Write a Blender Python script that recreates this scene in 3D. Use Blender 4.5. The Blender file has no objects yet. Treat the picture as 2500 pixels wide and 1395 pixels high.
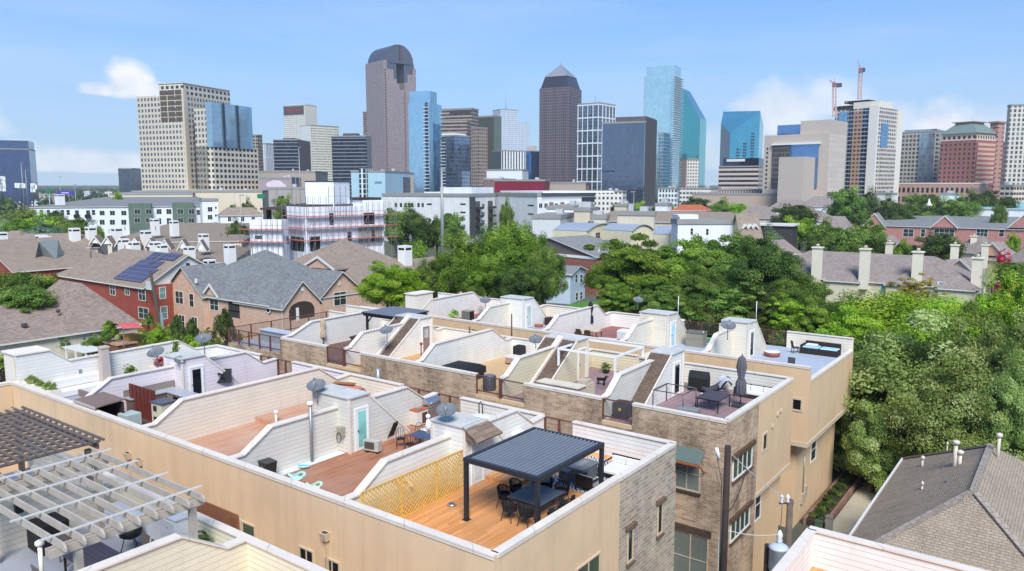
import bpy, math, random
import numpy as np
from mathutils import Vector, Matrix, noise
random.seed(7)
SC = bpy.context.scene
COL = SC.collection
R_ = math.radians
# ---------------------------------------------------------------- camera (axes follow the townhouse rows)
F_PX, CXP, CYP, PITCH, YAW, HC = 1880., 1250., 697.5, R_(7.44), R_(36.6), 23.0
RV = np.array([math.cos(YAW), math.sin(YAW), 0.]); FH = np.array([-math.sin(YAW), math.cos(YAW), 0.]); ZV = np.array([0, 0, 1.])
FW = FH*math.cos(PITCH)-ZV*math.sin(PITCH); UV_ = FH*math.sin(PITCH)+ZV*math.cos(PITCH); CAM = np.array([0, 0, HC])
def ray(x, y): return FW+RV*((x-CXP)/F_PX)-UV_*((y-CYP)/F_PX)
def PZ(x, y, z): d = ray(x, y); return CAM+d*((z-HC)/d[2])
def DP(x, y, dist): d = ray(x, y); return CAM+d*(dist/np.dot(d, FH))
cam = bpy.data.cameras.new('camera'); co = bpy.data.objects.new('camera', cam); COL.objects.link(co)
co.location = (0, 0, HC); co.rotation_euler = (math.pi/2-PITCH, 0, YAW)
cam.sensor_width = 36; cam.lens = F_PX/2500*36; cam.clip_start = .5; cam.clip_end = 40000
SC.camera = co

# ---------------------------------------------------------------- mesh builder
class MB:
    def __init__(s): s.v = []; s.f = []; s.m = []; s.sm = []
    def face(s, pts, m=0, sm=False):
        i = len(s.v); s.v += [tuple(p) for p in pts]; s.f.append(tuple(range(i, i+len(pts)))); s.m.append(m); s.sm.append(sm)
        return s
    def box(s, x0, y0, z0, x1, y1, z1, m=0, skip=''):
        if x0 > x1: x0, x1 = x1, x0
        if y0 > y1: y0, y1 = y1, y0
        if z0 > z1: z0, z1 = z1, z0
        return s.hexa([(x0, y0, z0), (x1, y0, z0), (x1, y1, z0), (x0, y1, z0), (x0, y0, z1), (x1, y0, z1), (x1, y1, z1), (x0, y1, z1)], m, skip)
    def hexa(s, c, m=0, skip=''):
        i = len(s.v); s.v += [tuple(p) for p in c]
        for k, q in zip('bt-+fx', ((0, 3, 2, 1), (4, 5, 6, 7), (0, 1, 5, 4), (2, 3, 7, 6), (3, 0, 4, 7), (1, 2, 6, 5))):
            if k not in skip: s.f.append(tuple(i+a for a in q)); s.m.append(m); s.sm.append(False)
        return s
    def rbox(s, c, sx, sy, sz, rz=0, m=0, tilt=0):
        """box centred on c in x,y with base at c[2], turned rz, tilted about its own x"""
        M = Matrix.Translation(c) @ Matrix.Rotation(rz, 4, 'Z') @ Matrix.Rotation(tilt, 4, 'X')
        x, y = sx/2, sy/2
        return s.hexa([M @ Vector(p) for p in ((-x, -y, 0), (x, -y, 0), (x, y, 0), (-x, y, 0), (-x, -y, sz), (x, -y, sz), (x, y, sz), (-x, y, sz))], m)
    def beam(s, a, b, w, h, m=0):
        a = Vector(a); b = Vector(b); d = (b-a).normalized()
        t = d.cross(Vector((0, 0, 1)))
        t = Vector((1, 0, 0)) if t.length < 1e-4 else t.normalized()
        u = t.cross(d).normalized(); t = t*w/2; u = u*h/2
        return s.hexa([a-t-u, a+t-u, b+t-u, b-t-u, a-t+u, a+t+u, b+t+u, b-t+u], m)
    def tube(s, a, b, r, n=8, r1=None, m=0, caps=True):
        return s.path([a, b], [r, r if r1 is None else r1], n, m, caps)
    def path(s, pts, rad, n=8, m=0, caps=True):
        pts = [Vector(p) for p in pts]
        if not hasattr(rad, '__len__'): rad = [rad]*len(pts)
        i0 = len(s.v); ref = None
        for k, p in enumerate(pts):
            d = (pts[min(k+1, len(pts)-1)]-pts[max(k-1, 0)]).normalized()
            if ref is None: ref = Vector((0, 0, 1)) if abs(d.z) < .9 else Vector((1, 0, 0))
            t = d.cross(ref)
            if t.length < 1e-4: t = d.cross(Vector((0, 1, .3)))
            t.normalize(); u = t.cross(d).normalized()
            for j in range(n):
                a = 2*math.pi*j/n; s.v.append(tuple(p+(t*math.cos(a)+u*math.sin(a))*rad[k]))
        for k in range(len(pts)-1):
            for j in range(n):
                a = i0+k*n+j; b = i0+k*n+(j+1) % n
                s.f.append((a, a+n, b+n, b)); s.m.append(m); s.sm.append(n > 5)
        if caps:
            s.f.append(tuple(i0+j for j in range(n))); s.m.append(m); s.sm.append(False)
            e = i0+(len(pts)-1)*n
            s.f.append(tuple(e+j for j in reversed(range(n)))); s.m.append(m); s.sm.append(False)
        return s
    def lathe(s, prof, c=(0, 0, 0), n=16, m=0, smooth=True, sx=1, sy=1):
        i0 = len(s.v)
        for r, z in prof:
            for j in range(n):
                a = 2*math.pi*j/n; s.v.append((c[0]+r*sx*math.cos(a), c[1]+r*sy*math.sin(a), c[2]+z))
        for k in range(len(prof)-1):
            for j in range(n):
                a = i0+k*n+j; b = i0+k*n+(j+1) % n
                s.f.append((a, b, b+n, a+n)); s.m.append(m); s.sm.append(smooth)
        s.f.append(tuple(i0+j for j in reversed(range(n)))); s.m.append(m); s.sm.append(False)
        e = i0+(len(prof)-1)*n
        s.f.append(tuple(e+j for j in range(n))); s.m.append(m); s.sm.append(False)
        return s
    def prism(s, poly, ax, a, b, m=0, mside=None):
        """poly in the plane across axis ax ('x': y,z  'y': x,z  'z': x,y), drawn out from a to b"""
        def pt(p, t): return {'x': (t, p[0], p[1]), 'y': (p[0], t, p[1]), 'z': (p[0], p[1], t)}[ax]
        i = len(s.v); n = len(poly); s.v += [pt(p, a) for p in poly]+[pt(p, b) for p in poly]
        area = sum(poly[k][0]*poly[(k+1) % n][1]-poly[(k+1) % n][0]*poly[k][1] for k in range(n))
        flip = (area > 0) == (b > a)
        if ax == 'y': flip = not flip
        A = tuple(range(i, i+n)); B = tuple(range(i+n, i+2*n))
        s.f += [A[::-1] if flip else A, B if flip else B[::-1]]; s.m += [m, m]; s.sm += [False, False]
        for k in range(n):
            q = (A[k], A[(k+1) % n], B[(k+1) % n], B[k])
            s.f.append(q if flip else q[::-1]); s.m.append(m if mside is None else mside); s.sm.append(False)
        return s
    def sheet(s, grid, m=0, thick=0.):
        """grid[i][j] of points, smooth"""
        i0 = len(s.v); R = len(grid); Cn = len(grid[0])
        for r in grid: s.v += [tuple(p) for p in r]
        for i in range(R-1):
            for j in range(Cn-1):
                a = i0+i*Cn+j; s.f.append((a, a+1, a+Cn+1, a+Cn)); s.m.append(m); s.sm.append(True)
        return s
    def build(s, name, mats, parent=None, label=None):
        if not isinstance(mats, (list, tuple)): mats = [mats]
        me = bpy.data.meshes.new(name); me.from_pydata(s.v, [], s.f)
        for a in mats: me.materials.append(a)
        me.polygons.foreach_set('material_index', s.m); me.polygons.foreach_set('use_smooth', s.sm)
        uv = me.uv_layers.new(name='uv'); vs = s.v; dat = []
        for f in s.f:
            P0 = Vector(vs[f[0]]); nrm = Vector((0, 0, 0))
            for k in range(1, len(f)-1): nrm += (Vector(vs[f[k]])-P0).cross(Vector(vs[f[k+1]])-P0)
            if nrm.length > 0: nrm.normalize()
            if abs(nrm.z) > .995 or nrm.length == 0: t = Vector((1, 0, 0)); b = Vector((0, 1, 0))
            else:
                t = Vector((-nrm.y, nrm.x, 0)).normalized(); b = nrm.cross(t)
                if abs(t.x) > abs(t.y):
                    if t.x < 0 and False: t = -t
            for k in f: p = Vector(vs[k]); dat += [p.dot(t), p.dot(b)]
        uv.data.foreach_set('uv', dat); me.update()
        o = bpy.data.objects.new(name, me); COL.objects.link(o)
        if parent is not None:
            o.parent = parent
            if parent.get('world_built'): o.matrix_parent_inverse = Matrix.Translation(-Vector(parent.location))
        if label: o['label'] = label
        return o
def tag(o, label, cat, group=None, kind=None):
    o['label'] = label; o['category'] = cat
    if group: o['group'] = group
    if kind: o['kind'] = kind
    return o
def thing(name, label, cat, loc=(0, 0, 0), rz=0, group=None, world=False):
    o = bpy.data.objects.new(name, None); COL.objects.link(o); o.location = loc; o.rotation_euler = (0, 0, rz); o.empty_display_size = .2
    tag(o, label, cat, group)
    if world: o['world_built'] = 1
    return o
def struct(o): o['kind'] = 'structure'; return o
def dup(root, loc, rz=0, label=None, scale=None):
    r = root.copy(); COL.objects.link(r); r.location = loc; r.rotation_euler = (0, 0, rz)
    if label: r['label'] = label
    if scale: r.scale = scale if hasattr(scale, '__len__') else (scale,)*3
    for ch in list(root.children):
        c = ch.copy(); COL.objects.link(c); c.parent = r
        for g in ch.children:
            d = g.copy(); COL.objects.link(d); d.parent = c
    return r
def curved(me_obj): return me_obj

# ---------------------------------------------------------------- materials
def srgb(h):
    if isinstance(h, str):
        h = [int(h[i:i+2], 16)/255 for i in (0, 2, 4)]
        return tuple(c/12.92 if c <= .04045 else ((c+.055)/1.055)**2.4 for c in h)
    return h if hasattr(h, '__len__') else (h, h, h)
class NT:
    def __init__(s, name):
        s.mt = bpy.data.materials.new(name); s.mt.use_nodes = True; s.t = s.mt.node_tree
        s.b = s.t.nodes['Principled BSDF']; s.out = s.t.nodes['Material Output']
    def n(s, typ, **kw):
        nd = s.t.nodes.new(typ)
        for k, v in kw.items():
            if k.startswith('i_'):
                key = k[2:]; key = int(key) if key.isdigit() else key.replace('_', ' ')
                s.put(nd.inputs[key], v)
            else: setattr(nd, k, v)
        return nd
    def put(s, inp, v):
        if isinstance(v, bpy.types.NodeSocket): s.t.links.new(v, inp)
        elif inp.type == 'RGBA' and not isinstance(v, float): c = srgb(v); inp.default_value = (*c[:3], 1)
        else: inp.default_value = v
    def math(s, op, a, b=0., c=0.):
        nd = s.n('ShaderNodeMath', operation=op); s.put(nd.inputs[0], a); s.put(nd.inputs[1], b); s.put(nd.inputs[2], c); return nd.outputs[0]
    def mix(s, f, a, b, mode='MIX'):
        nd = s.n('ShaderNodeMix', data_type='RGBA', blend_type=mode); s.put(nd.inputs[0], f); s.put(nd.inputs[6], a); s.put(nd.inputs[7], b); return nd.outputs[2]
    def uv(s): return s.n('ShaderNodeUVMap', uv_map='uv').outputs[0]
    def obj(s): return s.n('ShaderNodeTexCoord').outputs['Object']
    def xyz(s, v):
        nd = s.n('ShaderNodeSeparateXYZ'); s.put(nd.inputs[0], v); return nd.outputs
    def noise(s, v, scale, detail=3., rough=.55, dim=None):
        nd = s.n('ShaderNodeTexNoise', i_Scale=scale, i_Detail=detail, i_Roughness=rough); s.put(nd.inputs['Vector'], v); return nd.outputs[0]
    def ramp(s, f, p0, p1):
        nd = s.n('ShaderNodeMapRange'); s.put(nd.inputs[0], f); nd.inputs[1].default_value = p0; nd.inputs[2].default_value = p1; return nd.outputs[0]
    def scale(s, v, sx, sy, sz=1.):
        nd = s.n('ShaderNodeMapping'); s.put(nd.inputs[0], v); nd.inputs['Scale'].default_value = (sx, sy, sz); return nd.outputs[0]
    def bump(s, h, d=.02, st=.5):
        nd = s.n('ShaderNodeBump'); s.put(nd.inputs['Height'], h); nd.inputs['Distance'].default_value = d; nd.inputs['Strength'].default_value = st
        s.t.links.new(nd.outputs[0], s.b.inputs['Normal'])
    def done(s, col, rough=.7, metal=0., spec=.4):
        s.put(s.b.inputs['Base Color'], col); s.put(s.b.inputs['Roughness'], rough); s.put(s.b.inputs['Metallic'], metal)
        s.b.inputs['Specular IOR Level'].default_value = spec; return s.mt
MC = {}
def cached(fn):
    def g(*a, **k):
        key = (fn.__name__, repr(a), repr(k))
        if key not in MC: MC[key] = fn(*a, **k)
        return MC[key]
    return g
def mul(c, k): return tuple(min(1, x*k) for x in srgb(c))
@cached
def plain(col, rough=.65, var=.12, sc=1.2, metal=0., bump=0., spec=.4, streak=.0):
    """painted or moulded surface with soft dirt and wear"""
    t = NT('surface'); o = t.obj(); a = t.noise(o, sc, 5.); b = t.noise(o, sc*9, 3.)
    f = t.math('ADD', t.math('MULTIPLY', a, .7), t.math('MULTIPLY', b, .3))
    c = t.mix(t.ramp(f, .3, .7), mul(col, 1-var), mul(col, 1+var*.7))
    if streak:
        s_ = t.noise(t.scale(o, 1.6, 1.6, .12), 1.5, 5.)
        c = t.mix(t.math('MULTIPLY', t.ramp(s_, .52, .8), streak), c, mul(col, .55))
    if bump: t.bump(t.noise(o, 60, 2.), .01, bump)
    return t.done(c, rough, metal, spec)
@cached
def siding(col, pitch=.2, var=.06):
    t = NT('lap_siding'); u = t.uv(); x, y, _ = t.xyz(u); o = t.obj()
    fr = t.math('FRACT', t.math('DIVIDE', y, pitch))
    row = t.math('FLOOR', t.math('DIVIDE', y, pitch))
    off = t.n('ShaderNodeTexWhiteNoise', noise_dimensions='1D'); t.put(off.inputs['W'], row)
    butt = t.math('LESS_THAN', t.math('FRACT', t.math('ADD', t.math('DIVIDE', x, 3.6), off.outputs[0])), .006)
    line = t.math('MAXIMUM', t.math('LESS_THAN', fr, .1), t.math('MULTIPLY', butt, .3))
    base = t.mix(t.ramp(t.noise(o, .9, 5.), .3, .75), mul(col, 1-var), mul(col, 1+var))
    tone = t.n('ShaderNodeTexWhiteNoise', noise_dimensions='1D'); t.put(tone.inputs['W'], t.math('MULTIPLY', row, 3.7))
    base = t.mix(t.math('MULTIPLY', tone.outputs[0], .09), base, mul(col, .6))
    dirt = t.noise(t.scale(o, 2., 2., .25), 1.2, 5.)
    base = t.mix(t.math('MULTIPLY', t.ramp(dirt, .55, .85), .22), base, '8d8377')
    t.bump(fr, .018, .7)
    return t.done(t.mix(t.math('MULTIPLY', line, .5), base, mul(col, .35)), .6)  # line darkens the colour: painted lap groove shadow and dirt, plus faint butt joints
@cached
def stucco(col, joint=0.):
    t = NT('stucco'); o = t.obj(); u = t.uv(); x, y, _ = t.xyz(u)
    c = t.mix(t.ramp(t.noise(o, .35, 6., .6), .3, .7), mul(col, .92), mul(col, 1.07))
    st = t.noise(t.scale(o, 1.3, 1.3, .1), 1.3, 5.)
    c = t.mix(t.math('MULTIPLY', t.ramp(st, .48, .8), .34), c, mul(col, .58)); blot = t.noise(o, 1.1, 5., .65); c = t.mix(t.math('MULTIPLY', t.ramp(blot, .55, .72), .16), c, mul(col, 1.25))
    if joint:
        ln = t.math('LESS_THAN', t.math('FRACT', t.math('DIVIDE', x, joint)), .012/joint*1.6)
        c = t.mix(t.math('MULTIPLY', ln, .3), c, mul(col, .5))
    t.bump(t.noise(o, 45, 3.), .012, .35)
    return t.done(c, .85, 0, .25)
@cached
def masonry(c1, c2, mortar, w=.4, h=.14, dirt=0., dirtcol='3b3128', ms=.012, sc=.5, bias=0., blotch=.5):
    t = NT('masonry'); u = t.uv(); o = t.obj()
    br = t.n('ShaderNodeTexBrick', offset=.5, squash=1., i_Scale=1., i_Mortar_Size=ms, i_Mortar_Smooth=.2, i_Bias=bias, i_Brick_Width=w, i_Row_Height=h)
    wob = t.n('ShaderNodeVectorMath', operation='MULTIPLY_ADD'); nz = t.n('ShaderNodeTexNoise', i_Scale=3., i_Detail=2.); t.put(nz.inputs['Vector'], u)
    t.put(wob.inputs[0], nz.outputs['Color']); wob.inputs[1].default_value = (.03, .03, 0); t.put(wob.inputs[2], u)
    t.put(br.inputs['Vector'], wob.outputs[0]); t.put(br.inputs['Color1'], c1); t.put(br.inputs['Color2'], c2); t.put(br.inputs['Mortar'], mortar)
    c = t.mix(t.math('MULTIPLY', t.ramp(t.noise(o, 2.2, 4.), .35, .7), blotch), br.outputs[0], mul(c1, .75))
    c = t.mix(t.math('MULTIPLY', t.ramp(t.noise(o, .7, 4.), .4, .7), blotch*.8), c, mortar)
    if dirt:
        d = t.noise(t.scale(o, .9, .9, .35), sc, 6., .65); d2 = t.noise(t.scale(o, 6., 6., 14.), 1.2, 4., .7)
        c = t.mix(t.math('MULTIPLY', t.ramp(t.math('ADD', t.math('MULTIPLY', d, .6), t.math('MULTIPLY', d2, .4)), .46, .62), dirt), c, dirtcol)
    t.bump(t.math('MULTIPLY', br.outputs['Fac'], -1.), .015, .6)
    return t.done(c, .9, 0, .2)
@cached
def shingle(col, var=.35, w=.33, h=.15, stain=0.):
    t = NT('shingles'); u = t.uv(); o = t.obj()
    br = t.n('ShaderNodeTexBrick', offset=.37, i_Scale=1., i_Mortar_Size=.02, i_Mortar_Smooth=.2, i_Brick_Width=w, i_Row_Height=h)
    t.put(br.inputs['Vector'], u); t.put(br.inputs['Color1'], mul(col, 1+var*.6)); t.put(br.inputs['Color2'], mul(col, 1-var)); t.put(br.inputs['Mortar'], mul(col, .58))
    c = t.mix(t.math('MULTIPLY', t.ramp(t.noise(o, .6, 6., .65), .35, .7), .45), br.outputs[0], mul(col, 1.25))
    c = t.mix(t.math('MULTIPLY', t.ramp(t.noise(o, 14, 3.), .4, .75), .35), c, mul(col, .6))
    if stain: c = t.mix(t.math('MULTIPLY', t.ramp(t.noise(t.scale(u, 2.2, .3), 1.3, 5.), .52, .75), stain), c, mul(col, .4))
    t.bump(t.math('MULTIPLY', br.outputs['Fac'], -1.), .02, .8)
    return t.done(c, .92, 0, .15)
@cached
def planks(col, w=.14, var=.18, along='y', gap=.5, wear=.0, wearcol='b9a99c'):
    t = NT('deck_boards'); x, y, _ = t.xyz(t.uv()); o = t.obj()
    a, b = (x, y) if along == 'y' else (y, x)
    row = t.math('FLOOR', t.math('DIVIDE', a, w)); fr = t.math('FRACT', t.math('DIVIDE', a, w))
    wn = t.n('ShaderNodeTexWhiteNoise', noise_dimensions='1D'); t.put(wn.inputs['W'], row)
    seg = t.math('FLOOR', t.math('ADD', t.math('DIVIDE', b, 3.6), t.math('MULTIPLY', wn.outputs[0], 7.)))
    w2 = t.n('ShaderNodeTexWhiteNoise', noise_dimensions='2D'); cv = t.n('ShaderNodeCombineXYZ'); t.put(cv.inputs[0], row); t.put(cv.inputs[1], seg); t.put(w2.inputs['Vector'], cv.outputs[0])
    c = t.mix(w2.outputs[0], mul(col, 1-var), mul(col, 1+var*.8))
    g = t.noise(t.scale(o, 30., 1.2, 1.) if along == 'y' else t.scale(o, 1.2, 30., 1.), 1.5, 4.)
    c = t.mix(t.math('MULTIPLY', t.ramp(g, .4, .75), .25), c, mul(col, .6))
    c = t.mix(t.math('MULTIPLY', t.ramp(t.noise(o, .5, 4.), .4, .7), wear), c, wearcol)
    ln = t.math('LESS_THAN', fr, .07); t.bump(t.math('MULTIPLY', ln, -1.), .01, .6)
    return t.done(t.mix(t.math('MULTIPLY', ln, gap), c, mul(col, .25)), .55, 0, .35)
@cached
def facade(wall, glass, mw, fh, ww=.6, wh=.6, var=.5, rough=.12, metal=.55, wrough=.8, band=None, shift=0., lite=.25, mull=0.):
    """office or apartment front: floors fh high, bays mw wide, glazing ww x wh of each cell, panes that differ from one another"""
    t = NT('facade'); x, y, _ = t.xyz(t.uv()); o = t.obj()
    ux = t.math('ADD', t.math('DIVIDE', x, mw), shift); vy = t.math('DIVIDE', y, fh); fx = t.math('FRACT', ux); fy = t.math('FRACT', vy)
    inx = t.math('LESS_THAN', t.math('ABSOLUTE', t.math('SUBTRACT', fx, .5)), ww/2); iny = t.math('LESS_THAN', t.math('ABSOLUTE', t.math('SUBTRACT', fy, .5)), wh/2)
    win = t.math('MULTIPLY', inx, iny)
    if mull: win = t.math('MULTIPLY', win, t.math('GREATER_THAN', t.math('ABSOLUTE', t.math('SUBTRACT', fx, .5)), mull))
    w2 = t.n('ShaderNodeTexWhiteNoise', noise_dimensions='2D'); cv = t.n('ShaderNodeCombineXYZ'); t.put(cv.inputs[0], t.math('FLOOR', ux)); t.put(cv.inputs[1], t.math('FLOOR', vy)); t.put(w2.inputs['Vector'], cv.outputs[0])
    g = t.mix(w2.outputs[0], mul(glass, 1-var), mul(glass, 1+var))
    g = t.mix(t.math('MULTIPLY', t.math('GREATER_THAN', t.math('FRACT', t.math('MULTIPLY', w2.outputs[0], 7.3)), .8), lite), g, 'c9c4b8')
    wl = t.mix(t.ramp(t.noise(o, .02, 4.), .3, .7), mul(wall, .93), mul(wall, 1.06))
    if band: wl = t.mix(t.math('GREATER_THAN', t.math('FRACT', t.math('ADD', vy, .25)), .5), wl, band)
    t.put(t.b.inputs['Metallic'], t.math('MULTIPLY', win, metal))
    mt = t.done(t.mix(win, wl, g), t.math('ADD', t.math('MULTIPLY', win, rough-wrough), wrough), t.math('MULTIPLY', win, metal))
    return mt
@cached
def curtain(col, pw=1.5, fh=3.8, line=.06, lcol=None, var=.12, rough=.06, metal=.85, wob=.25, warp=.005):
    """mirror glass curtain wall: every pane a little out of plane"""
    t = NT('curtain_wall'); x, y, _ = t.xyz(t.uv()); o = t.obj()
    ux = t.math('DIVIDE', x, pw); vy = t.math('DIVIDE', y, fh)
    w2 = t.n('ShaderNodeTexWhiteNoise', noise_dimensions='2D'); cv = t.n('ShaderNodeCombineXYZ'); t.put(cv.inputs[0], t.math('FLOOR', ux)); t.put(cv.inputs[1], t.math('FLOOR', vy)); t.put(w2.inputs['Vector'], cv.outputs[0])
    ln = t.math('MAXIMUM', t.math('LESS_THAN', t.math('FRACT', ux), line), t.math('LESS_THAN', t.math('FRACT', vy), line*pw/fh*1.6))
    g = t.mix(w2.outputs[0], mul(col, 1-var), mul(col, 1+var))
    g = t.mix(t.math('MULTIPLY', t.ramp(t.noise(o, .05, 5.), .4, .7), .3), g, mul(col, .7))
    h = t.math('ADD', t.noise(t.scale(o, .12, .12, .06), 1., 3.), t.math('MULTIPLY', w2.outputs[0], .04)); t.bump(h, warp*60, wob)
    return t.done(t.mix(ln, g, lcol or mul(col, .45)), rough, metal, .5)
@cached
def glass(col='2a3238', rough=.08, metal=.35, blinds=0.):
    t = NT('window_glass'); x, y, _ = t.xyz(t.uv()); o = t.obj()
    c = t.mix(t.ramp(t.noise(o, .8, 3.), .35, .65), mul(col, .75), mul(col, 1.3))
    if blinds:
        s_ = t.math('LESS_THAN', t.math('FRACT', t.math('DIVIDE', y, .06)), .6)
        c = t.mix(t.math('MULTIPLY', s_, blinds), c, 'b9bcb2')
    t.bump(t.noise(o, 1.3, 2.), .05, .15)
    return t.done(c, rough, metal, .6)
@cached
def leafmat(c0, c1, c2):
    t = NT('foliage'); at = t.n('ShaderNodeAttribute', attribute_name='tint').outputs['Fac']
    c = t.mix(t.ramp(at, 0., .5), c0, c1); c = t.mix(t.ramp(at, .5, 1.), c, c2)
    rnd = t.n('ShaderNodeObjectInfo').outputs['Random']
    hs = t.n('ShaderNodeHueSaturation'); t.put(hs.inputs['Color'], c); t.put(hs.inputs['Hue'], t.math('ADD', .485, t.math('MULTIPLY', rnd, .03))); t.put(hs.inputs['Value'], t.math('ADD', .85, t.math('MULTIPLY', rnd, .3)))
    col = hs.outputs[0]
    t.done(col, .6, 0, .25)
    tr = t.n('ShaderNodeBsdfTranslucent'); t.put(tr.inputs[0], t.mix(1., col, (1., 1., .45), 'MULTIPLY'))
    mx = t.n('ShaderNodeMixShader'); mx.inputs[0].default_value = .42; t.t.links.new(t.b.outputs[0], mx.inputs[1]); t.t.links.new(tr.outputs[0], mx.inputs[2]); t.t.links.new(mx.outputs[0], t.out.inputs[0])
    return t.mt
@cached
def metal(col, rough=.35, m=.9): return plain(col, rough, .1, 3., m)
@cached
def coping(col, step=3.05):
    """sheet metal wall cap with lapped seams, sealant marks and run-off dirt"""
    t = NT('metal_coping'); x, y, _ = t.xyz(t.uv()); o = t.obj(); px, py, _ = t.xyz(o)
    c = t.mix(t.ramp(t.noise(o, .8, 5.), .3, .7), mul(col, .9), mul(col, 1.05)); c = t.mix(t.math('MULTIPLY', t.ramp(t.noise(o, 5., 5., .65), .52, .75), .3), c, mul(col, .6))
    s = t.math('LESS_THAN', t.math('FRACT', t.math('DIVIDE', t.math('ADD', px, py), step)), .012); t.bump(t.noise(o, 2.5, 3.), .02, .25)
    return t.done(t.mix(t.math('MULTIPLY', s, .55), c, mul(col, .35)), .6, 0, .3)
CREAM = plain('e6dbca', .6, .06, .8, streak=.15); WHITE = plain('e9e8e4', .55, .06, 1.); BLACK = plain('1b1b1d', .5, .2); CHAR = plain('34363b', .45, .1, 2.)
GALV = metal('a9adb0', .4, .8); DARKBR = plain('3a2a24', .6, .2, 3.)
# ---------------------------------------------------------------- sky, sun, ground
SUN_EL = 47.
W_ = bpy.data.worlds.new('World'); SC.world = W_; W_.use_nodes = True
def build_sky():
    nt = W_.node_tree; bg = nt.nodes['Background']
    class K(NT):
        def __init__(s): s.t = nt
    t = K()
    sky = t.n('ShaderNodeTexSky', sky_type='NISHITA', sun_disc=False, sun_elevation=R_(SUN_EL), sun_rotation=R_(SKY_ROT), altitude=200., air_density=1., dust_density=1.2, ozone_density=1.6)
    g = t.n('ShaderNodeTexCoord').outputs['Generated']
    x, y, z = t.xyz(g)
    # direction relative to the view azimuth, for the few cloud banks of the day
    cr, cf = RV, FH
    a = t.math('ADD', t.math('MULTIPLY', x, float(cr[0])), t.math('MULTIPLY', y, float(cr[1])))
    b = t.math('ADD', t.math('MULTIPLY', x, float(cf[0])), t.math('MULTIPLY', y, float(cf[1])))
    az = t.math('ARCTAN2', a, b)
    el = t.math('ARCSINE', z)
    wv = t.n('ShaderNodeCombineXYZ'); t.put(wv.inputs[0], az); t.put(wv.inputs[1], t.math('MULTIPLY', el, 1.3)); wv.inputs[2].default_value = 3.7
    n1 = t.n('ShaderNodeTexNoise', i_Scale=9., i_Detail=8., i_Roughness=.55); t.put(n1.inputs['Vector'], wv.outputs[0])
    n2 = t.n('ShaderNodeTexNoise', i_Scale=26., i_Detail=6., i_Roughness=.5); t.put(n2.inputs['Vector'], wv.outputs[0])
    total = None
    # (azimuth, elevation of the flat base, half width, height, strength) in radians
    for (a0, e0, w, h, s) in ((-.452, .106, .036, .038, 1.), (-.425, .103, .034, .018, .8), (-.482, .103, .032, .018, .85), (-.62, .06, .06, .05, .5), (.335, .075, .06, .062, .62), (.38, .09, .06, .04, .5), (.51, .045, .05, .06, .95), (.45, .06, .05, .04, .4), (-.50, .02, .12, .028, .55), (-.56, .03, .03, .02, .5), (.56, .045, .06, .045, .45), (.30, .03, .16, .05, .25)):
        dx = t.math('DIVIDE', t.math('SUBTRACT', az, a0), w)
        de = t.math('SUBTRACT', el, e0)
        up = t.math('DIVIDE', t.math('MAXIMUM', de, 0.), h); dn = t.math('DIVIDE', t.math('MAXIMUM', t.math('MULTIPLY', de, -1.), 0.), h*.28)
        r2 = t.math('ADD', t.math('MULTIPLY', dx, dx), t.math('ADD', t.math('MULTIPLY', up, up), t.math('MULTIPLY', dn, dn)))
        m = t.math('SUBTRACT', 1.15, r2)
        m = t.math('ADD', m, t.math('ADD', t.math('MULTIPLY', t.math('SUBTRACT', n1.outputs[0], .5), 2.6), t.math('MULTIPLY', t.math('SUBTRACT', n2.outputs[0], .5), 1.1)))
        m = t.math('MULTIPLY', t.ramp(m, .3, .95), min(1., s*1.25))
        total = m if total is None else t.math('MAXIMUM', total, m)
    # thin high veil
    v1 = t.n('ShaderNodeTexNoise', i_Scale=2.2, i_Detail=7., i_Roughness=.6); t.put(v1.inputs['Vector'], t.scale(wv.outputs[0], 1., 5.5, 1.))
    veil = t.math('MULTIPLY', t.ramp(v1.outputs[0], .46, .78), .42)
    low = t.math('MULTIPLY', t.math('POWER', t.ramp(el, .42, .0), 1.6), .8)
    col = t.mix(1., sky.outputs[0], SKY_TINT, 'MULTIPLY')
    col = t.mix(low, col, HORIZON)
    col = t.mix(veil, col, HORIZON)
    shade = t.mix(t.ramp(n2.outputs[0], .35, .62), CLOUD_LO, CLOUD_HI)
    col = t.mix(t.math('MULTIPLY', total, .92), col, shade)
    nt.links.new(col, bg.inputs[0]); bg.inputs[1].default_value = SKY_STR
SKY_STR = .15
SKY_TINT = (.15, .345, .56); HORIZON = (2.15, 2.65, 3.25); CLOUD_LO = (2.9, 3.0, 3.25); CLOUD_HI = (3.6, 3.6, 3.7)
# the sun stands high behind the camera's right shoulder and lights both +X and -Y walls
saz = R_(-48.)
sd = Vector((math.cos(saz)*math.cos(R_(SUN_EL)), math.sin(saz)*math.cos(R_(SUN_EL)), math.sin(R_(SUN_EL))))
SKY_ROT = 90.-math.degrees(saz)
sl = bpy.data.lights.new('sun', 'SUN'); sl.energy = 2.3; sl.angle = R_(24.); sl.color = (1., .975, .94)
so = bpy.data.objects.new('sun', sl); COL.objects.link(so); so.rotation_euler = sd.to_track_quat('Z', 'Y').to_euler()
build_sky()
SC.view_settings.view_transform = 'Standard'; SC.view_settings.look = 'None'; SC.view_settings.exposure = 1.12; SC.view_settings.gamma = 1.
try: SC.cycles.max_bounces = 6; SC.cycles.transparent_max_bounces = 6; SC.cycles.caustics_reflective = False; SC.cycles.caustics_refractive = False; SC.cycles.sample_clamp_indirect = 6.
except Exception: pass

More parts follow.
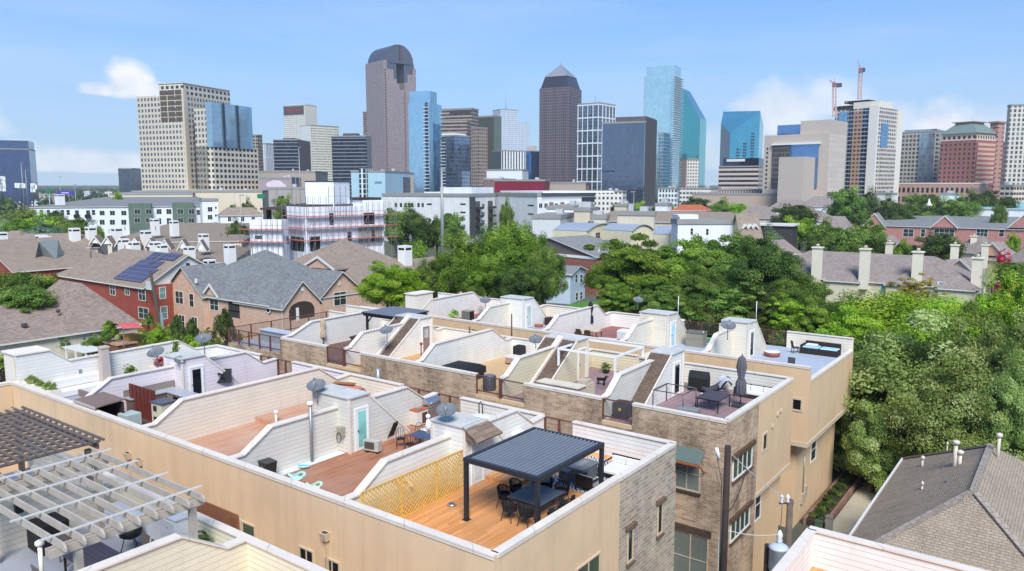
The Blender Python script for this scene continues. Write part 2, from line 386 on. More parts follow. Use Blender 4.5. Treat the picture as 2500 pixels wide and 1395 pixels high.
def ground_mat():
    t = NT('town_ground'); o = t.obj()
    far = t.noise(o, .006, 8., .65); mid = t.noise(o, .045, 5., .6); fine = t.noise(o, 1.5, 4.)
    c = t.mix(t.ramp(mid, .42, .55), '5c5a54', '56603a'); c = t.mix(t.ramp(far, .45, .6), c, '7a7870')
    c = t.mix(t.math('MULTIPLY', fine, .4), c, '45423c')
    return t.done(c, .95, 0, .1)
g = MB(); S = 30000.; g.face([(-S, -S, 0), (S, -S, 0), (S, S, 0), (-S, S, 0)]); struct(g.build('ground', ground_mat()))
CONC = plain('b3a893', .85, .14, .5, streak=.1)
pv = MB().box(-12.3, 40, .02, -9.6, 75, .12); struct(pv.build('concrete_path', CONC))
al = MB().face([(-60, 31.4, .03), (-13, 31.4, .03), (-13, 35.6, .03), (-60, 35.6, .03)]); al.face([(-60, 46.6, .03), (-14.5, 46.6, .03), (-14.5, 49.8, .03), (-60, 49.8, .03)])
al.face([(-13, 14, .034), (-7, 14, .034), (-7, 39.9, .034), (-13, 39.9, .034)]); struct(al.build('alley', plain('8d857a', .9, .15, .6)))
LAWN = plain('4d7a2c', .95, .3, 1.5)
lw = MB().face([(-79, 119, .04), (-70, 119, .04), (-70, 131, .04), (-79, 131, .04)]); struct(lw.build('lawn', LAWN))

# ---------------------------------------------------------------- windows and doors
GLS = glass('39453f', .1, .3, .0); GLB = glass('5d675f', .12, .15, .45); GLD = glass('20262b', .06, .4); GLT = glass('7fb9b0', .25, .05)
FRW = plain('e4e2dc', .5, .05); FRB = plain('c9b79c', .6, .08)
def axes(face, pos):
    """maps (a along the wall, d out of it, z) to world for an axis aligned wall"""
    if face == '-y': return lambda a, d, z: (a, pos-d, z)
    if face == '+y': return lambda a, d, z: (a, pos+d, z)
    if face == '+x': return lambda a, d, z: (pos+d, a, z)
    return lambda a, d, z: (pos-d, a, z)
def abox(m, ax, a0, a1, d0, d1, z0, z1, mi=0):
    return m.hexa([ax(a0, d1, z0), ax(a1, d1, z0), ax(a1, d0, z0), ax(a0, d0, z0), ax(a0, d1, z1), ax(a1, d1, z1), ax(a1, d0, z1), ax(a0, d0, z1)], mi)
def window(par, face, pos, a0, a1, z0, z1, cols=1, rows=2, fm=None, gm=None, fw=.07, out=.05, sill=None, name='window', label=None):
    ax = face if callable(face) else axes(face, pos); m = MB(); fm = fm or FRW; gm = gm or GLS
    abox(m, ax, a0-fw, a0, 0, out, z0-fw, z1+fw); abox(m, ax, a1, a1+fw, 0, out, z0-fw, z1+fw)
    abox(m, ax, a0, a1, 0, out, z1, z1+fw); abox(m, ax, a0, a1, 0, out, z0-fw, z0)
    for k in range(1, cols): c = a0+(a1-a0)*k/cols; abox(m, ax, c-fw*.35, c+fw*.35, .012, out*.8, z0, z1)
    for k in range(1, rows): c = z0+(z1-z0)*k/rows; abox(m, ax, a0, a1, .014, out*.75, c-fw*.3, c+fw*.3)
    w = m.build(name, fm, par, label)
    p = MB(); abox(p, ax, a0, a1, -.02, .01, z0, z1); p.build('pane', gm, w)
    if sill: s = MB(); abox(s, ax, a0-fw*1.6, a1+fw*1.6, 0, .12, z0-fw-.12, z0-fw-.002); s.build('sill', sill, w)
    return w
def door(par, face, pos, a0, a1, z0, z1, dm, gm=None, inset=.1, zlow=.16, label=None):
    ax = axes(face, pos); m = MB(); abox(m, ax, a0, a1, 0, .04, z0, z1); d = m.build('door', dm, par, label)
    f = MB()
    for q in ((a0-.1, a0), (a1, a1+.1)): abox(f, ax, q[0], q[1], 0, .06, z0, z1+.1)
    abox(f, ax, a0, a1, 0, .06, z1, z1+.1); f.build('door_frame', FRW, d)
    if gm: g_ = MB(); abox(g_, ax, a0+inset, a1-inset, .041, .05, z0+zlow, z1-inset); g_.build('door_pane', gm, d)
    h = MB(); c = ax(a0+.06, .09, z0+1.); h.lathe([(.02, -.04), (.035, 0), (.02, .04)], c, 8); h.build('handle', CHAR, d)
    return d

# ---------------------------------------------------------------- townhouses
ZD, ZP = 10.2, 11.46
TAN = stucco('d9bb97', 3.05); TAN2 = stucco('d5b690', 3.05)
STONE = masonry('bbaa95', '8b7d6e', 'cfc0a9', .42, .17, .25, '5b5047', ms=.018, sc=1.5, blotch=.35)
STONED = masonry('cdb092', '957c64', 'd0b99c', .4, .13, .8, '54463a', ms=.012, sc=.8, blotch=.35)
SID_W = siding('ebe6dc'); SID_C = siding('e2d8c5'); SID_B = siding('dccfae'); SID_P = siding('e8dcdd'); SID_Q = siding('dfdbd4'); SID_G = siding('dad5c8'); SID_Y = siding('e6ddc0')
SHG_B = shingle('6d5c50', .35); SHG_R = shingle('8a7565', .4, .6, .25)
ROOFCAP = plain('c2c1bb', .85, .16, 1.2, streak=.3, spec=.15); CAPW = coping('dfd3c4')
DK_RED = planks('a56c4e', .14, .2, 'y', .6, .5, 'b89078'); DK_PINK = planks('bf9075', .14, .1, 'y', .3, .6, 'd0ae98'); DK_OR = planks('dd985c', .14, .2, 'y', .6, .35, 'd6aa80')
DK_GRY = plain('9a9ba0', .6, .08, .5); DK_TAN = plain('c3a37a', .7, .1, .4, streak=0.); DK_WINE = planks('8f5a52', .14, .12, 'x', .3, .3, 'a57b74'); DK_MAUVE = planks('94797a', .14, .16, 'y', .5, .2, 'ab9794'); DK_GLD = planks('c99d63', .2, .1, 'x', .3, .2, 'd3b388'); DK_BLUE = plain('aab2bd', .55, .07, .4)
DK_DARK = planks('6b4b40', .14, .2, 'y', .5, .2, '8b7468')
def party(par, wx, y0, y1, prof, sl, sr, name='party_wall', cap=CAPW, th=.11):
    """prof: (y, z) along the top of the wall; siding sl on the -x face, sr on the +x face"""
    m = MB(); pol = [(y0, ZD-.05)]+prof+[(y1, ZD-.05)]
    m.prism(pol, 'x', wx-th, wx+th, 0)
    for k, f in enumerate(m.f):
        c = sum(m.v[i][0] for i in f)/len(f); m.m[k] = 1 if c > wx+.01 else 0
    o = m.build(name, [sl, sr], par)
    c = MB()
    for (ya, za), (yb, zb) in zip(prof[:-1], prof[1:]):
        c.hexa([(wx-.19, ya, za-.005), (wx+.19, ya, za-.005), (wx+.19, yb, zb-.005), (wx-.19, yb, zb-.005), (wx-.19, ya, za+.055), (wx+.19, ya, za+.055), (wx+.19, yb, zb+.055), (wx-.19, yb, zb+.055)], 0, '')
    c.build('wall_cap', cap, o)
    return o
def parapet(par, face, pos, a0, a1, zo, zi, om, im, z0=ZD-.148, name='parapet', th=.2, cap=CAPW, zt=ZP):
    """wall standing on the roof edge; om outside, im (siding) inside, capped"""
    ax = axes(face, pos); m = MB(); abox(m, ax, a0, a1, -th, -.001, z0, zt)
    nrm = {'-y': (1, -1), '+y': (1, 1), '+x': (0, 1), '-x': (0, -1)}[face]
    for k, f in enumerate(m.f):
        c = sum(m.v[i][nrm[0]] for i in f)/len(f); m.m[k] = 1 if (c-pos)*nrm[1] < -th+.02 else 0
    o = m.build(name, [om, im], par)
    c = MB(); abox(c, ax, a0, a1, -th-.07, .05, zt+.002, zt+.06); abox(c, ax, a0, a1, .002, .035, zt-.1, zt-.002); c.build('parapet_cap', cap, o); return o
def stair_house(par, x0, x1, y0, y1, dirn, sm, zt=12.9, run=2.85, split=None, rm=None, roof=ROOFCAP, capx=True):
    """head of the stair: flat capped box y0..y1 with a shingled slope running down on the +y or -y side to the deck"""
    m = MB(); rm = rm or SHG_B
    if dirn > 0: pol = [(y0, ZD), (y0, zt), (y1, zt), (y1+run, ZD+.05), (y1+run, ZD)]
    else: pol = [(y0, ZD), (y1, ZD), (y1, zt), (y0, zt), (y0-run, ZD+.05), (y0-run, ZD)][::-1]
    m.prism(pol, 'x', x0, x1); h = m.build('stair_house', sm, par)
    r = MB(); ye, yr = (y1, y1+run) if dirn > 0 else (y0, y0-run)
    spans = [(x0, x1)] if split is None else [(x0, split-.2), (split+.2, x1)]
    for a, b in spans:
        r.hexa([(a+.02, ye, zt+.01), (b-.02, ye, zt+.01), (b-.02, yr, ZD+.06), (a+.02, yr, ZD+.06), (a+.02, ye, zt+.06), (b-.02, ye, zt+.06), (b-.02, yr, ZD+.11), (a+.02, yr, ZD+.11)])
    r.build('sloped_roof', rm, h)
    t = MB()
    for a in (x0, x1): t.hexa([(a-.04, ye, zt-.06), (a+.04, ye, zt-.06), (a+.04, yr, ZD-.0), (a-.04, yr, ZD-.0), (a-.04, ye, zt+.09), (a+.04, ye, zt+.09), (a+.04, yr, ZD+.14), (a-.04, yr, ZD+.14)])
    if split is not None:
        t.hexa([(split-.2, ye, zt), (split+.2, ye, zt), (split+.2, yr, ZD+.1), (split-.2, yr, ZD+.1), (split-.2, ye, zt+.22), (split+.2, ye, zt+.22), (split+.2, yr, ZD+.34), (split-.2, yr, ZD+.34)])
    t.build('rake_trim', CAPW, h)
    c = MB().box(x0-.09, y0-.09, zt+.002, x1+.09, y1+.09, zt+.07); c.build('flat_cap', roof, h)
    for (a, b) in ((x0, y0 if dirn > 0 else y1), (x1, y0 if dirn > 0 else y1)): MB().box(a-.06, b-.06, ZD, a+.06, b+.06, zt-.01).build('corner_board', CAPW, h)
    return h
def railing(par, x0, x1, y, z0=ZD+.25, z1=ZP, n=3, base=None):
    m = MB(); m.box(x0, y-.04, z1-.05, x1, y+.04, z1); m.box(x0, y-.03, z0, x1, y+.03, z0+.06)
    for k in range(n+1): x = x0+(x1-x0)*k/n; m.box(x-.05, y-.05, z0-.2, x+.05, y+.05, z1-.002)
    r = m.build('guard_rail', plain('6b3f38', .6, .15), par)
    g_ = MB().box(x0+.05, y-.008, z0+.07, x1-.05, y+.008, z1-.06); g_.build('mesh_screen', SCREEN, r)
    return r
def screen_mat():
    t = NT('woven_mesh'); x, y, _ = t.xyz(t.uv())
    t.done(srgb('6a5a50'), .7); tr = t.n('ShaderNodeBsdfTransparent'); mx = t.n('ShaderNodeMixShader'); mx.inputs[0].default_value = .12
    t.t.links.new(tr.outputs[0], mx.inputs[1]); t.t.links.new(t.b.outputs[0], mx.inputs[2]); t.t.links.new(mx.outputs[0], t.out.inputs[0]); return t.mt
SCREEN = screen_mat()
def deck(par, x0, x1, y0, y1, m, z=ZD, name='deck'): return MB().box(x0, y0, z-.12, x1, y1, z).build(name, m, par)

# ---- front row
RX = [-50., -42.8, -35.6, -28.4, -21.2, -14.03]; RY0, RY1 = 17.93, 31.3
PROF1 = [(RY0+.2, 11.46), (18.75, 11.46), (20.2, 12.34), (28.7, 12.32), (30.05, 11.38), (RY1-.2, 11.46)]
lab1 = ['beige stucco townhouse with white sofa on its pale deck', 'beige stucco townhouse with pink siding and cluttered outdoor kitchen on its deck', 'beige stucco townhouse with faded bare pink brown stepped deck',
        'beige stucco townhouse with aqua glass stair door and red brown deck', 'beige and stone corner townhouse with bright orange deck under a pergola']
fr = []
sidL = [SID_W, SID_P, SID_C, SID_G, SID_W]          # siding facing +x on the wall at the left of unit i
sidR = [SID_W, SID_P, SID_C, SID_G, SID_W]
decks = [DK_GRY, DK_DARK, DK_PINK, DK_RED, DK_OR]
for i in range(5):
    x0, x1 = RX[i], RX[i+1]
    t = thing('townhouse', lab1[i], 'townhouse', (x0, RY0, 0), 0, 'townhouses of the front row', True); fr.append(t)
    last = i == 4
    m = MB(); m.box(x0+(.002 if i else 0), RY0, 0, x1, RY1 if not last else 26.07, ZD-.15); m.build('body', TAN, t)
    if last: MB().box(x0+.002, 26.072, 0, x1+.03, RY1+.02, ZD-.15).build('stone_facade', STONE, t, 'pale chiselled stone facade at the corner')
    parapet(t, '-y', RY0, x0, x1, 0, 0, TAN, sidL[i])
    deck(t, x0+.05, x1-.05, RY0+.1, RY1-.1, decks[i])
    if last:
        parapet(t, '+x', x1, RY0+.2, 26.07, 0, 0, TAN, SID_Q, name='side_parapet')
        parapet(t, '+x', x1+.03, 26.07, RY1-.2, 0, 0, STONE, SID_Q, name='side_parapet')
    segs = {0: [(x0, -44.6)], 1: [(-41.1, x1)], 2: [(x0, -31.1)], 3: [(-26.6, x1)], 4: [(-19.4, x1)]}[i]
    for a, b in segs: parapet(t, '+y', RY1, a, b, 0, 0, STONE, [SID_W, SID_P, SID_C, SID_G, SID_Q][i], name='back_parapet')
    gaps = {0: [(-44.6, x1-.1)], 1: [(x0+.1, -41.1)], 2: [(-31.1, x1-.1)], 3: [(x0+.1, -26.6)], 4: [(x0+.1, -19.4)]}[i]
    for a, b in gaps: railing(t, a, b, RY1-.1, n=2)
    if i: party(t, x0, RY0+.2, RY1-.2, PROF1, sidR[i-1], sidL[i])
# white unit's own left wall: higher box then a step, as seen at the far left
party(fr[0], RX[0]+.12, RY0+.2, RY1-.2, [(RY0+.2, 13.05), (20., 13.05), (21.1, 12.22), (28.3, 12.28), (29.5, 11.5), (RY1-.2, 11.46)], SID_B, SID_W)
MB().box(-51.6, 18.2, ZD, -50.02, 20., 13.04).box(-51.7, 18.1, 13.045, -49.9, 20.1, 13.12).build('roof_box', CREAM, fr[0], 'cream boxed end of the white siding wall')
# neighbour wing that comes forward at the far left
lw_ = thing('townhouse', 'beige stucco townhouse wing with planter boxes, at the left edge', 'townhouse', (-57, 14, 0), 0, 'townhouses of the front row', True)
MB().box(-60., 8, 0, -50.02, RY0, ZD-.15).build('body', TAN, lw_); deck(lw_, -60, -50.2, 8.1, RY0-.1, DK_GRY)
parapet(lw_, '+x', -50.02, 8., RY0-.01, 0, 0, TAN, SID_B); parapet(lw_, '-y', 8., -60, -50.02, 0, 0, TAN, SID_B); parapet(lw_, '+y', RY0, -60, -51.8, 0, 0, TAN, SID_W)
# stair heads of the front row
h = stair_house(fr[1], -43.6, -41.75, 23.85, 25.25, 1, SID_P, 12.88); door(fr[1], '+x', -41.75, 24.35, 25.08, ZD+.05, 12.25, FRW, GLD)
h = stair_house(fr[3], -30.0, -27.45, 23.95, 25.15, 1, SID_G, 12.9); door(fr[3], '+x', -27.45, 24.36, 25.06, ZD+.03, 12.25, FRW, GLT, label='white door with frosted aqua glass')
h = stair_house(fr[4], -22.1, -20.25, 23.95, 25.3, 1, SID_W, 12.86); door(fr[4], '+x', -20.25, 24.42, 25.1, ZD+.03, 12.2, FRW, glass('cfd4d2', .3, 0.))
aw = MB(); aw.hexa([(-20.3, 23.85, 12.86), (-19.45, 23.8, 12.38), (-19.45, 25.5, 12.38), (-20.3, 25.4, 12.86), (-20.3, 23.85, 12.94), (-19.42, 23.8, 12.45), (-19.42, 25.5, 12.45), (-20.3, 25.4, 12.94)])
aw.face([(-20.26, 23.9, 12.86), (-20.26, 23.9, 12.36), (-19.5, 23.9, 12.4)]); aw.build('door_canopy', SHG_R, fr[4], 'small shingled canopy over the stair door')
MB().box(-20.24, 25.3, ZD, -18.6, 27., ZD+.17).build('deck_step', DK_OR, fr[4])
MB().box(-28.28, 18.6, ZD+.003, -27.75, 23.9, ZD+.012).build('white_membrane', plain('d9dadb', .6, .12, 2.), fr[3], 'exposed white roof membrane along the wall foot')
# windows of the front row
GRN = glass('4b5a49', .12, .2)
for a, b, z0, z1 in ((-23.6, -22.85, 7.9, 9.0), (-22.1, -21.35, 7.9, 9.0)): window(fr[3] if a < -21.2 else fr[4], '-y', RY0, a, b, z0, z1, 2, 2, FRB, GLD)
for a, b in ((-28.3, -27.55), (-27.35, -26.55)): window(fr[3], '-y', RY0, a, b, 7.9, 9.0, 1, 1, FRB, GRN)
window(fr[4], '+x', -14.03, 22.9, 24.5, 7.3, 8.95, 2, 1, FRB, GRN)
BRN = plain('6e5a48', .8, .3, 3.)
for a in (26.75, 29.5):
    z1 = 9.0 if a < 28 else 9.15
    window(fr[4], '+x', -14.0+.02, a, a+.36, z1-1.3, z1, 1, 1, FRB, GLD, sill=BRN)
    MB().box(-14.0, a-.2, z1+.1, -13.84, a+.58, z1+.26).build('lintel', BRN, fr[4])

# ---- second row
SX = [-55.4, -48.4, -41.35, -34.4, -27.4, -20.4, -13.36]; SY0, SY1 = 35.7, 46.4
PROF2 = [(SY0+.2, 11.5), (36.3, 11.55), (37.5, 12.42), (43.7, 12.5), (45.4, 11.4), (SY1-.2, 11.46)]
lab2 = ['stone townhouse with open railed terrace and grey counter, left end of its row', 'stone townhouse with covered hot tub and dark wood pergola on its deck', 'stone townhouse with brown panelled stair door and golden deck',
        'stone townhouse with bare tan deck and black covered spa', 'stone townhouse with white metal frame and stone kitchen on its deck', 'stone corner townhouse with mauve deck, dining table and furled umbrella']
sr = []; dk2 = [DK_GRY, DK_DARK, DK_GLD, DK_TAN, DK_MAUVE, DK_MAUVE]
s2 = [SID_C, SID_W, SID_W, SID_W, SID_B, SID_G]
for i in range(6):
    x0, x1 = SX[i], SX[i+1]; last = i == 5
    t = thing('townhouse', lab2[i], 'townhouse', (x0, SY0, 0), 0, 'townhouses of the second row', True); sr.append(t)
    MB().box(x0+.002, SY0, 0, x1, 40.4 if last else SY1, ZD-.15).build('stone_body', STONED, t)
    if last:
        MB().box(x0+.002, 40.402, 6.2, x1+.02, SY1, ZD-.15).build('stucco_wing', TAN2, t); MB().box(x0+.002, 40.402, 0, x1-.5, SY1-.02, 6.0).build('lower_wing', TAN2, t)
        MB().box(x0+.1, 40.404, 5.98, x1+.06, SY1+.04, 6.2).build('trim_band', FRB, t)
    deck(t, x0+.05, x1-.05, SY0+.1, SY1-.1, dk2[i])
    gap = {0: (x0+.05, -48.5), 1: (-43.2, x1-.1), 2: (x0, -39.6), 3: (-29.3, x1-.1), 4: (x0, -25.65), 5: (x0, -18.55)}[i]
    railing(t, gap[0], gap[1], SY0+.1, n=5 if i == 0 else 1)
    MB().box(gap[0], SY0+.002, ZD-.15, gap[1], SY0+.16, ZD+.05).build('deck_edge', TAN2 if i else STONED, t)
    if i:
        if gap[0] > x0+.2: parapet(t, '-y', SY0, x0, gap[0], 0, 0, STONED, s2[i], name='stone_parapet')
        if gap[1] < x1-.2: parapet(t, '-y', SY0, gap[1], x1, 0, 0, STONED, s2[i], name='stone_parapet')
        parapet(t, '+y', SY1, x0, x1, 0, 0, TAN2, s2[i], name='back_parapet')
        pr = PROF2 if i > 1 else [(SY0+.2, 11.5), (36.6, 11.5), (38.6, 12.3), (SY1-.2, 12.35)]
        party(t, x0, SY0+.2, SY1-.2, pr, s2[i-1], s2[i])
    else:
        railing(t, x0, x0+.05, SY0+.2, n=1)
        parapet(t, '+y', SY1, x0, -53.2, 0, 0, SID_C, SID_C, name='back_parapet'); parapet(t, '+y', SY1, -53.0, x1, 0, 0, SID_C, SID_C, name='back_parapet', zt=12.2)
        rl = MB()
        rl.box(x0-.04, SY0+.15, ZP-.05, x0+.04, SY1-.2, ZP); rl.box(x0-.03, SY0+.15, ZD+.2, x0+.03, SY1-.2, ZD+.26)
        for k in range(6): rl.box(x0-.045, SY0+.2+k*2., ZD, x0+.045, SY0+.29+k*2., ZP-.002)
        o = rl.build('side_rail', plain('6b3f38', .6, .15), t); MB().box(x0-.008, SY0+.2, ZD+.27, x0+.008, SY1-.2, ZP-.06).build('side_screen', SCREEN, o)
    if last:
        parapet(t, '+x', x1, SY0+.2, 40.4, 0, 0, STONED, SID_G, name='side_parapet'); parapet(t, '+x', x1+.02, 40.4, SY1-.2, 0, 0, TAN2, SID_G, name='side_parapet')
stair_house(sr[1], -42.65, -40.15, 42.3, 43.6, -1, SID_W, 12.85, 3.6, split=-41.35); door(sr[2], '+x', -40.15, 42.55, 43.3, ZD+.03, 12.2, plain('8d7670', .6, .1), glass('aab0ad', .2, .1), .16, 1.1, 'brown panelled door with half light')
stair_house(sr[3], -28.6, -26.1, 42.3, 43.6, -1, SID_B, 12.85, 3.8, split=-27.4); door(sr[4], '+x', -26.1, 42.5, 43.3, ZD+.03, 12.2, plain('cdbb9b', .6, .1))
stair_house(sr[5], -20.75, -19.35, 42.2, 43.9, -1, SID_W, 12.85, 3.8); door(sr[5], '+x', -19.35, 42.55, 43.35, ZD+.03, 12.2, FRW, GLD)
# windows in the stone of the second row
wn = window(sr[5], '-y', SY0, -16.03, -14.7, 7.55, 9.25, 2, 2, FRB, GLB, sill=plain('4a3d33', .8, .3, 4.))
MB().hexa([(-16.2, SY0-.75, 9.2), (-14.4, SY0-.75, 9.2), (-14.4, SY0-.01, 9.72), (-16.2, SY0-.01, 9.72), (-16.2, SY0-.75, 9.25), (-14.4, SY0-.75, 9.25), (-14.4, SY0-.01, 9.77), (-16.2, SY0-.01, 9.77)]).build('awning', metal('7d8b80', .45, .6), sr[5], 'green metal awning on an orange frame')
MB().beam((-16.2, SY0-.76, 9.16), (-14.4, SY0-.76, 9.16), .06, .08).beam((-14.42, SY0-.74, 9.18), (-14.42, SY0-.02, 8.6), .05, .05).beam((-16.15, SY0-.74, 9.18), (-16.15, SY0-.02, 8.6), .05, .05).build('awning_frame', plain('b0562c', .6, .2), sr[5])
window(sr[5], '-y', SY0, -15.95, -14.15, 2.6, 5.2, 2, 2, FRB, GLB, sill=plain('4a3d33', .8, .3, 4.))
MB().box(-16.2, SY0-.12, 5.3, -13.95, SY0-.01, 5.62).build('lintel', plain('554436', .85, .3, 3.), sr[5])
LINT = plain('5b4431', .85, .35, 3.)
for z0, z1 in ((8.15, 9.2), (4.85, 5.85)):
    window(sr[5], '+x', SX[6]+.002, 36.75, 39.4, z0, z1, 4, 1, FRW, GRN, sill=LINT)
    MB().box(SX[6]+.003, 36.5, z1+.08, SX[6]+.16, 39.7, z1+.3).build('lintel', LINT, sr[5])
window(sr[5], '+x', SX[6]+.02, 41.2, 41.75, 8.45, 9.3, 1, 1, FRB, GLD, .12)
window(sr[5], '+x', SX[6]-.5, 41.0, 42.75, 3.95, 5.7, 2, 2, FRW, GLD)
for y, z in ((43.4, 9.9), (43.9, 10.0), (42.6, 9.4)): MB().box(SX[6]+.02, y, z, SX[6]+.14, y+.16, z+.18).build('vent_hood', FRB, sr[5])

# ---- third row
TX = [-55.4, -48.4, -41.4, -34.2, -27.1, -20.6, -13.36]; TY0, TY1 = 50., 61.4
PROF3 = [(TY0+.2, 11.46), (50.9, 11.5), (52.3, 12.38), (58.6, 12.42), (60., 11.4), (TY1-.2, 11.46)]
lab3 = ['tan townhouse behind the dark wood pergola, left end of the rear row', 'tan townhouse with white siding and bin on its wine red deck, rear row', 'tan townhouse with white stair house and grey deck, rear row', 'tan townhouse with navy furled umbrella on its deck, rear row',
        'tan townhouse with green turf mat on its pale blue deck, rear row', 'tan corner townhouse with wicker sofa on its pale blue deck, rear row']
tr_ = []; dk3 = [DK_GRY, DK_WINE, DK_GRY, DK_WINE, DK_BLUE, DK_BLUE]; s3 = [SID_W, SID_W, SID_C, SID_W, SID_C, SID_C]
for i in range(6):
    x0, x1 = TX[i], TX[i+1]; last = i == 5
    t = thing('townhouse', lab3[i], 'townhouse', (x0, TY0, 0), 0, 'townhouses of the rear row', True); tr_.append(t)
    if last:
        MB().box(x0+.002, TY0, 6.4, x1, TY1, ZD-.15).build('body', TAN2, t); MB().box(x0+.002, TY0+.9, 0, x1-.9, TY1-.5, 6.2).build('lower_body', TAN2, t); MB().box(x0+.1, TY0-.04, 6.1, x1+.05, TY1+.04, 6.4).build('trim_band', FRB, t)
    else: MB().box(x0+.002, TY0, 0, x1, TY1, ZD-.15).build('body', TAN2, t)
    deck(t, x0+.05, x1-.05, TY0+.1, TY1-.1, dk3[i])
    parapet(t, '-y', TY0, x0, x1, 0, 0, TAN2, s3[i], zt=11.4)
    g0 = {0: x1, 1: x1-2.4, 2: x1-2.3, 3: x1, 4: x0+3.2, 5: x0+2.3}[i]
    if i in (4, 5): railing(t, x0+.1, g0, TY1-.1, n=2); parapet(t, '+y', TY1, g0, x1, 0, 0, TAN2, s3[i], name='back_parapet')
    else:
        parapet(t, '+y', TY1, x0, g0, 0, 0, TAN2, s3[i], name='back_parapet')
        if g0 < x1: railing(t, g0, x1-.1, TY1-.1, n=2)
    if i: party(t, x0, TY0+.2, TY1-.2, PROF3, s3[i-1], s3[i])
    if last: parapet(t, '+x', x1, TY0+.2, TY1-.2, 0, 0, TAN2, s3[i], name='side_parapet', zt=10.55)
MB().box(-49.5, 50.25, ZD, -48.25, 52.6, 13.1).box(-49.6, 50.15, 13.105, -48.15, 52.7, 13.18).build('roof_box', CREAM, tr_[1], 'cream boxed end of the party wall')
stair_house(tr_[2], -42.2, -39.7, 55.2, 56.6, 1, SID_W, 12.85); door(tr_[2], '+x', -39.7, 55.6, 56.35, ZD+.03, 12.2, FRW, glass('b5c2bd', .3, 0.))
stair_house(tr_[4], -28.0, -25.6, 55.0, 56.5, 1, SID_C, 12.9); door(tr_[4], '+x', -25.6, 55.5, 56.25, ZD+.03, 12.2, FRW, glass('a9c9cc', .3, 0.))
stair_house(tr_[5], -21.3, -19.3, 55.2, 56.7, 1, SID_C, 12.9); door(tr_[5], '+x', -19.3, 55.6, 56.35, ZD+.03, 12.2, FRW, GLD)
window(tr_[5], '-y', TY0, -14.35, -13.85, 8.55, 9.2, 1, 1, FRB, GLD, .12)
window(tr_[5], '+x', TX[6]-.9, 54.5, 55.7, 3.6, 5.2, 1, 2, FRW, GLS)

# ---- nearest building, bottom left, and the one at the bottom right
n0 = thing('townhouse', 'nearest townhouse with weathered grey pergola on its deck, bottom left', 'townhouse', (-29.6, 4, 0), 0, None, True)
MB().box(-29.6, 0, 0, -21.3, 14.2, ZD-.15).build('body', TAN, n0); deck(n0, -29.5, -21.4, .1, 14.1, DK_GRY); parapet(n0, '+y', 14.2, -29.6, -21.3, 0, 0, TAN, SID_Y)
party(n0, -29.6, .2, 14.0, [(.2, 12.4), (11.6, 12.4), (12.9, 11.5), (14., 11.5)], SID_Y, SID_C)
n1 = thing('townhouse', 'townhouse with cream siding and empty parapet corner, bottom edge', 'townhouse', (-21, 4, 0), 0, None, True)
MB().box(-21.298, 0, 0, -14, 14.2, ZD-.15).build('body', TAN, n1); deck(n1, -21.2, -14.1, .1, 14.1, DK_RED); parapet(n1, '+y', 14.2, -21.3, -14, 0, 0, TAN, SID_Y)
party(n1, -21.3, .2, 14.0, [(.2, 12.45), (11.75, 12.45), (13.25, 11.5), (14., 11.5)], SID_Y, SID_Y)
n2 = thing('townhouse', 'townhouse with brown slatted pergola beside the tan wall, left edge', 'townhouse', (-38, 4, 0), 0, None, True)
MB().box(-38, 0, 0, -29.602, 14.2, ZD-.15).build('body', TAN, n2); deck(n2, -37.9, -29.7, .1, 14.1, DK_GRY); parapet(n2, '+y', 14.2, -38, -29.6, 0, 0, TAN, SID_C)
b0 = thing('townhouse', 'townhouse corner with white parapet over an orange deck, bottom right', 'townhouse', (-6.7, 20, 0), 0, None, True)
MB().box(-6.7, 12, 0, 8, 26, ZD-.15).build('body', TAN, b0); deck(b0, -6.6, 8, 12.1, 25.9, DK_OR); parapet(b0, '+y', 26., -6.7, 8, 0, 0, TAN, SID_Q); parapet(b0, '-x', -6.7, 12, 25.8, 0, 0, TAN, SID_Q)
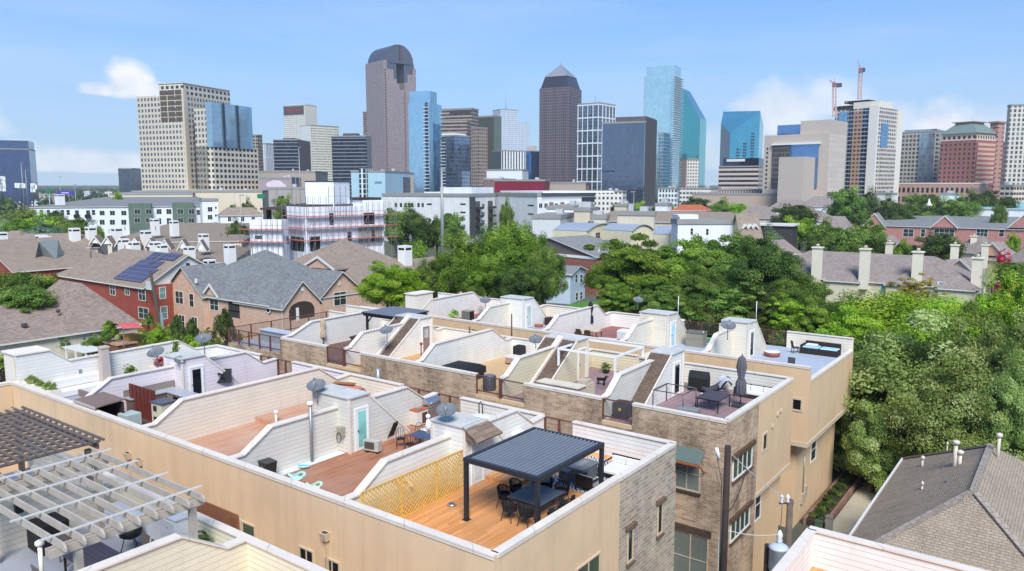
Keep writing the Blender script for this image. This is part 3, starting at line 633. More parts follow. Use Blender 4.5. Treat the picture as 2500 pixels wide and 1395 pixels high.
# ---------------------------------------------------------------- skyline
class Tower:
    """block with a near corner at pixel (xc, yt) and depth d; left face swings back by angle a; xl, xr are where the faces end"""
    def __init__(s, name, label, cat, xc, yt, xl, xr, d, a, group=None, th=None):
        s.d = d; s.xc = xc; p = DP(xc, yt, d); s.c = np.array([p[0], p[1]]); s.z = p[2]; a = R_(a)
        f_ = ray(xc, yt)*[1, 1, 0]; f_ /= np.linalg.norm(f_); r_ = np.array([f_[1], -f_[0], 0]); ul = -r_*math.cos(a)+f_*math.sin(a); ur = r_*math.sin(a)+f_*math.cos(a)
        def ln(u, x):
            q = RV*F_PX-(x-CXP)*FW; return -np.dot(p-CAM, q)/np.dot(u, q)
        s.ll = ln(ul, xl); s.lr = ln(ur, xr); s.l = (ul*s.ll)[:2]; s.r = (ur*s.lr)[:2]; s.ul = ul[:2]; s.ur = ur[:2]
        s.t = th or thing(name, label, cat, (s.c[0], s.c[1], 0), 0, group, True)
    def zp(s, y): return DP(s.xc, y, s.d)[2]
    def pt(s, u, v, z, du=0., dv=0.):
        q = s.c+s.l*u+s.r*v+s.ul*du+s.ur*dv; return (q[0], q[1], z)
    def mesh(s, mb, u0, u1, v0, v1, z0, z1, m=0, o=0.):
        b = [(u0, v0, -o, -o), (u0, v1, -o, o), (u1, v1, o, o), (u1, v0, o, -o)]
        mb.hexa([s.pt(q[0], q[1], z0, q[2], q[3]) for q in b]+[s.pt(q[0], q[1], z1, q[2], q[3]) for q in b], m); return mb
    def blk(s, name, mat, u0=0., u1=1., v0=0., v1=1., y0=None, y1=None, z0=0., z1=None, o=0., par=None, label=None):
        if y0 is not None: z0 = s.zp(y0)
        if y1 is not None: z1 = s.zp(y1)
        if z1 is None: z1 = s.z
        return s.mesh(MB(), u0, u1, v0, v1, z0, z1, 0, o).build(name, mat, par or s.t, label)
    def leftpanel(s, name, mat, u0, u1, y0, y1, out=.4, par=None, label=None):
        z0, z1 = s.zp(y0), s.zp(y1); m = MB(); b = [(u0, -out), (u0, .0), (u1, .0), (u1, -out)]
        m.hexa([s.pt(q[0], 0, z0, 0, q[1]) for q in b]+[s.pt(q[0], 0, z1, 0, q[1]) for q in b]); return m.build(name, mat, par or s.t, label)
    def rightpanel(s, name, mat, v0, v1, y0, y1, out=.4, par=None, label=None):
        z0, z1 = s.zp(y0), s.zp(y1); m = MB(); b = [(v0, -out), (v1, -out), (v1, 0.), (v0, 0.)]
        m.hexa([s.pt(0, q[0], z0, q[1], 0) for q in b]+[s.pt(0, q[0], z1, q[1], 0) for q in b]); return m.build(name, mat, par or s.t, label)
RFG = plain('8f8d88', .8, .1, .1)
def tower(name, label, xc, yt, xl, xr, d, a, mat, cap=None, cat='skyscraper', plant=None, grp='skyscrapers on the skyline', body='tower_shaft'):
    s = Tower(name, label, cat, xc, yt, xl, xr, d, a, grp); s.blk(body, mat)
    s.blk('roof_edge', cap or RFG, z0=s.z+.002, z1=s.z+1.2, o=.25)
    if plant: s.blk('plant_room', plant[0], plant[1], plant[2], plant[3], plant[4], z0=s.z+1.2, y1=plant[5])
    return s
E1 = 'office tower'
# far left dark glass block and the small one beside the beige tower
s = tower('glass_tower', 'wide dark navy glass office block cut off by the left edge', 70, 366, -140, 86, 900, 8, curtain('4b5a7c', 2., 3.9, .07, '58668a', .15, .12, .5), cat=E1)
s.blk('upper_block', curtain('52607f', 2., 3.9, .05, '616e8c', .1, .12, .5), .0, 1., .0, .9, z0=s.z+1.2, y1=344); s.leftpanel('sign_band', plain('8f9db0', .5, .1), .74, .97, 396, 391, .5)
s = tower('glass_tower', 'small grey glass office block left of the big beige tower', 322, 413, 288, 350, 1000, 20, curtain('5c6570', 3., 3.8, .1, '444b54', .2, .15, .5), cat=E1)
# big beige pair with a blue glass box
BEI = facade('c6bba8', '62666a', 3.05, 3.92, .56, .58, .35, .2, .3, lite=.2); BEI2 = facade('d0c6b5', '43474a', 4.4, 3.92, .6, .56, .4, .2, .3, lite=.05); BEW = plain('c9bba4', .85, .05, .02)
s = Tower('beige_tower', 'massive beige gridded office tower with a blue glass box on its right shoulder', E1, 446, 203, 331, 562, 560, 42, 'skyscrapers on the skyline')
s.blk('tower_shaft', BEI, 0, 1, 0, 1, y1=231); s.blk('upper_storeys', BEI2, 0., .52, 0., 1., y0=230.8, y1=203, o=-.3); s.blk('roof_edge', BEW, 0., .52, 0., 1., y0=203, y1=201.5, o=.2)
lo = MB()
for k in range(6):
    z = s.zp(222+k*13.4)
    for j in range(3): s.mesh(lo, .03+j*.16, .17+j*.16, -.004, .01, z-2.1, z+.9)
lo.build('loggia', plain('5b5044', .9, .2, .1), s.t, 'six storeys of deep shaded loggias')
s.blk('corner_pier', BEW, -.01, .03, -.01, .06, y1=215)
q = Tower('', '', '', 520, 358, 478, 630, 540, 42, th=s.t); q.blk('lower_block', facade('d2c6b0', '34373a', 4.1, 3.85, .62, .56, .4, .2, .3, lite=.08)); q.blk('stair_tower', BEI, .32, 1., 0., .5, y1=264)
q.blk('glass_box', curtain('a3bccb', 2., 3.85, .05, '88a0ad', .1, .08, .65), .0, .24, -.0, .86, y0=359, y1=249, o=.6, label='blue grey mirror glass box of three bays')
m = MB()
for v in (.22, .52): q.mesh(m, -.12, .1, v, v+.02, q.zp(358.7), q.zp(249.5))
m.build('glass_joint', plain('26323f', .3, .1), s.t)
s.rightpanel('slot', plain('2f2d30', .5, .1), .17, .34, 520, 299, 1.2, label='dark recessed slot between the two blocks')
q.blk('arcade', BEW, -.3, 2.6, -.15, 1.2, y0=520, y1=464, o=1.); 
# buildings behind, left of the rounded tower
tower('office_tower', 'slim dark beige tower peeping over the right shoulder of the beige grid tower', 628, 331, 605, 640, 900, 30, facade('a3937f', '3b3733', 4., 3.8, .7, .5), cat=E1)
tower('office_tower', 'pale ribbed concrete tower behind the beige grid tower', 648, 352, 625, 668, 1050, 40, facade('c9ccce', '9fa3a5', 3., 60, .3, .98, .1), cat=E1, plant=(plain('8e8a85', .8), .1, .9, .4, .98, 349))
s = tower('hotel_tower', 'cream hotel tower with a dark sign panel of red script near its top', 743, 258, 692, 773, 1350, 42, facade('d6d2c3', '7d7f7c', 3.4, 3.4, .62, .45, .3, .3, .2), cat='hotel')
s.rightpanel('blank_wall', plain('d3cdbd', .8, .04, .02), .0, 1., 440, 258, .4); s.blk('roof_box', plain('c9c6bc', .8), .0, .9, .1, .9, z0=s.z+1.2, y1=253)
pn = s.leftpanel('sign_panel', plain('4b4749', .6, .1), .03, .99, 279, 259, .8)
fc = bpy.data.curves.new('sign_letters', 'FONT'); fc.body = 'Fairmont'; fc.size = 9.5; fc.extrude = .3; fc.shear = .25; fc.align_x = 'CENTER'; fo = bpy.data.objects.new('tmp_text', fc); COL.objects.link(fo)
bpy.context.view_layer.update(); me = bpy.data.meshes.new_from_object(fo.evaluated_get(bpy.context.evaluated_depsgraph_get())); bpy.data.objects.remove(fo); bpy.data.curves.remove(fc)
lt = bpy.data.objects.new('sign_letters', me); COL.objects.link(lt); me.materials.append(plain('c2242c', .5, .05)); c = s.pt(.5, 0, s.zp(273.5), 0, -1.3)
lt.matrix_world = Matrix.Translation(c) @ Matrix.Rotation(math.atan2(-s.ul[1], -s.ul[0]), 4, 'Z') @ Matrix.Rotation(math.pi/2, 4, 'X'); mw = lt.matrix_world.copy(); lt.parent = s.t; lt.matrix_parent_inverse = Matrix.Translation(-Vector(s.t.location)); lt.matrix_basis = mw
s = tower('office_tower', 'cream gridded tower in front of the hotel with red sign', 757, 307, 733, 827, 1150, 62, facade('d5d0bd', '8b8a7c', 3., 3.7, .8, .5, .3, .3, .3), cat=E1); s.leftpanel('blank_wall', plain('dcdcd8', .7, .03), 0, 1, 440, 307, .3)
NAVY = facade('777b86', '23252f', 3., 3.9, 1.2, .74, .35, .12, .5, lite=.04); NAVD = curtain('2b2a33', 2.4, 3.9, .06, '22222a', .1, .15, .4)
for xc, yt, xl, xr, d, lb, pl in ((727, 343, 667, 757, 880, 'dark navy office slab with pale floor stripes, left of the two', 338), (894, 334, 809, 906, 860, 'dark navy office slab with pale floor stripes, tucked against the rounded tower', 327)):
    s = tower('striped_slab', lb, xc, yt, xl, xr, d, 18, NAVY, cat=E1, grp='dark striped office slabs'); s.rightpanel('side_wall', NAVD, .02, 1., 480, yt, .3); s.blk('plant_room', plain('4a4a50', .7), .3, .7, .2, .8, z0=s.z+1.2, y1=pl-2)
tower('office_tower', 'thin brown tower edge just left of the rounded tower', 898, 274, 886, 915, 1300, 40, facade('8d7263', '5a483f', 3., 3.9, .9, .5), cat=E1)
# the tall rounded-top tower
GRN_ = facade('8d7b76', 'a9a2a3', 3.1, 4., .52, .5, .25, .2, .35, lite=.15); GRD = facade('8d7b76', '3b3233', 3.1, 4., .5, .55, .3, .2, .3, lite=.0); AG = curtain('6c6a70', 3., 4., .05, '57565b', .08, .15, .55)
s = Tower('round_topped_tower', 'tallest tower, mauve granite with a grey barrel-vaulted glass top and keyhole opening', 'skyscraper', 936, 151, 892, 1015, 1100, 60, 'skyscrapers on the skyline')
s.blk('granite_shaft', GRN_, 0, 1, 0, 1, y1=216)
gs = MB()
for u0, u1, v0, v1, y in ((0, 1, 0, .1, 146), (0, 1, .1, .3, 167), (0, 1, .3, .4, 191), (0, 1, .4, .48, 201), (0, 1, .9, 1., 160), (0, 1, .74, .9, 176), (0, 1, .64, .74, 197)): s.mesh(gs, u0, u1, v0, v1, s.zp(216.2), s.zp(y))
gs.build('stepped_shoulder', GRN_, s.t)
m = MB()
for v in (.03, ): s.mesh(m, -.012, .01, v, v+.05, 0, s.zp(168))
for v in (.62, ): s.mesh(m, -.012, .01, v, v+.02, 0, s.zp(216))
m.build('corner_window_strip', GRD, s.t)
# vault: arch section across the right face, drawn back along the left face; a keyhole is left open in the middle
N = 20; zb = s.zp(160); zt = s.zp(103.5)
def arc(v): t = (v-.03)/.94*2-1; return zb+(zt-zb)*math.sqrt(max(0., 1-abs(t)**2.2))
vm = MB(); vs = [.03+.94*k/N for k in range(N+1)]
z0 = s.zp(216.4)
for a, b in zip(vs[:-1], vs[1:]):
    hole = a > .39 and b < .67
    zl = s.zp(148) if hole else z0
    P8 = [s.pt(.03, a, zl), s.pt(.03, b, zl), s.pt(.97, b, zl), s.pt(.97, a, zl), s.pt(.03, a, max(arc(a), zl+.1)), s.pt(.03, b, max(arc(b), zl+.1)), s.pt(.97, b, max(arc(b), zl+.1)), s.pt(.97, a, max(arc(a), zl+.1))]
    vm.hexa(P8, 0, '' if hole else 'b')
vm.build('glass_vault', AG, s.t); s.blk('recess_wall', plain('58555b', .5, .08), .3, .34, .4, .5, y0=216, y1=148); s.blk('recess_wall', curtain('77767d', 3., 4., .05, None, .1), .3, .34, .5, .67, y0=216, y1=148)
s.blk('vault_slot', plain('5a484a', .5), .0, .03, .51, .56, y0=144, y1=105); s.blk('lintel_frame', AG, .0, .03, .2, .86, y0=151, y1=143)
# blue glass residential tower with balconies
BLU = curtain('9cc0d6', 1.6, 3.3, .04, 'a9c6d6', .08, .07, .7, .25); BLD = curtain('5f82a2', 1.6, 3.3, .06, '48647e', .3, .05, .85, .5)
s = Tower('glass_apartment_tower', 'slender sky blue glass tower with a column of white balconies', 'skyscraper', 1047, 225, 996, 1078, 640, 24, 'skyscrapers on the skyline')
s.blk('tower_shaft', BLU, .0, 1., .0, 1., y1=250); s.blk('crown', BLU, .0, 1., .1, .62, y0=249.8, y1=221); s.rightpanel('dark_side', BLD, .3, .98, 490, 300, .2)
def balconies(s, n, y0, y1, u=None, v=None, dep=1.6, mat=None):
    b = MB(); mat = mat or plain('dcdfe2', .5, .05)
    for k in range(n):
        z = s.zp(y0+(y1-y0)*k/n); p = [s.pt(u[0], 0, 0, 0, -dep), s.pt(u[0], 0, 0), s.pt(u[1], 0, 0), s.pt(u[1], 0, 0, 0, -dep)] if u else [s.pt(0, v[0], 0, -dep), s.pt(0, v[1], 0, -dep), s.pt(0, v[1], 0), s.pt(0, v[0], 0)]
        b.hexa([(x, y, z-.22) for x, y, _ in p]+[(x, y, z+.22) for x, y, _ in p])
    o = b.build('balcony_stack', mat, s.t); o['kind'] = 'stuff'; return o
balconies(s, 26, 478, 254, u=(.02, .26), dep=1.8); balconies(s, 22, 478, 262, v=(.86, 1.06), dep=1.5)
s.leftpanel('balcony_recess', plain('3e4a58', .3, .3), .06, .2, 486, 250, .15)
# brown banded pair, glass block with white crown
BRB = facade('9c8a7d', '4f423c', 2.8, 3.9, 1.2, .56, .3, .25, .3, lite=.06)
s = tower('banded_tower', 'brown granite tower with horizontal window bands and dark top band', 1152, 266, 1077, 1168, 900, 22, BRB, cat=E1, grp='brown banded towers'); s.leftpanel('dark_band', plain('3f3a3b', .4), .02, .72, 276, 268, .5)
tower('banded_tower', 'lower brown banded block stepping down in front of the dark-topped one', 1140, 294, 1078, 1150, 880, 16, BRB, cat=E1, grp='brown banded towers')
tower('banded_tower', 'narrow brown grid tower right of the glass block with white crown', 1168, 313, 1150, 1190, 870, 45, facade('9c8a7d', '4f423c', 3., 3.9, .55, .55, .3), cat=E1, grp='brown banded towers')
s = tower('glass_block', 'blue glass apartment block with white penthouse, right of the slender blue tower', 1109, 333, 1078, 1147, 620, 40, curtain('6b7f98', 2.4, 3.3, .1, 'a3adb8', .35, .06, .8, .5), cat='apartment tower'); s.blk('penthouse', plain('e6e6e2', .6), .0, 1., .0, .75, z0=s.z+1.2, y1=325); balconies(s, 18, 480, 340, u=(.7, 1.02), dep=1.2)
s = tower('gold_glass_tower', 'olive gold mirror glass tower behind the brown grid tower', 1206, 286, 1168, 1224, 1200, 30, curtain('777a66', 3., 3.9, .05, '6a6450', .15, .1, .7, .4), cat=E1); s.blk('roof_crown', plain('a38c6a', .6), z0=s.z+1.2, y1=282, o=.5)
s = tower('office_tower', 'pale grey gridded tower with a thin mast on its roof', 1222, 268, 1203, 1264, 1500, 62, facade('c4cbd2', '8592a0', 3., 3.8, .55, .5, .2, .2, .3), cat=E1)
s.blk('lower_wing', facade('c4cbd2', '8592a0', 3., 3.8, .55, .5, .2, .2, .3), .1, .9, 1.0, 1.75, y1=297); a = s.pt(.3, .45, s.z); MB().tube(a, (a[0], a[1], s.zp(228)), .7, 6, .25).build('mast', metal('b8bcc0'), s.t)
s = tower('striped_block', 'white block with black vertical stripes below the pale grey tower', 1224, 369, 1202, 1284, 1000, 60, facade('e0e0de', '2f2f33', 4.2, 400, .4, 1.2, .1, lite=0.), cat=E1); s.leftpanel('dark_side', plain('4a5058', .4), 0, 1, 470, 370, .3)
s = tower('office_block', 'small blue glass block left of the pyramid-topped tower', 1297, 370, 1282, 1330, 1100, 40, curtain('4f7db0', 2.5, 3.9, .05, None, .15), cat=E1); s.blk('roof_box', plain('c7c2b4', .7), 0, .8, 0, .4, z0=s.z+1.2, y1=357)
# pyramid-topped tower
PUR = facade('6e6266', '3f363b', 2.9, 3.9, .55, .6, .35, .2, .35, lite=.03); PUD = facade('6b6064', '332c30', 2.9, 3.9, .62, .62, .3, .15, .4, lite=0.)
s = Tower('pyramid_tower', 'dark plum granite tower with chamfered crown and grey pyramid roof', 'skyscraper', 1389, 213, 1317, 1420, 1080, 24, 'skyscrapers on the skyline')
s.blk('granite_shaft', PUR, y1=212)
m = MB()
for u in (.1, .42, .74): s.mesh(m, u, u+.14, -.02, .01, 0, s.zp(222 if u != .42 else 214))
m.build('projecting_bay', PUD, s.t)
def frus(s, name, i0, y0, i1, y1, mat, lab=None):
    z0, z1 = s.zp(y0), s.zp(y1); m = MB(); q = lambda i, z: [s.pt(i, i, z), s.pt(i, 1-i, z), s.pt(1-i, 1-i, z), s.pt(1-i, i, z)]
    m.hexa(q(i0, z0)+q(i1, z1)); return m.build(name, mat, s.t, lab)
frus(s, 'crown_glazing', .03, 212, .13, 183, curtain('564d52', 3., 3.9, .06, None, .2, .12, .6)); frus(s, 'pyramid_roof', .11, 183, .49, 150, metal('a3a3a6', .45, .5))
a = s.pt(.5, .5, s.zp(151)); MB().tube(a, (a[0], a[1], s.zp(140)), .4, 6, .15).build('spire', GALV, s.t)
# white framed glass tower, dark mirror block
s = tower('framed_glass_tower', 'glass apartment tower in a white concrete frame with six-storey bays', 1462, 253, 1411, 1503, 700, 32, curtain('5f6d78', 1.8, 3.2, .09, 'b9bec2', .45, .06, .7, .5), cat='apartment tower')
m = MB()
for k in range(8): z = s.zp(255+k*31.5); s.mesh(m, 0, 1, 0, 1, z-.55, z+.55, 0, .5)
for u in (.0, .25, .5, .75, .97): s.mesh(m, u, u+.03, -.012, .01, 0, s.zp(254))
for v in (.2, .4, .6, .8, .97): s.mesh(m, -.02, .01, v, v+.03, 0, s.zp(254))
m.build('concrete_frame', plain('dfe0e0', .6, .04), s.t); s.blk('plant_room', plain('d9d7d0', .7), .3, .8, .2, .7, z0=s.z+1.2, y1=247); a = s.pt(.5, .4, s.zp(248)); MB().tube(a, (a[0], a[1], s.zp(226)), .3, 5, .12).build('mast', GALV, s.t)
s = tower('dark_glass_block', 'dark slate mirror glass block with a charcoal core on the right', 1574, 300, 1471, 1602, 520, 14, curtain('6c7689', 1.6, 3.6, .05, '586274', .1, .06, .75, .3), cat=E1, plant=(plain('5b5557', .7, .06, .05), .0, .72, .1, .9, 283))
s.rightpanel('charcoal_core', plain('514b4c', .7, .08, .05), .15, 1.0, 505, 285, .6); s.leftpanel('dark_joint', plain('2b3547', .2, .1), .69, .98, 419, 416, .25)
# pale glass tower with balconies
s = Tower('pale_glass_tower', 'pale mint mirror glass tower with curved balconies stacked down its right edge', 'skyscraper', 1648, 160, 1573, 1664, 930, 16, 'skyscrapers on the skyline')
PG = curtain('bedbe0', 1.5, 3.8, .05, 'bcd3d6', .1, .06, .75, .3)
s.blk('tower_shaft', PG, 0, 1, 0, 1, y1=183); s.blk('crown', PG, .01, .93, .05, .95, y0=182.9, y1=158); balconies(s, 52, 478, 182, v=(-.25, 1.1), dep=3., mat=plain('d8e3e4', .5, .05)); balconies(s, 36, 400, 186, u=(.97, 1.03), dep=1.5)
tower('lattice_block', 'glazed lattice block reflected dark in front of the pale glass tower', 1620, 326, 1607, 1636, 880, 20, curtain('6d8796', 2.6, 3.8, .16, 'c6d3d6', .4, .08, .6), cat='apartment tower')
# green glass prism
s = Tower('glass_prism', 'teal glass prism with a long slanting roof, half hidden by the pale glass tower', 'skyscraper', 1709, 288, 1652, 1724.5, 1200, 14, 'skyscrapers on the skyline')
TEA = curtain('4fa4aa', 2.4, 3.9, .03, '3a979c', .06, .05, .8, .15); TEL = curtain('78c8c6', 2.4, 3.9, .03, None, .06, .05, .8, .15)
zl, zh = s.zp(289), s.zp(214); m = MB()
b = [(0, 0), (0, 1), (.76, 1), (.76, 0), (1, 1), (1, 0)]
m.hexa([s.pt(0, 0, 0), s.pt(0, 1, 0), s.pt(.76, 1, 0), s.pt(.76, 0, 0), s.pt(0, 0, zl), s.pt(0, 1, zl), s.pt(.76, 1, zh), s.pt(.76, 0, zh)], 0, '')
m.hexa([s.pt(.76, 0, 0), s.pt(.76, 1, 0), s.pt(1, 1, 0), s.pt(1, 0, 0), s.pt(.76, 0, zh), s.pt(.76, 1, zh), s.pt(1, 1, zh), s.pt(1, 0, zh)], 0)
m.build('glass_shaft', TEA, s.t); s.rightpanel('pale_end', TEL, .02, 1., 455, 290, .3)
s = tower('apartment_block', 'small cream and tan apartment block at the foot of the teal prism', 1678, 390, 1661, 1707, 800, 55, facade('d5cbc0', '7d7c7a', 3.2, 3.3, .55, .5, .3), cat='apartment tower'); s.leftpanel('tan_side', plain('a98d80', .8), .1, .8, 465, 391, .3)
# turquoise faceted tower: points of its facets in the photograph set at their own depths
t = thing('faceted_tower', 'bright turquoise glass tower with triangular faceted top', 'skyscraper', tuple(DP(1783, 470, 900)*[1, 1, 0]), 0, 'skyscrapers on the skyline', True)
Cc, Bb, Lf, Aa, Rr = DP(1783, 325, 900), DP(1856, 271, 955), DP(1760, 304, 935), DP(1766, 273, 985), DP(1864, 307, 985)
fl = lambda p: (p[0], p[1], 0); TUR = curtain('4fb2cc', 2.2, 3.8, .04, '2888a5', .1, .05, .8, .35); TUT = curtain('62c8d8', 2.2, 3.8, .03, '54c3d6', .05, .08, .8, .15)
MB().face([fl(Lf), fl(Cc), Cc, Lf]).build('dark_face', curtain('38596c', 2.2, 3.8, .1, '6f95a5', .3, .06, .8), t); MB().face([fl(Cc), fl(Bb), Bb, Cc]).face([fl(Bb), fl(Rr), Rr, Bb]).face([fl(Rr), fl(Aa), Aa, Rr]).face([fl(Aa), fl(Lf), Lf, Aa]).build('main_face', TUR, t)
MB().face([Lf, Cc, Bb, Aa]).face([Aa, Bb, Rr]).build('faceted_top', TUT, t)
m = MB(); dv = (Bb-Cc)*[1, 1, 0]; nn = np.array([dv[1], -dv[0], 0]); nn /= np.linalg.norm(nn)
for f_, y in ((.22, 360), (.45, 345), (.72, 318)):
    p0 = Cc+dv*f_; p1 = Cc+dv*(f_+.1); z1 = DP(1783+73*f_, y, 920)[2]
    for k in range(22):
        z = z1-k*3.6-3.6
        if z > 30: m.hexa([tuple(p0[:2])+(z,), tuple((p0+nn*.5)[:2])+(z,), tuple((p1+nn*.5)[:2])+(z,), tuple(p1[:2])+(z,), tuple(p0[:2])+(z+2.,), tuple((p0+nn*.5)[:2])+(z+2.,), tuple((p1+nn*.5)[:2])+(z+2.,), tuple(p1[:2])+(z+2.,)])
m.build('balcony_bay', plain('24465a', .3, .2), t)
s = tower('banded_block', 'tan office block with dark ribbon windows below the turquoise tower', 1852, 408, 1755, 1864, 700, 12, facade('c3b2a3', '353843', 3., 4.1, 1.2, .5, .3, .15, .4, lite=.03), cat='office block'); s.blk('glass_floor', curtain('3c4458', 2., 3.6, .08, '5b6274', .2), .0, .9, .0, 1., z0=s.z+1.2, y1=386); s.leftpanel('roof_sign_band', plain('d8d2ca', .6), .34, .8, 394, 388, 1.2)
s = tower('arcaded_block', 'long low tan block with a row of narrow slit windows', 1990, 466, 1752, 2030, 600, 10, facade('c6b3a4', '3a3431', 2.2, 6.6, .42, .6, .2, .3, .2, lite=0.), cat='office block', body='building_body')
# tan museum-like blocks with blue glass
TNP = plain('bcaea0', .8, .05, .03); TNR = facade('bfb1a2', 'c8bbae', 12, 3.6, 1.2, .84, .05, .8, 0., lite=0.)
s = Tower('tan_block_complex', 'tan blank-walled building with blue mirror glass bands left of the crane tower', 'office block', 2024, 291, 1868, 2070, 560, 20)
s.blk('back_block', TNP, .0, .46, .1, 1., y1=291); s.blk('shoulder_block', TNP, .0, 1., .0, .9, y1=325); s.blk('blue_top', curtain('7596c4', 1.8, 3.6, .06, '6d96cf', .08, .06, .8), .46, .9, .3, .9, y0=326, y1=297)
s.leftpanel('blue_band', curtain('7294c2', 1.8, 3.6, .06, '6d96cf', .08, .06, .8), .13, .84, 460, 350, .6); s.leftpanel('louvre_panel', facade('6f6a68', '4f4a48', 1.2, 3.6, .7, .8, .2), .58, .85, 458, 353, .9); s.leftpanel('eave_line', plain('e3e0da', .6), .1, .86, 351, 347, 2.)
s.rightpanel('panel_grid', TNR, .1, .9, 470, 326, .5)
s.leftpanel('front_block', TNP, .17, .55, 560, 384, 22.); 
m = MB()
for k in range(10): z = s.zp(358+k*11); s.mesh(m, .93, .955, -.006, .01, z-.9, z+.5)
m.build('window_column', plain('2c2a2e', .3), s.t)
# tower under construction with two cranes
s = Tower('construction_tower', 'cream concrete residential tower under construction with tan and glass bays', 'skyscraper', 2148, 246, 2040, 2204, 600, 24, 'skyscrapers on the skyline')
s.blk('tower_shaft', facade('d3c8b6', '566070', 3.4, 3.2, .7, .62, .5, .1, .5, lite=.1), 0, 1, 0, 1, y1=262); s.blk('top_block', plain('ded5c4', .75, .04), .0, .58, .0, .55, y0=262, y1=246); s.leftpanel('white_pier', plain('dfd9cd', .7, .04), .0, .2, 500, 256, 1.4); s.blk('right_pier', plain('ded6c8', .7, .04), -.02, .3, .78, 1.02, y1=262)
s.leftpanel('glass_bay', facade('9aa5b0', '24314a', 2.2, 3.2, .94, .76, .5, .08, .7, lite=.03), .24, .36, 500, 262, .5); s.leftpanel('glass_bay', facade('9aa5b0', '24314a', 2.2, 3.2, .94, .76, .5, .08, .7, lite=.03), .56, .66, 500, 262, .5)
s.leftpanel('brick_bay', facade('b08e74', '4a4240', 3.0, 3.2, .6, .45, .3), .36, .56, 500, 268, .8); s.leftpanel('sky_glass_bay', curtain('8fb4d0', 2., 3.2, .06, None, .1), .7, .9, 305, 268, .6)
s.rightpanel('glass_bay', curtain('7fa6cc', 2., 3.2, .06, None, .15), .12, .4, 360, 300, .5); s.rightpanel('balcony_bay', facade('c9bfb2', '50483f', 2.4, 3.2, .7, .55, .4), .12, .75, 500, 361, 1.2)
m = MB()
for k in range(3): z = s.zp(262-k*4.2); s.mesh(m, .62, 1.04, .0, .7, z, z+.5)
for u in (.64, .74, .84, .94, 1.02):
    for v in (0., .35, .68): s.mesh(m, u, u+.015, v, v+.02, s.zp(262), s.zp(252))
for k in range(2): z = s.zp(245-k*4.); s.mesh(m, .3, .86, .1, .6, z, z+.45)
for u in (.32, .5, .68, .84): s.mesh(m, u, u+.015, .12, .14, s.zp(246), s.zp(240))
m.build('bare_floor_frame', plain('574a44', .85, .2), s.t)
def crane(xb, yb, yt, d, jx, jy, cx, cy, lb):
    b = DP(xb, yb, d); tp = DP(xb+(3 if xb > 2080 else 0), yt, d); t = thing('tower_crane', lb, 'crane', (b[0], b[1], b[2]), 0, 'tower cranes', True); m = MB(); w = 1.1
    q = [Vector(b)+Vector((sx*w, sy*w, 0)) for sx in (-1, 1) for sy in (-1, 1)]; up = Vector(tp)-Vector(b); n = int(up.length/2.6)
    for p in q: m.beam(p, p+up, .35, .35)
    for k in range(n):
        o = up*k/n; o2 = up*(k+1)/n
        for i, j in ((0, 1), (1, 3), (3, 2), (2, 0)): m.beam(q[i]+o, q[j]+o2, .2, .2)
    m.build('mast', plain('cfa9a4', .6, .3, .2), t, 'red and white lattice mast')
    j = Vector(DP(jx, jy, d)); c = Vector(DP(cx, cy, d)); T = Vector(tp); k = MB(); dr = (j-T).normalized(); up2 = Vector((0, 0, 1.4))
    k.beam(T, j, .3, .3); k.beam(T+up2, j+up2*.3, .3, .3)
    for i in range(9): k.beam(T+(j-T)*i/9+up2*(1-i/9*.7)*(i % 2), T+(j-T)*(i+1)/9+up2*(1-(i+1)/9*.7)*((i+1) % 2), .18, .18)
    k.build('jib', plain('b98a86', .6, .2), t); e = MB(); e.beam(T, c, .8, .6); e.box(c.x-1.6, c.y-1.6, c.z-1.8, c.x+1.6, c.y+1.6, c.z+1.); e.build('counterweight', plain('55555c', .7), t)
    MB().box(T.x-1.3, T.y-1.3, T.z-1.6, T.x+1.3, T.y+1.3, T.z+1.4).build('cab', plain('8e6a66', .6), t)
    MB().beam(T+up2, T+up2+Vector((0, 0, 3.5)), .25, .25).build('mast_head', plain('c98d86', .6), t)
crane(2098, 243, 172, 590, 2093, 149, 2106, 170, 'taller tower crane on the tower under construction, boom raised steeply')
crane(2037, 285, 207, 590, 2025, 197, 2049, 207, 'shorter tower crane left of the tower under construction, boom nearly level')
s = tower('glazed_tower', 'grey-beige glazed tower with a curved cornice right of the crane tower', 2292, 322, 2192, 2345, 720, 12, facade('a8a093', '54585a', 3.2, 3.9, .66, .6, .45, .12, .5, lite=.2), cat=E1); s.leftpanel('glass_bay', curtain('8b9aa6', 2.4, 3.9, .1, 'b0b5b8', .35, .08, .6), .08, .45, 446, 325, .8); s.blk('glass_crown', curtain('a8b3bb', 2., 4., .1, None, .1), .1, .9, .1, .9, z0=s.z+1.2, y1=313)
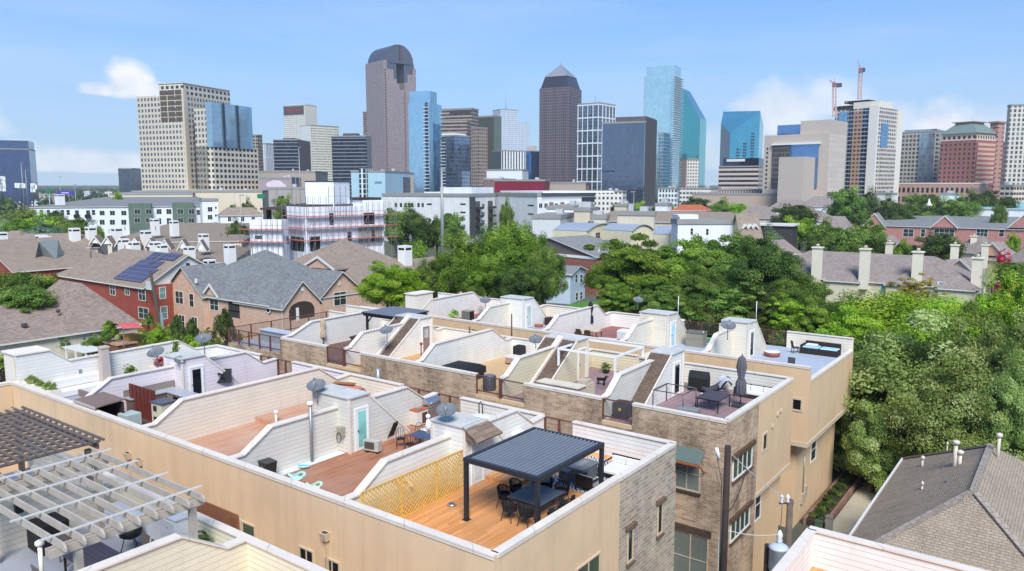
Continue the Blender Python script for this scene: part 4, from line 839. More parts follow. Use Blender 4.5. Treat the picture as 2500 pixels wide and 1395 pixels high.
# red brick tower
BRK = facade('97645a', '3d3c3f', 3.9, 3.95, .42, .5, .3, .2, .3, lite=.1); BRS = facade('a4635a', '6d4a45', 30, 3.95, 0., 0., band='cdaa93')
s = tower('brick_tower', 'rose brick tower with green hipped roof and striped right flank', 2383, 342, 2297, 2432, 660, 26, BRK, cat=E1, cap=plain('d8c4ae', .7)); s.rightpanel('striped_flank', BRS, .1, .98, 452, 344, .4)
s.blk('crown_storey', facade('cdb9a4', '3b3a3c', 4.2, 11, .5, .75, .2, lite=0.), .02, .98, .02, .98, z0=s.z+1.2, y1=324)
z0, z1 = s.zp(324), s.zp(300); mm = MB(); q = lambda i, z: [s.pt(i, i*.8, z), s.pt(i, 1-i, z), s.pt(1-i, 1-i, z), s.pt(1-i, i, z)]; mm.hexa(q(-.03, z0)+q(.24, z1)); mm.build('hipped_roof', metal('7f8f86', .6, .3), s.t); s.blk('roof_lantern', plain('b3a08e', .7), .24, .76, .24, .76, y0=300, y1=296); s.blk('lantern_cap', plain('9a8470', .7), .18, .82, .18, .82, y0=296, y1=294)
s.blk('elevator_tower', facade('b78778', '5d504a', 9, 3.9, .5, .3), -.02, .2, 1.0, 1.35, y1=296); s.blk('tower_cap', plain('a77c66', .7), -.06, .24, .96, 1.4, y0=296, y1=292)
s = tower('brick_podium', 'long low brick and cream podium in front of the rose brick tower', 2372, 450, 2172, 2420, 620, 10, facade('b48f80', '3a3737', 3.6, 7.5, .55, .55, .3, lite=.05), cat='office block', body='building_body', cap=plain('dccab8', .7))
tower('brown_office_tower', 'dull brown tower between the rose brick tower and the right edge', 2452, 349, 2410, 2475, 800, 35, facade('8f6a5e', '4a3d3a', 3.2, 3.9, .6, .5), cat=E1)
tower('white_grid_tower', 'cream tower with brown corner piers cut off by the right edge', 2468, 259, 2460, 2570, 620, 70, facade('cfc6b7', '5a5f60', 3.2, 3.6, .55, .66, .45, .15, .4, lite=.3), cat='apartment tower')
# lower buildings at the feet of the skyline
LN = [0]
def low(label, xc, yt, xl, xr, d, a, mat, name='low_building', cat='building', plant=None):
    s = tower(name, label, xc, yt, xl, xr, d, a, mat, cat=cat, grp=None, body='building_body', plant=plant); LN[0] += 1; g = random.Random(LN[0])
    for k in range(2):
        u, v = g.uniform(.1, .6), g.uniform(.1, .7); w = g.uniform(1.6, 3.4); m = MB(); b = [(0, 0), (0, w), (w*.8, w), (w*.8, 0)]; h = g.uniform(.9, 1.9)
        m.hexa([s.pt(u, v, s.z+1.21, x, y) for x, y in b]+[s.pt(u, v, s.z+1.21+h, x, y) for x, y in b]); m.build('roof_unit', plain('b5b6b4', .6, .15, .3), s.t)
    return s
low('long beige parking podium under the beige grid tower', 640, 470, 322, 660, 500, 6, facade('cfc2a8', 'c2b498', 16, 14, .02, .9, .1, .7, 0, lite=0.), 'parking_podium', 'parking garage')
low('cream flat block at the far left of the parking podium', 470, 476, 268, 500, 480, 6, plain('cfc3a8', .8, .05, .02))
low('tan windowless hall behind the mural wall', 770, 421, 630, 800, 640, 10, plain('a89b8b', .8, .06, .03), plant=(plain('b9ad9c', .8), .55, .8, .1, .6, 419))
s = low('mauve mural wall with a pale cloud shape, left of the white building', 712, 437, 632, 735, 560, 10, plain('9c8c8e', .8, .1, .05)); m = MB()
for cu, cy, ru, ry in ((.62, 452, .16, 9), (.42, 449, .16, 8), (.3, 455, .13, 7), (.52, 447, .12, 7)):
    P_ = [s.pt(cu+ru*math.cos(2*math.pi*k/20), 0, s.zp(cy+ry*math.sin(2*math.pi*k/20)), 0, -.5-cu*.1) for k in range(20)]; m.face(P_)
m.build('painted_cloud', plain('d3c2c6', .8, .1, .1), s.t)
low('grey concrete wall building under the mural', 745, 462, 655, 770, 480, 10, facade('9c958c', '867f78', 9, 12, .1, .9, .1, .8, 0, lite=0))
s = low('pale aqua panelled hall with a stair tower', 940, 421, 857, 1000, 520, 26, facade('a9c7d2', '9dbcc8', 5, 5, .04, .9, .1, .6, 0, lite=0)); s.blk('stair_tower', facade('d5dde0', '2d3439', 3., 3.4, .55, .85), .5, .68, -.1, .2, y1=412); s.rightpanel('glass_end', curtain('3d4a5c', 2., 3.6, .08, None, .2), .72, 1., 480, 432, .5); s.leftpanel('window_strip', plain('7e919b', .3), .1, .3, 447, 443, .4)
s = low('low cream building with white parapet behind the aqua hall', 990, 425, 950, 1010, 600, 30, plain('cdc6b8', .7))
s = low('crimson ribbed hall with flat roof', 1330, 443, 1208, 1342, 520, 8, facade('7d1630', '6a1028', 1.2, 30, .3, 1.2, .2, .4, .1, lite=0), 'crimson_hall', 'hall')
low('tan windowless block right of the crimson hall', 1430, 449, 1338, 1440, 540, 8, plain('ab9c8d', .8, .06, .03)); low('white roofed block left of the crimson hall', 1275, 417, 1188, 1290, 640, 12, plain('dcdcda', .6, .04))
low('low brown brick block behind the crimson hall', 1225, 440, 1180, 1260, 560, 12, plain('7d6660', .8))
low('white gabled pavilion below the pale glass tower', 1652, 462, 1607, 1657, 560, 10, facade('dfe3e4', '62707a', 2.2, 3.4, .6, .6, .3), 'pavilion', 'pavilion')
low('row of white office buildings under the teal prism', 1735, 462, 1660, 1760, 640, 10, facade('d5d0c8', '5f5f60', 3., 3.6, .7, .45, .3)); low('tan low wall building under the arcaded block', 2040, 478, 1690, 2060, 560, 6, plain('b5a18f', .8, .06))
low('cream balcony building below the right edge tower', 2475, 456, 2442, 2540, 480, 30, facade('cfc2ae', '5b5148', 3., 3.2, .8, .5, .4)); low('white kiosk roofs left of the brick podium', 2176, 476, 2130, 2190, 470, 20, plain('d9d4cb', .7)); low('white tent roof in front of the brick podium', 2330, 477, 2295, 2345, 440, 10, plain('e2e0dc', .6))
low('tan brick block right of the tan windowless block', 1520, 470, 1432, 1530, 480, 8, facade('d8d2c6', '66635c', 2.6, 3.3, .5, .5))
# distant low roofs by the motorway, left
rnd = random.Random(5); cols = ['b9b2a6', 'a08f80', 'd8d3ca', '8c6a58', 'c4b7a4', '787470', 'b6a08c', 'cfd2d4', '9c8d86']
nm = ['pale flat', 'brown flat', 'white flat', 'rust roofed', 'sand coloured', 'grey flat', 'buff flat', 'silver roofed', 'taupe flat']
wh = ['near the billboards', 'under the dark navy block', 'beside the motorway', 'behind the long grey roof', 'left of the purple billboard', 'right of the purple billboard']
for k in range(26):
    x = -10+k*14+rnd.uniform(-5, 5); d = rnd.uniform(620, 1500); w = rnd.uniform(12, 26); i = k % 9; y = 452+ (17.)*1880/d/1.+rnd.uniform(-6, -1)*900/d
    p = DP(x, 470, d); h = rnd.uniform(5, 11); t = thing('distant_building', f'{nm[i]} distant low building {wh[k % 6]}' if k < 9 else f'{nm[i]} distant low building', 'building', (p[0], p[1], 0), 0, 'distant low buildings')
    W2 = w*d/1880; m = MB(); m.rbox((0, 0, 0), W2, W2*1.2, h, YAW+rnd.uniform(-.4, .4)); m.build('building_body', facade(cols[i], '55565a', 4., 3.5, .5, .4, .3), t); MB().rbox((0, 0, h), W2*.4, W2*.3, 1.6, YAW).build('roof_box', plain('8a8a88', .8), t)
def floodpole(x, y0, y1, d, lb, heads):
    a = DP(x, y1, d); b = DP(x, y0, d); t = thing('billboard_mast', lb, 'billboard', (a[0], a[1], 0), 0, 'white billboard masts', True); MB().tube((a[0], a[1], 0), (a[0], a[1], b[2]), .5, 8).build('pole', CHAR, t)
    for q in heads:
        m = MB(); c = Vector(DP(x+q[0], y0+q[1], d)); m.rbox((c.x, c.y, c.z-1.8), 3.6, .8, 3.6, YAW); m.build('panel', plain('e2e4e6', .5, .05), t)
floodpole(5, 436, 480, 640, 'billboard mast with eight white panels at the left edge', ((-3, 0), (3, 1), (-3, 8), (3, 9), (-2, 17), (4, 18), (-2, 25), (4, 26))); floodpole(52, 453, 485, 620, 'billboard mast with four white panels in a row', ((-10, 0), (-5, 1), (1, 0), (5, 1))); floodpole(81, 454, 485, 600, 'billboard mast with two stacked white panels', ((0, 0), (4, 3), (0, 10)))
def lamp(x, y0, y1, d, lb, r=.18):
    a = DP(x, y1, d); b = DP(x, y0, d); t = thing('light_mast', lb, 'light mast', (a[0], a[1], 0), 0, 'tall light masts', True); MB().tube((a[0], a[1], 0), (a[0], a[1], b[2]), r*1.4, 8, r*.7).build('pole', metal('9b9a98', .5, .4), t); m = MB(); m.rbox((b[0], b[1], b[2]), 1.4, .5, .3, YAW); m.build('lamp_head', GALV, t); return t
lamp(733, 360, 470, 480, 'tall floodlight mast over the mural wall', .3); lamp(723, 434, 480, 460, 'short floodlight mast by the mural wall'); lamp(57, 398, 470, 700, 'tall mast in front of the dark navy block', .35); lamp(66, 414, 470, 700, 'lower mast in front of the dark navy block', .3); lamp(148, 432, 476, 560, 'thin mast near the purple billboard', .15); lamp(184, 452, 476, 420, 'dark post behind the long grey roof', .15); lamp(1545, 470, 600, 230, 'grey street light below the dark glass block', .12); lamp(1080, 415, 577, 200, 'thick grey monopole among the trees left of centre', .4); lamp(590, 478, 570, 250, 'thin pole beside the white row apartments', .12)
t = thing('billboard', 'purple billboard on a post above the long grey roof', 'billboard', tuple(DP(159, 480, 440)*[1, 1, 0]), 0, None, True); a = DP(139, 467, 440); b = DP(179, 476, 440); m = MB(); m.hexa([(a[0], a[1], b[2]), (b[0], b[1], b[2]), (b[0]-.3, b[1]+.4, b[2]), (a[0]-.3, a[1]+.4, b[2]), (a[0], a[1], a[2]), (b[0], b[1], a[2]), (b[0]-.3, b[1]+.4, a[2]), (a[0]-.3, a[1]+.4, a[2])]); m.build('panel', plain('4a3fa6', .5, .05), t); c = DP(147, 480, 441); MB().tube((c[0], c[1], 0), (c[0], c[1], c[2]+.5), .4, 8).build('post', GALV, t); d_ = DP(167, 471.5, 439.6); e_ = DP(151, 471.5, 439.6); m = MB()
for k in range(8):
    q = e_+(d_-e_)*(k/7); m.rbox((q[0], q[1], q[2]-.25), .45, .08, .55, YAW)
m.build('lettering', plain('d6d2ec', .5), t)
for x, y, w, lb in ((118, 469, 12, 'small green motorway sign left of the purple billboard'), (637, 480, 18, 'green motorway sign beside the parking podium')):
    p = DP(x, y, 380); t = thing('motorway_sign', lb, 'road sign', (p[0], p[1], 0), 0, 'green motorway signs', True); w2 = w*380/1880; m = MB(); m.rbox((p[0], p[1], p[2]-1.), w2, .15, 2.2, YAW); m.build('panel', plain('1f7a52', .5), t); m = MB(); m.tube((p[0], p[1]+.2, 0), (p[0], p[1]+.2, p[2]+.8), .15, 6); m.build('post', GALV, t)
# ---------------------------------------------------------------- houses and blocks in the middle distance
def plane_px(o2, u2, n2, x, y):
    d = ray(x, y); n = np.array([n2[0], n2[1], 0]); t = np.dot(np.array([o2[0], o2[1], 0])-CAM*[1, 1, 0], n)/np.dot(d, n); p = CAM+d*t
    return (p[0]-o2[0])*u2[0]+(p[1]-o2[1])*u2[1], p[2]
class Wall:
    """vertical face: origin, direction along it, outward normal"""
    def __init__(s, o, u, n): s.o = o; s.u = u; s.n = n
    def ax(s): return lambda a, d, z: (s.o[0]+s.u[0]*a+s.n[0]*d, s.o[1]+s.u[1]*a+s.n[1]*d, z)
    def px(s, x, y): return plane_px(s.o, s.u, s.n, x, y)
    def win(s, par, x0, y0, x1, y1, cols=1, rows=2, **k):
        a0, z1 = s.px(x0, y0); a1, z1b = s.px(x1, y0); _, z0 = s.px(x0, y1); zb, z0b = s.px(x1, y1); a0, a1 = min(a0, a1), max(a0, a1)
        return window(par, s.ax(), None, a0, a1, (z0+z0b)/2, (z1+z1b)/2, cols, rows, **k)
    def panel(s, par, name, mat, x0, y0, x1, y1, out=.1, back=0., label=None):
        a0, z1 = s.px(x0, y0); a1, z0 = s.px(x1, y1); m = MB(); abox(m, s.ax(), min(a0, a1), max(a0, a1), -back, out, min(z0, z1), max(z0, z1)); return m.build(name, mat, par, label)
def AW(face, pos): return {'-y': Wall((0, pos), (1, 0), (0, -1)), '+x': Wall((pos, 0), (0, 1), (1, 0))}[face]
def TL(s): return Wall(s.c, s.ul, -s.ur)
def TR(s): return Wall(s.c, s.ur, -s.ul)
def roof_on(par, q, z, zr, axis, i0, i1, rm, gm, over=.45, name='roof'):
    """q(a, b): footprint corners, a along the ridge axis 0..La, b across 0..Lb; i0/i1 = hip insets at the two ends (0 = gable)"""
    f, La, Lb = q; m = MB(); o = over; k = (zr-z)/(Lb/2); ze = z-o*k
    e = [f(-o, -o)+(ze,), f(La+o, -o)+(ze,), f(La+o, Lb+o)+(ze,), f(-o, Lb+o)+(ze,)]
    r0 = f(i0 if i0 else -o, Lb/2)+(zr,); r1 = f(La-i1 if i1 else La+o, Lb/2)+(zr,)
    t = .18; lo = [(x, y, w-t) for x, y, w in e]; l0 = (r0[0], r0[1], r0[2]-t); l1 = (r1[0], r1[1], r1[2]-t)
    m.face([e[0], e[1], r1, r0]); m.face([e[2], e[3], r0, r1])
    if i1: m.face([e[1], e[2], r1])
    else: m.face([lo[1], e[1], r1, l1], 1); m.face([e[2], lo[2], l1, r1], 1)
    if i0: m.face([e[3], e[0], r0])
    else: m.face([e[0], lo[0], l0, r0], 1); m.face([lo[3], e[3], r0, l0], 1)
    a0, a1 = (-o if i0 else 0), (La+o if i1 else La); m.face([f(a, b)+(ze-t,) for a, b in ((a0, Lb+o), (a1, Lb+o), (a1, -o), (a0, -o))], 1)
    for j in range(4): m.face([lo[j], lo[(j+1) % 4], e[(j+1) % 4], e[j]], 1) if not ((j == 1 and not i1) or (j == 3 and not i0)) else None
    ro = m.build(name, [rm, TRIM], par)
    g = MB()
    for a, ins in ((0, i0), (La, i1)):
        if not ins: g.face([f(a+(.02 if a == 0 else -.02), 0)+(z-.05,), f(a+(.02 if a == 0 else -.02), Lb)+(z-.05,), f(a+(.02 if a == 0 else -.02), Lb/2)+(zr-.1,)])
    if g.f: g.build('gable_wall', gm, par)
    return ro
TRIM = plain('d9d2c6', .6, .06)
def ahouse(name, label, x0, x1, y0, y1, ze, zr, axis, i0, i1, wm, rm, gm=None, group='houses in the neighbourhood', cat='house', over=.45):
    t = thing(name, label, cat, ((x0+x1)/2, (y0+y1)/2, 0), 0, group, True); MB().box(x0, y0, 0, x1, y1, ze-.02).build('wall', wm, t)
    q = ((lambda a, b: (x0+a, y0+b)), x1-x0, y1-y0) if axis == 'x' else ((lambda a, b: (x1-b, y0+a)), y1-y0, x1-x0)
    t_ = roof_on(t, q, ze, zr, axis, i0, i1, rm, gm or wm, over); return t
def wing(t, x0, x1, y0, y1, ze, zr, axis, i0, i1, wm, rm, gm=None, over=.4, zb=0):
    MB().box(x0, y0, zb, x1, y1, ze-.02).build('wing_wall', wm, t); q = ((lambda a, b: (x0+a, y0+b)), x1-x0, y1-y0) if axis == 'x' else ((lambda a, b: (x1-b, y0+a)), y1-y0, x1-x0)
    return roof_on(t, q, ze, zr, axis, i0, i1, rm, gm or wm, over, 'wing_roof')
def thouse(name, label, xc, ye, xl, xr, d, a, yr, axis, i0, i1, wm, rm, gm=None, group='houses in the neighbourhood', cat='house', over=.5, z0=0.):
    s = Tower(name, label, cat, xc, ye, xl, xr, d, a, group); s.blk('wall', wm, z1=s.z-.02, z0=z0)
    f = (lambda p, b: tuple(s.pt(0, 0, 0, p, b)[:2])) if axis == 'l' else (lambda p, b: tuple(s.pt(0, 0, 0, b, p)[:2])); La, Lb = (s.ll, s.lr) if axis == 'l' else (s.lr, s.ll)
    dm = np.dot(np.array(s.pt(.5, .5, 0)), FH); s.zr = HC-(452-yr+0.)*-1*dm/F_PX*1.0 if False else DP(xc, yr, dm)[2]
    roof_on(s.t, (f, La, Lb), s.z, s.zr, axis, i0, i1, rm, gm or wm, over); return s
def chimney(t, x, y0, y1, d, w, mat, dp=None, cap=True, par=None):
    a = DP(x, y1, d); b = DP(x, y0, d); m = MB(); dp = dp or w; m.box(a[0]-w/2, a[1]-dp/2, a[2]-3., a[0]+w/2, a[1]+dp/2, b[2]); c = m.build('chimney', mat, par or t)
    if cap: MB().box(a[0]-w/2-.18, a[1]-dp/2-.18, b[2]+.002, a[0]+w/2+.18, a[1]+dp/2+.18, b[2]+.22).lathe([(.3, .22), (.3, .6), (.36, .62), (.1, .75)], (a[0], a[1], b[2]), 8).build('chimney_cap', mat, c)
    else: MB().box(a[0]-w/2+.2, a[1]-dp/2-.02, b[2]-.75, a[0]+w/2-.2, a[1]-dp/2, b[2]-.35).box(a[0]+w/2, a[1]-dp/2+.2, b[2]-.75, a[0]+w/2+.02, a[1]+dp/2-.2, b[2]-.35).build('flue_slot', BLACK, c)
    return c
def gablet(t, w, x, ya, ye, hw, depth, wm, rm, name='gable'):
    """small cross gable on wall w: apex at pixel (x, ya), eave at pixel row ye, half width hw metres, running back depth metres"""
    a, za = w.px(x, ya); _, ze = w.px(x, ye); ax = w.ax(); m = MB(); o = .25
    P_ = lambda s_, d, z: ax(a+s_, d, z)
    m.face([P_(-hw, .06, ze), P_(hw, .06, ze), P_(0, .06, za)]); g = m.build(name, wm, t); k = (za-ze)/hw; m = MB()
    for sg in (-1, 1): m.hexa([P_(sg*(hw+o), o, ze-o*k), P_(0, o, za), P_(0, -depth, za), P_(sg*(hw+o), -depth, ze-o*k), P_(sg*(hw+o), o, ze-o*k+.22), P_(0, o, za+.22), P_(0, -depth, za+.22), P_(sg*(hw+o), -depth, ze-o*k+.22)])
    m.build('gable_roof', rm, g); m = MB()
    for sg in (-1, 1): m.hexa([P_(sg*(hw+o), o+.02, ze-o*k-.2), P_(0, o+.02, za-.2), P_(0, o+.1, za-.2), P_(sg*(hw+o), o+.1, ze-o*k-.2), P_(sg*(hw+o), o+.02, ze-o*k+.24), P_(0, o+.02, za+.24), P_(0, o+.1, za+.24), P_(sg*(hw+o), o+.1, ze-o*k+.24)])
    m.build('rake_board', TRIM, g); return g
BRICK = masonry('dcae92', 'bd8a6e', 'dcc6b2', .24, .085, .4, 'd9c0aa', ms=.01, sc=1.6, blotch=.4); RBRICK = masonry('a34c3a', '8b3f30', 'a66a58', .24, .085, .0, ms=.008, blotch=.35); PBRICK = masonry('bb7f76', 'a86c62', 'c4a096', .24, .085, .0, ms=.008, blotch=.3)
RGRY = shingle('7f807f', .35, .45, .2); RBRN = shingle('96866f'.replace('6f','77'), .22, .5, .2); RTAN = shingle('97867a', .32, .45, .2, .25); RGRN = shingle('a0a7a2', .15, .5, .2); RMAU = shingle('958881', .28, .4, .2); RSLT = shingle('898886', .15, .5, .2)
WHT = stucco('dfe0e2'); CRM = stucco('d5cbab'); CRM2 = stucco('d3c6b0'); BEI_ = stucco('c9bda6'); CHW = plain('e3e0d8', .7, .06, .4); CHC = plain('dfd5bf', .7, .06, .4); BLUEW = siding('b9c6cf', .3)
VENT = plain('4f4a46', .6)
def vents(t, pts, d, par=None):
    for x, y, h in pts:
        p = DP(x, y, d); MB().tube((p[0], p[1], p[2]-.4), (p[0], p[1], p[2]+h), .09, 6).build('vent_pipe', VENT, t)
# orange brick house, centre left
h = ahouse('brick_house', 'orange brick house with grey hipped roof and arched porch behind the railed terrace', -113.5, -88.6, 63.5, 81, 7., 13.1, 'y', 8.5, 8.5, BRICK, RGRY)
f = AW('-y', 63.5); e = AW('+x', -88.6)
wing(h, -113.4, -103.3, 62.9, 70, 7., 10.9, 'y', 0, .01, BRICK, RGRY); gablet(h, AW('-y', 63.4), 515, 696, 722, 1.9, 4., BRICK, RGRY)
wing(h, -98, -88.3, 72.2, 80.3, 7., 10.3, 'x', .01, 0, BRICK, RGRY); wing(h, -96, -85.5, 63.6, 69.8, 6.9, 10., 'x', .01, 0, BRICK, RGRY)
f2 = AW('-y', 62.9)
f2.win(h, 428, 712, 446, 741, 2, 2); f2.win(h, 462, 718, 472, 749, 1, 2); f.win(h, 512, 720, 532, 757, 2, 3); f2.win(h, 437, 770, 450, 800, 2, 2); f2.win(h, 468, 775, 481, 808, 2, 2)
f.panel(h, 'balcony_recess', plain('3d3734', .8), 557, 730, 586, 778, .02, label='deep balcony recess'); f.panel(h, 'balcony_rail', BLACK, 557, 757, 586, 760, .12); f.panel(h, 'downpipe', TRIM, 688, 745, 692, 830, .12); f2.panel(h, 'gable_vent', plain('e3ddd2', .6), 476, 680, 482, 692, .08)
e2 = AW('+x', -88.3); e2.win(h, 815, 714, 844, 745, 2, 2); e2.panel(h, 'gable_vent', plain('d7c9a8', .6), 824, 687, 832, 697, .08); e3 = AW('+x', -85.5)
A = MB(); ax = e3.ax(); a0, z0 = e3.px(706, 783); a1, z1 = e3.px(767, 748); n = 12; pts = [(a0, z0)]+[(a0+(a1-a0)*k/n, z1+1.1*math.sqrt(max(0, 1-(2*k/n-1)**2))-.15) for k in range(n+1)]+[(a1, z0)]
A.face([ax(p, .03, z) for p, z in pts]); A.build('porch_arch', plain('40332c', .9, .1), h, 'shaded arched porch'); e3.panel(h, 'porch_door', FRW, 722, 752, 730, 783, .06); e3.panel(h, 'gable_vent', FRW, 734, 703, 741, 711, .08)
ov = MB(); c = Vector(DP(658, 756, 116)); oc = Wall((-87.6, 63.5), (1, 0), (0, -1)); ca, cz = AW('-y', 63.45).px(655, 756)
ov.lathe([(.55, 0), (.55, .06)], (0, 0, 0), 16); o = ov.build('oval_window_frame', FRW, h); o.matrix_basis = Matrix.Translation((ca, 63.46, cz)) @ Matrix.Rotation(math.pi/2, 4, 'X')
ov = MB().lathe([(.36, .0), (.36, .09)], (0, 0, 0), 16); o2 = ov.build('oval_pane', GLD, o)
# brown roofed house behind it
h = ahouse('brown_roof_house', 'brick house under a broad brown hipped roof, below the scaffolded building', -118, -92, 83, 101, 7.2, 13.4, 'y', 8., 9., BRICK, RBRN); wing(h, -106, -91, 100, 116, 6.8, 9.6, 'y', .01, 0, BRICK, RBRN); gablet(h, AW('-y', 82.9), 778, 628, 655, 4., 6., BRICK, RBRN); AW('+x', -92).panel(h, 'porch_recess', plain('3b322d', .9), 872, 698, 884, 740, .03)
chimney(h, 989, 600, 632, 136, 1.8, CHW, cap=False)
# red brick block with the solar panels
h = ahouse('red_brick_house', 'red brick house with solar panels on its pinkish brown roof', -140, -111.5, 58.5, 72.5, 8.1, 12.3, 'x', 9, 0, RBRICK, RBRN, plain('d9d3c8', .7, .05)); f = AW('-y', 58.5); g = AW('+x', -111.5)
for q in ((268, 693, 280, 720), (305, 698, 315, 720), (338, 703, 354, 733), (338, 752, 362, 778)): f.win(h, *q, cols=2, rows=2)
for q in ((389, 702, 403, 729), (392, 749, 407, 779)): g.win(h, *q, cols=1, rows=2, gm=glass('6f8b86', .15, .1))
g.panel(h, 'gable_window', CHAR, 454, 643, 463, 661, .1); f.panel(h, 'meter_box', plain('c9cdd0', .5), 360, 687, 371, 708, .3)
kk = (12.3-8.1)/7.; RP = lambda x, yy: (x, yy, 8.1+(yy-58.5)*kk+.1)
for (xa, xb, ya, yb) in ((-121.5, -113.2, 58.9, 61.8), (-121., -114.3, 61.9, 63.4), (-120.3, -118., 63.5, 65.2), (-115.8, -112.4, 63.8, 65.3), (-117.4, -116., 62.4, 65.2)):
    m = MB(); m.hexa([RP(xa, ya), RP(xb, ya), RP(xb, yb), RP(xa, yb)]+[(x, y, z+.09) for x, y, z in (RP(xa, ya), RP(xb, ya), RP(xb, yb), RP(xa, yb))]); m.build('solar_panel', curtain('504f64', 1.65, 1., .05, '6e6d7e', .12, .35, .15), h)
vents(h, ((222, 625, .9), (250, 615, .7), (285, 640, 1.1), (316, 622, .9), (305, 607, .6)), 138)
# left edge: red brick house, grey-green hip, tan hip in front
h = ahouse('red_brick_house', 'red brick house with long taupe roof and cream dish at the left edge', -176, -151, 56, 75, 8., 12.8, 'y', 0, 6, RBRICK, RBRN); q = AW('+x', -151)
h = thouse('grey_green_roof_house', 'red brick house with pale grey green hipped roof left of the solar panels', 133, 663, 85, 163, 142, 40, 588, 'r', 4, 4, RBRICK, RGRN); TL(h).win(h.t, 95, 668, 101, 687, 1, 2); TL(h).win(h.t, 124, 668, 131, 690, 1, 2)
h = ahouse('tan_roof_house', 'cream house with tan shingled hip tower and wing, lower left', -109, -94, 20, 43.6, 6., 9.0, 'y', 5, .5, CRM2, RTAN); wing(h, -109, -94.4, 39.6, 48.3, 6.2, 11., 'x', 4.3, 4.3, CRM2, RTAN); q = AW('+x', -94)
MB().lathe([(.16, 0), (.16, .1), (.25, .12), (.25, .4)], (-97.5, 40.5, 7.9), 8).box(-99.4, 30, 7.9, -98.9, 30.5, 8.3).box(-96.4, 36, 7., -95.9, 36.5, 7.35).build('roof_vent', VENT, h)
m = MB(); ax = q.ax(); m.prism([(42.9, 2.)]+[(43.9+.9*math.cos(math.pi-k*math.pi/10), 3.9+.9*math.sin(k*math.pi/10)) for k in range(11)]+[(44.9, 3.)], 'x', -93.55, -93.45); m.build('arched_window', GLD, h)
# rows of gabled roofs with white chimneys, left middle
spec = [('long taupe roof house with three white chimney stacks, left of the gabled row', 238, 602, -20, 262, 180, 8, 570, RBRN), ('long brown roof house with a row of small white gables', 560, 640, 236, 640, 185, 8, 590, RBRN), ('brown hipped roof house behind the small white gables', 590, 588, 250, 660, 220, 6, 548, RBRN), ('taupe roofed house at the left edge below the trees', 60, 598, -60, 130, 210, 20, 563, RBRN)]
rows = [thouse('gabled_house', *sp[:7], sp[7], 'l', 5, 5, CRM2, sp[8]) for sp in spec]
for k, x in enumerate((231, 260, 293, 329, 365, 402, 445, 489)):
    gablet(rows[1].t, Wall(rows[1].pt(0, 0, 0, 0, -.3+k*.04)[:2], rows[1].ul, -rows[1].ur), x, 578+k*1.6, 594+k*2.2, 1.05, 4., CHW, RBRN)
for t_, x, ya, yb, d in ((0, 183, 557, 583, 182), (0, 223, 554, 584, 184), (1, 287, 556, 590, 184), (1, 358, 563, 600, 184), (1, 463, 602, 625, 180), (1, 497, 571, 585, 195), (1, 562, 597, 635, 172), (0, 102, 574, 590, 170), (0, 112, 578, 590, 168), (3, 6, 567, 592, 190), (1, 380, 590, 612, 178), (1, 396, 597, 612, 178), (1, 328, 590, 604, 180), (1, 302, 583, 602, 180), (2, 378, 534, 550, 225), (2, 425, 539, 552, 225), (1, 512, 634, 650, 165)): chimney(rows[t_].t, x, ya, yb, d, 1.9, CHW, cap=False)
vents(rows[0].t, ((70, 606, .8), (92, 606, .9), (128, 602, .7), (165, 600, .6), (30, 608, .5)), 176); vents(rows[2].t, ((305, 560, 1.), (325, 560, 1.1), (345, 565, .8), (380, 560, .9), (540, 575, .8), (555, 577, .8)), 218)
for i, (t_, x, y, d) in enumerate(((0, 36, 596, 176), (0, 152, 590, 178), (1, 266, 562, 190), (1, 268, 594, 180))):
    p = DP(x, y, d); MB().lathe([(.06, -.8), (.06, 0), (.45, .05), (.5, .16), (.1, .05)], tuple(p), 10).build('satellite_dish', CHW, rows[t_].t)
# long white and green apartment house
h = thouse('apartment_house', 'long white apartment house with two sage green bays and grey roof, left', 488, 503, 74, 525, 335, 2, 479, 'l', 10, 6, WHT, RSLT, cat='apartment house'); L = TL(h); SG = stucco('5f6f60')
for x0, x1, yt in ((314, 375, 497), (421, 478, 495)): L.panel(h.t, 'green_bay', SG, x0, yt, x1, 575, 2.5, 1., 'sage green projecting bay')
L2 = Wall(h.pt(0, 0, 0, 0, -2.5)[:2], h.ul, -h.ur)
for x in (249, 274, 302): L.win(h.t, x-6, 515, x+6, 526, 2, 1); L.win(h.t, x-6, 537, x+6, 549, 2, 1)
for x in (335, 363, 440, 467): L2.win(h.t, x-7, 511, x+7, 523, 2, 1); L2.win(h.t, x-7, 533, x+7, 544, 2, 1)
for x in (388, 412): L.win(h.t, x-6, 511, x+6, 523, 2, 1); L.win(h.t, x-5, 533, x+5, 548, 2, 1)
for x in (85, 100, 118, 152, 166, 228, 484): L.win(h.t, x-4, 513, x+4, 525, 1, 2)
for x in (188, 215): L.panel(h.t, 'balcony', BLACK, x-7, 524, x+7, 532, 1.5); L.panel(h.t, 'balcony_opening', CHAR, x-5, 514, x+5, 525, .05)
chimney(h.t, 146, 475, 490, 340, 3., CHW, cap=False)
s = tower('white_block', 'narrow white stair block at the right end of the sage green apartments', 493, 492, 488, 532, 325, 80, WHT, cat='building', grp=None, body='building_body'); R = TR(s)
for y in (506, 525, 544): R.win(s.t, 507, y, 518, y+11, 2, 1); R.panel(s.t, 'small_window', GLD, 525, y-1, 529, y+4, .05)
h = thouse('row_apartments', 'low white row apartments with brown roof left of the scaffolded building', 538, 524, 532, 640, 300, 80, 507, 'r', 3, 3, WHT, RBRN, cat='apartment house'); R = TR(h)
for x in (560, 592, 618): R.win(h.t, x-4, 530, x+4, 541, 2, 1)
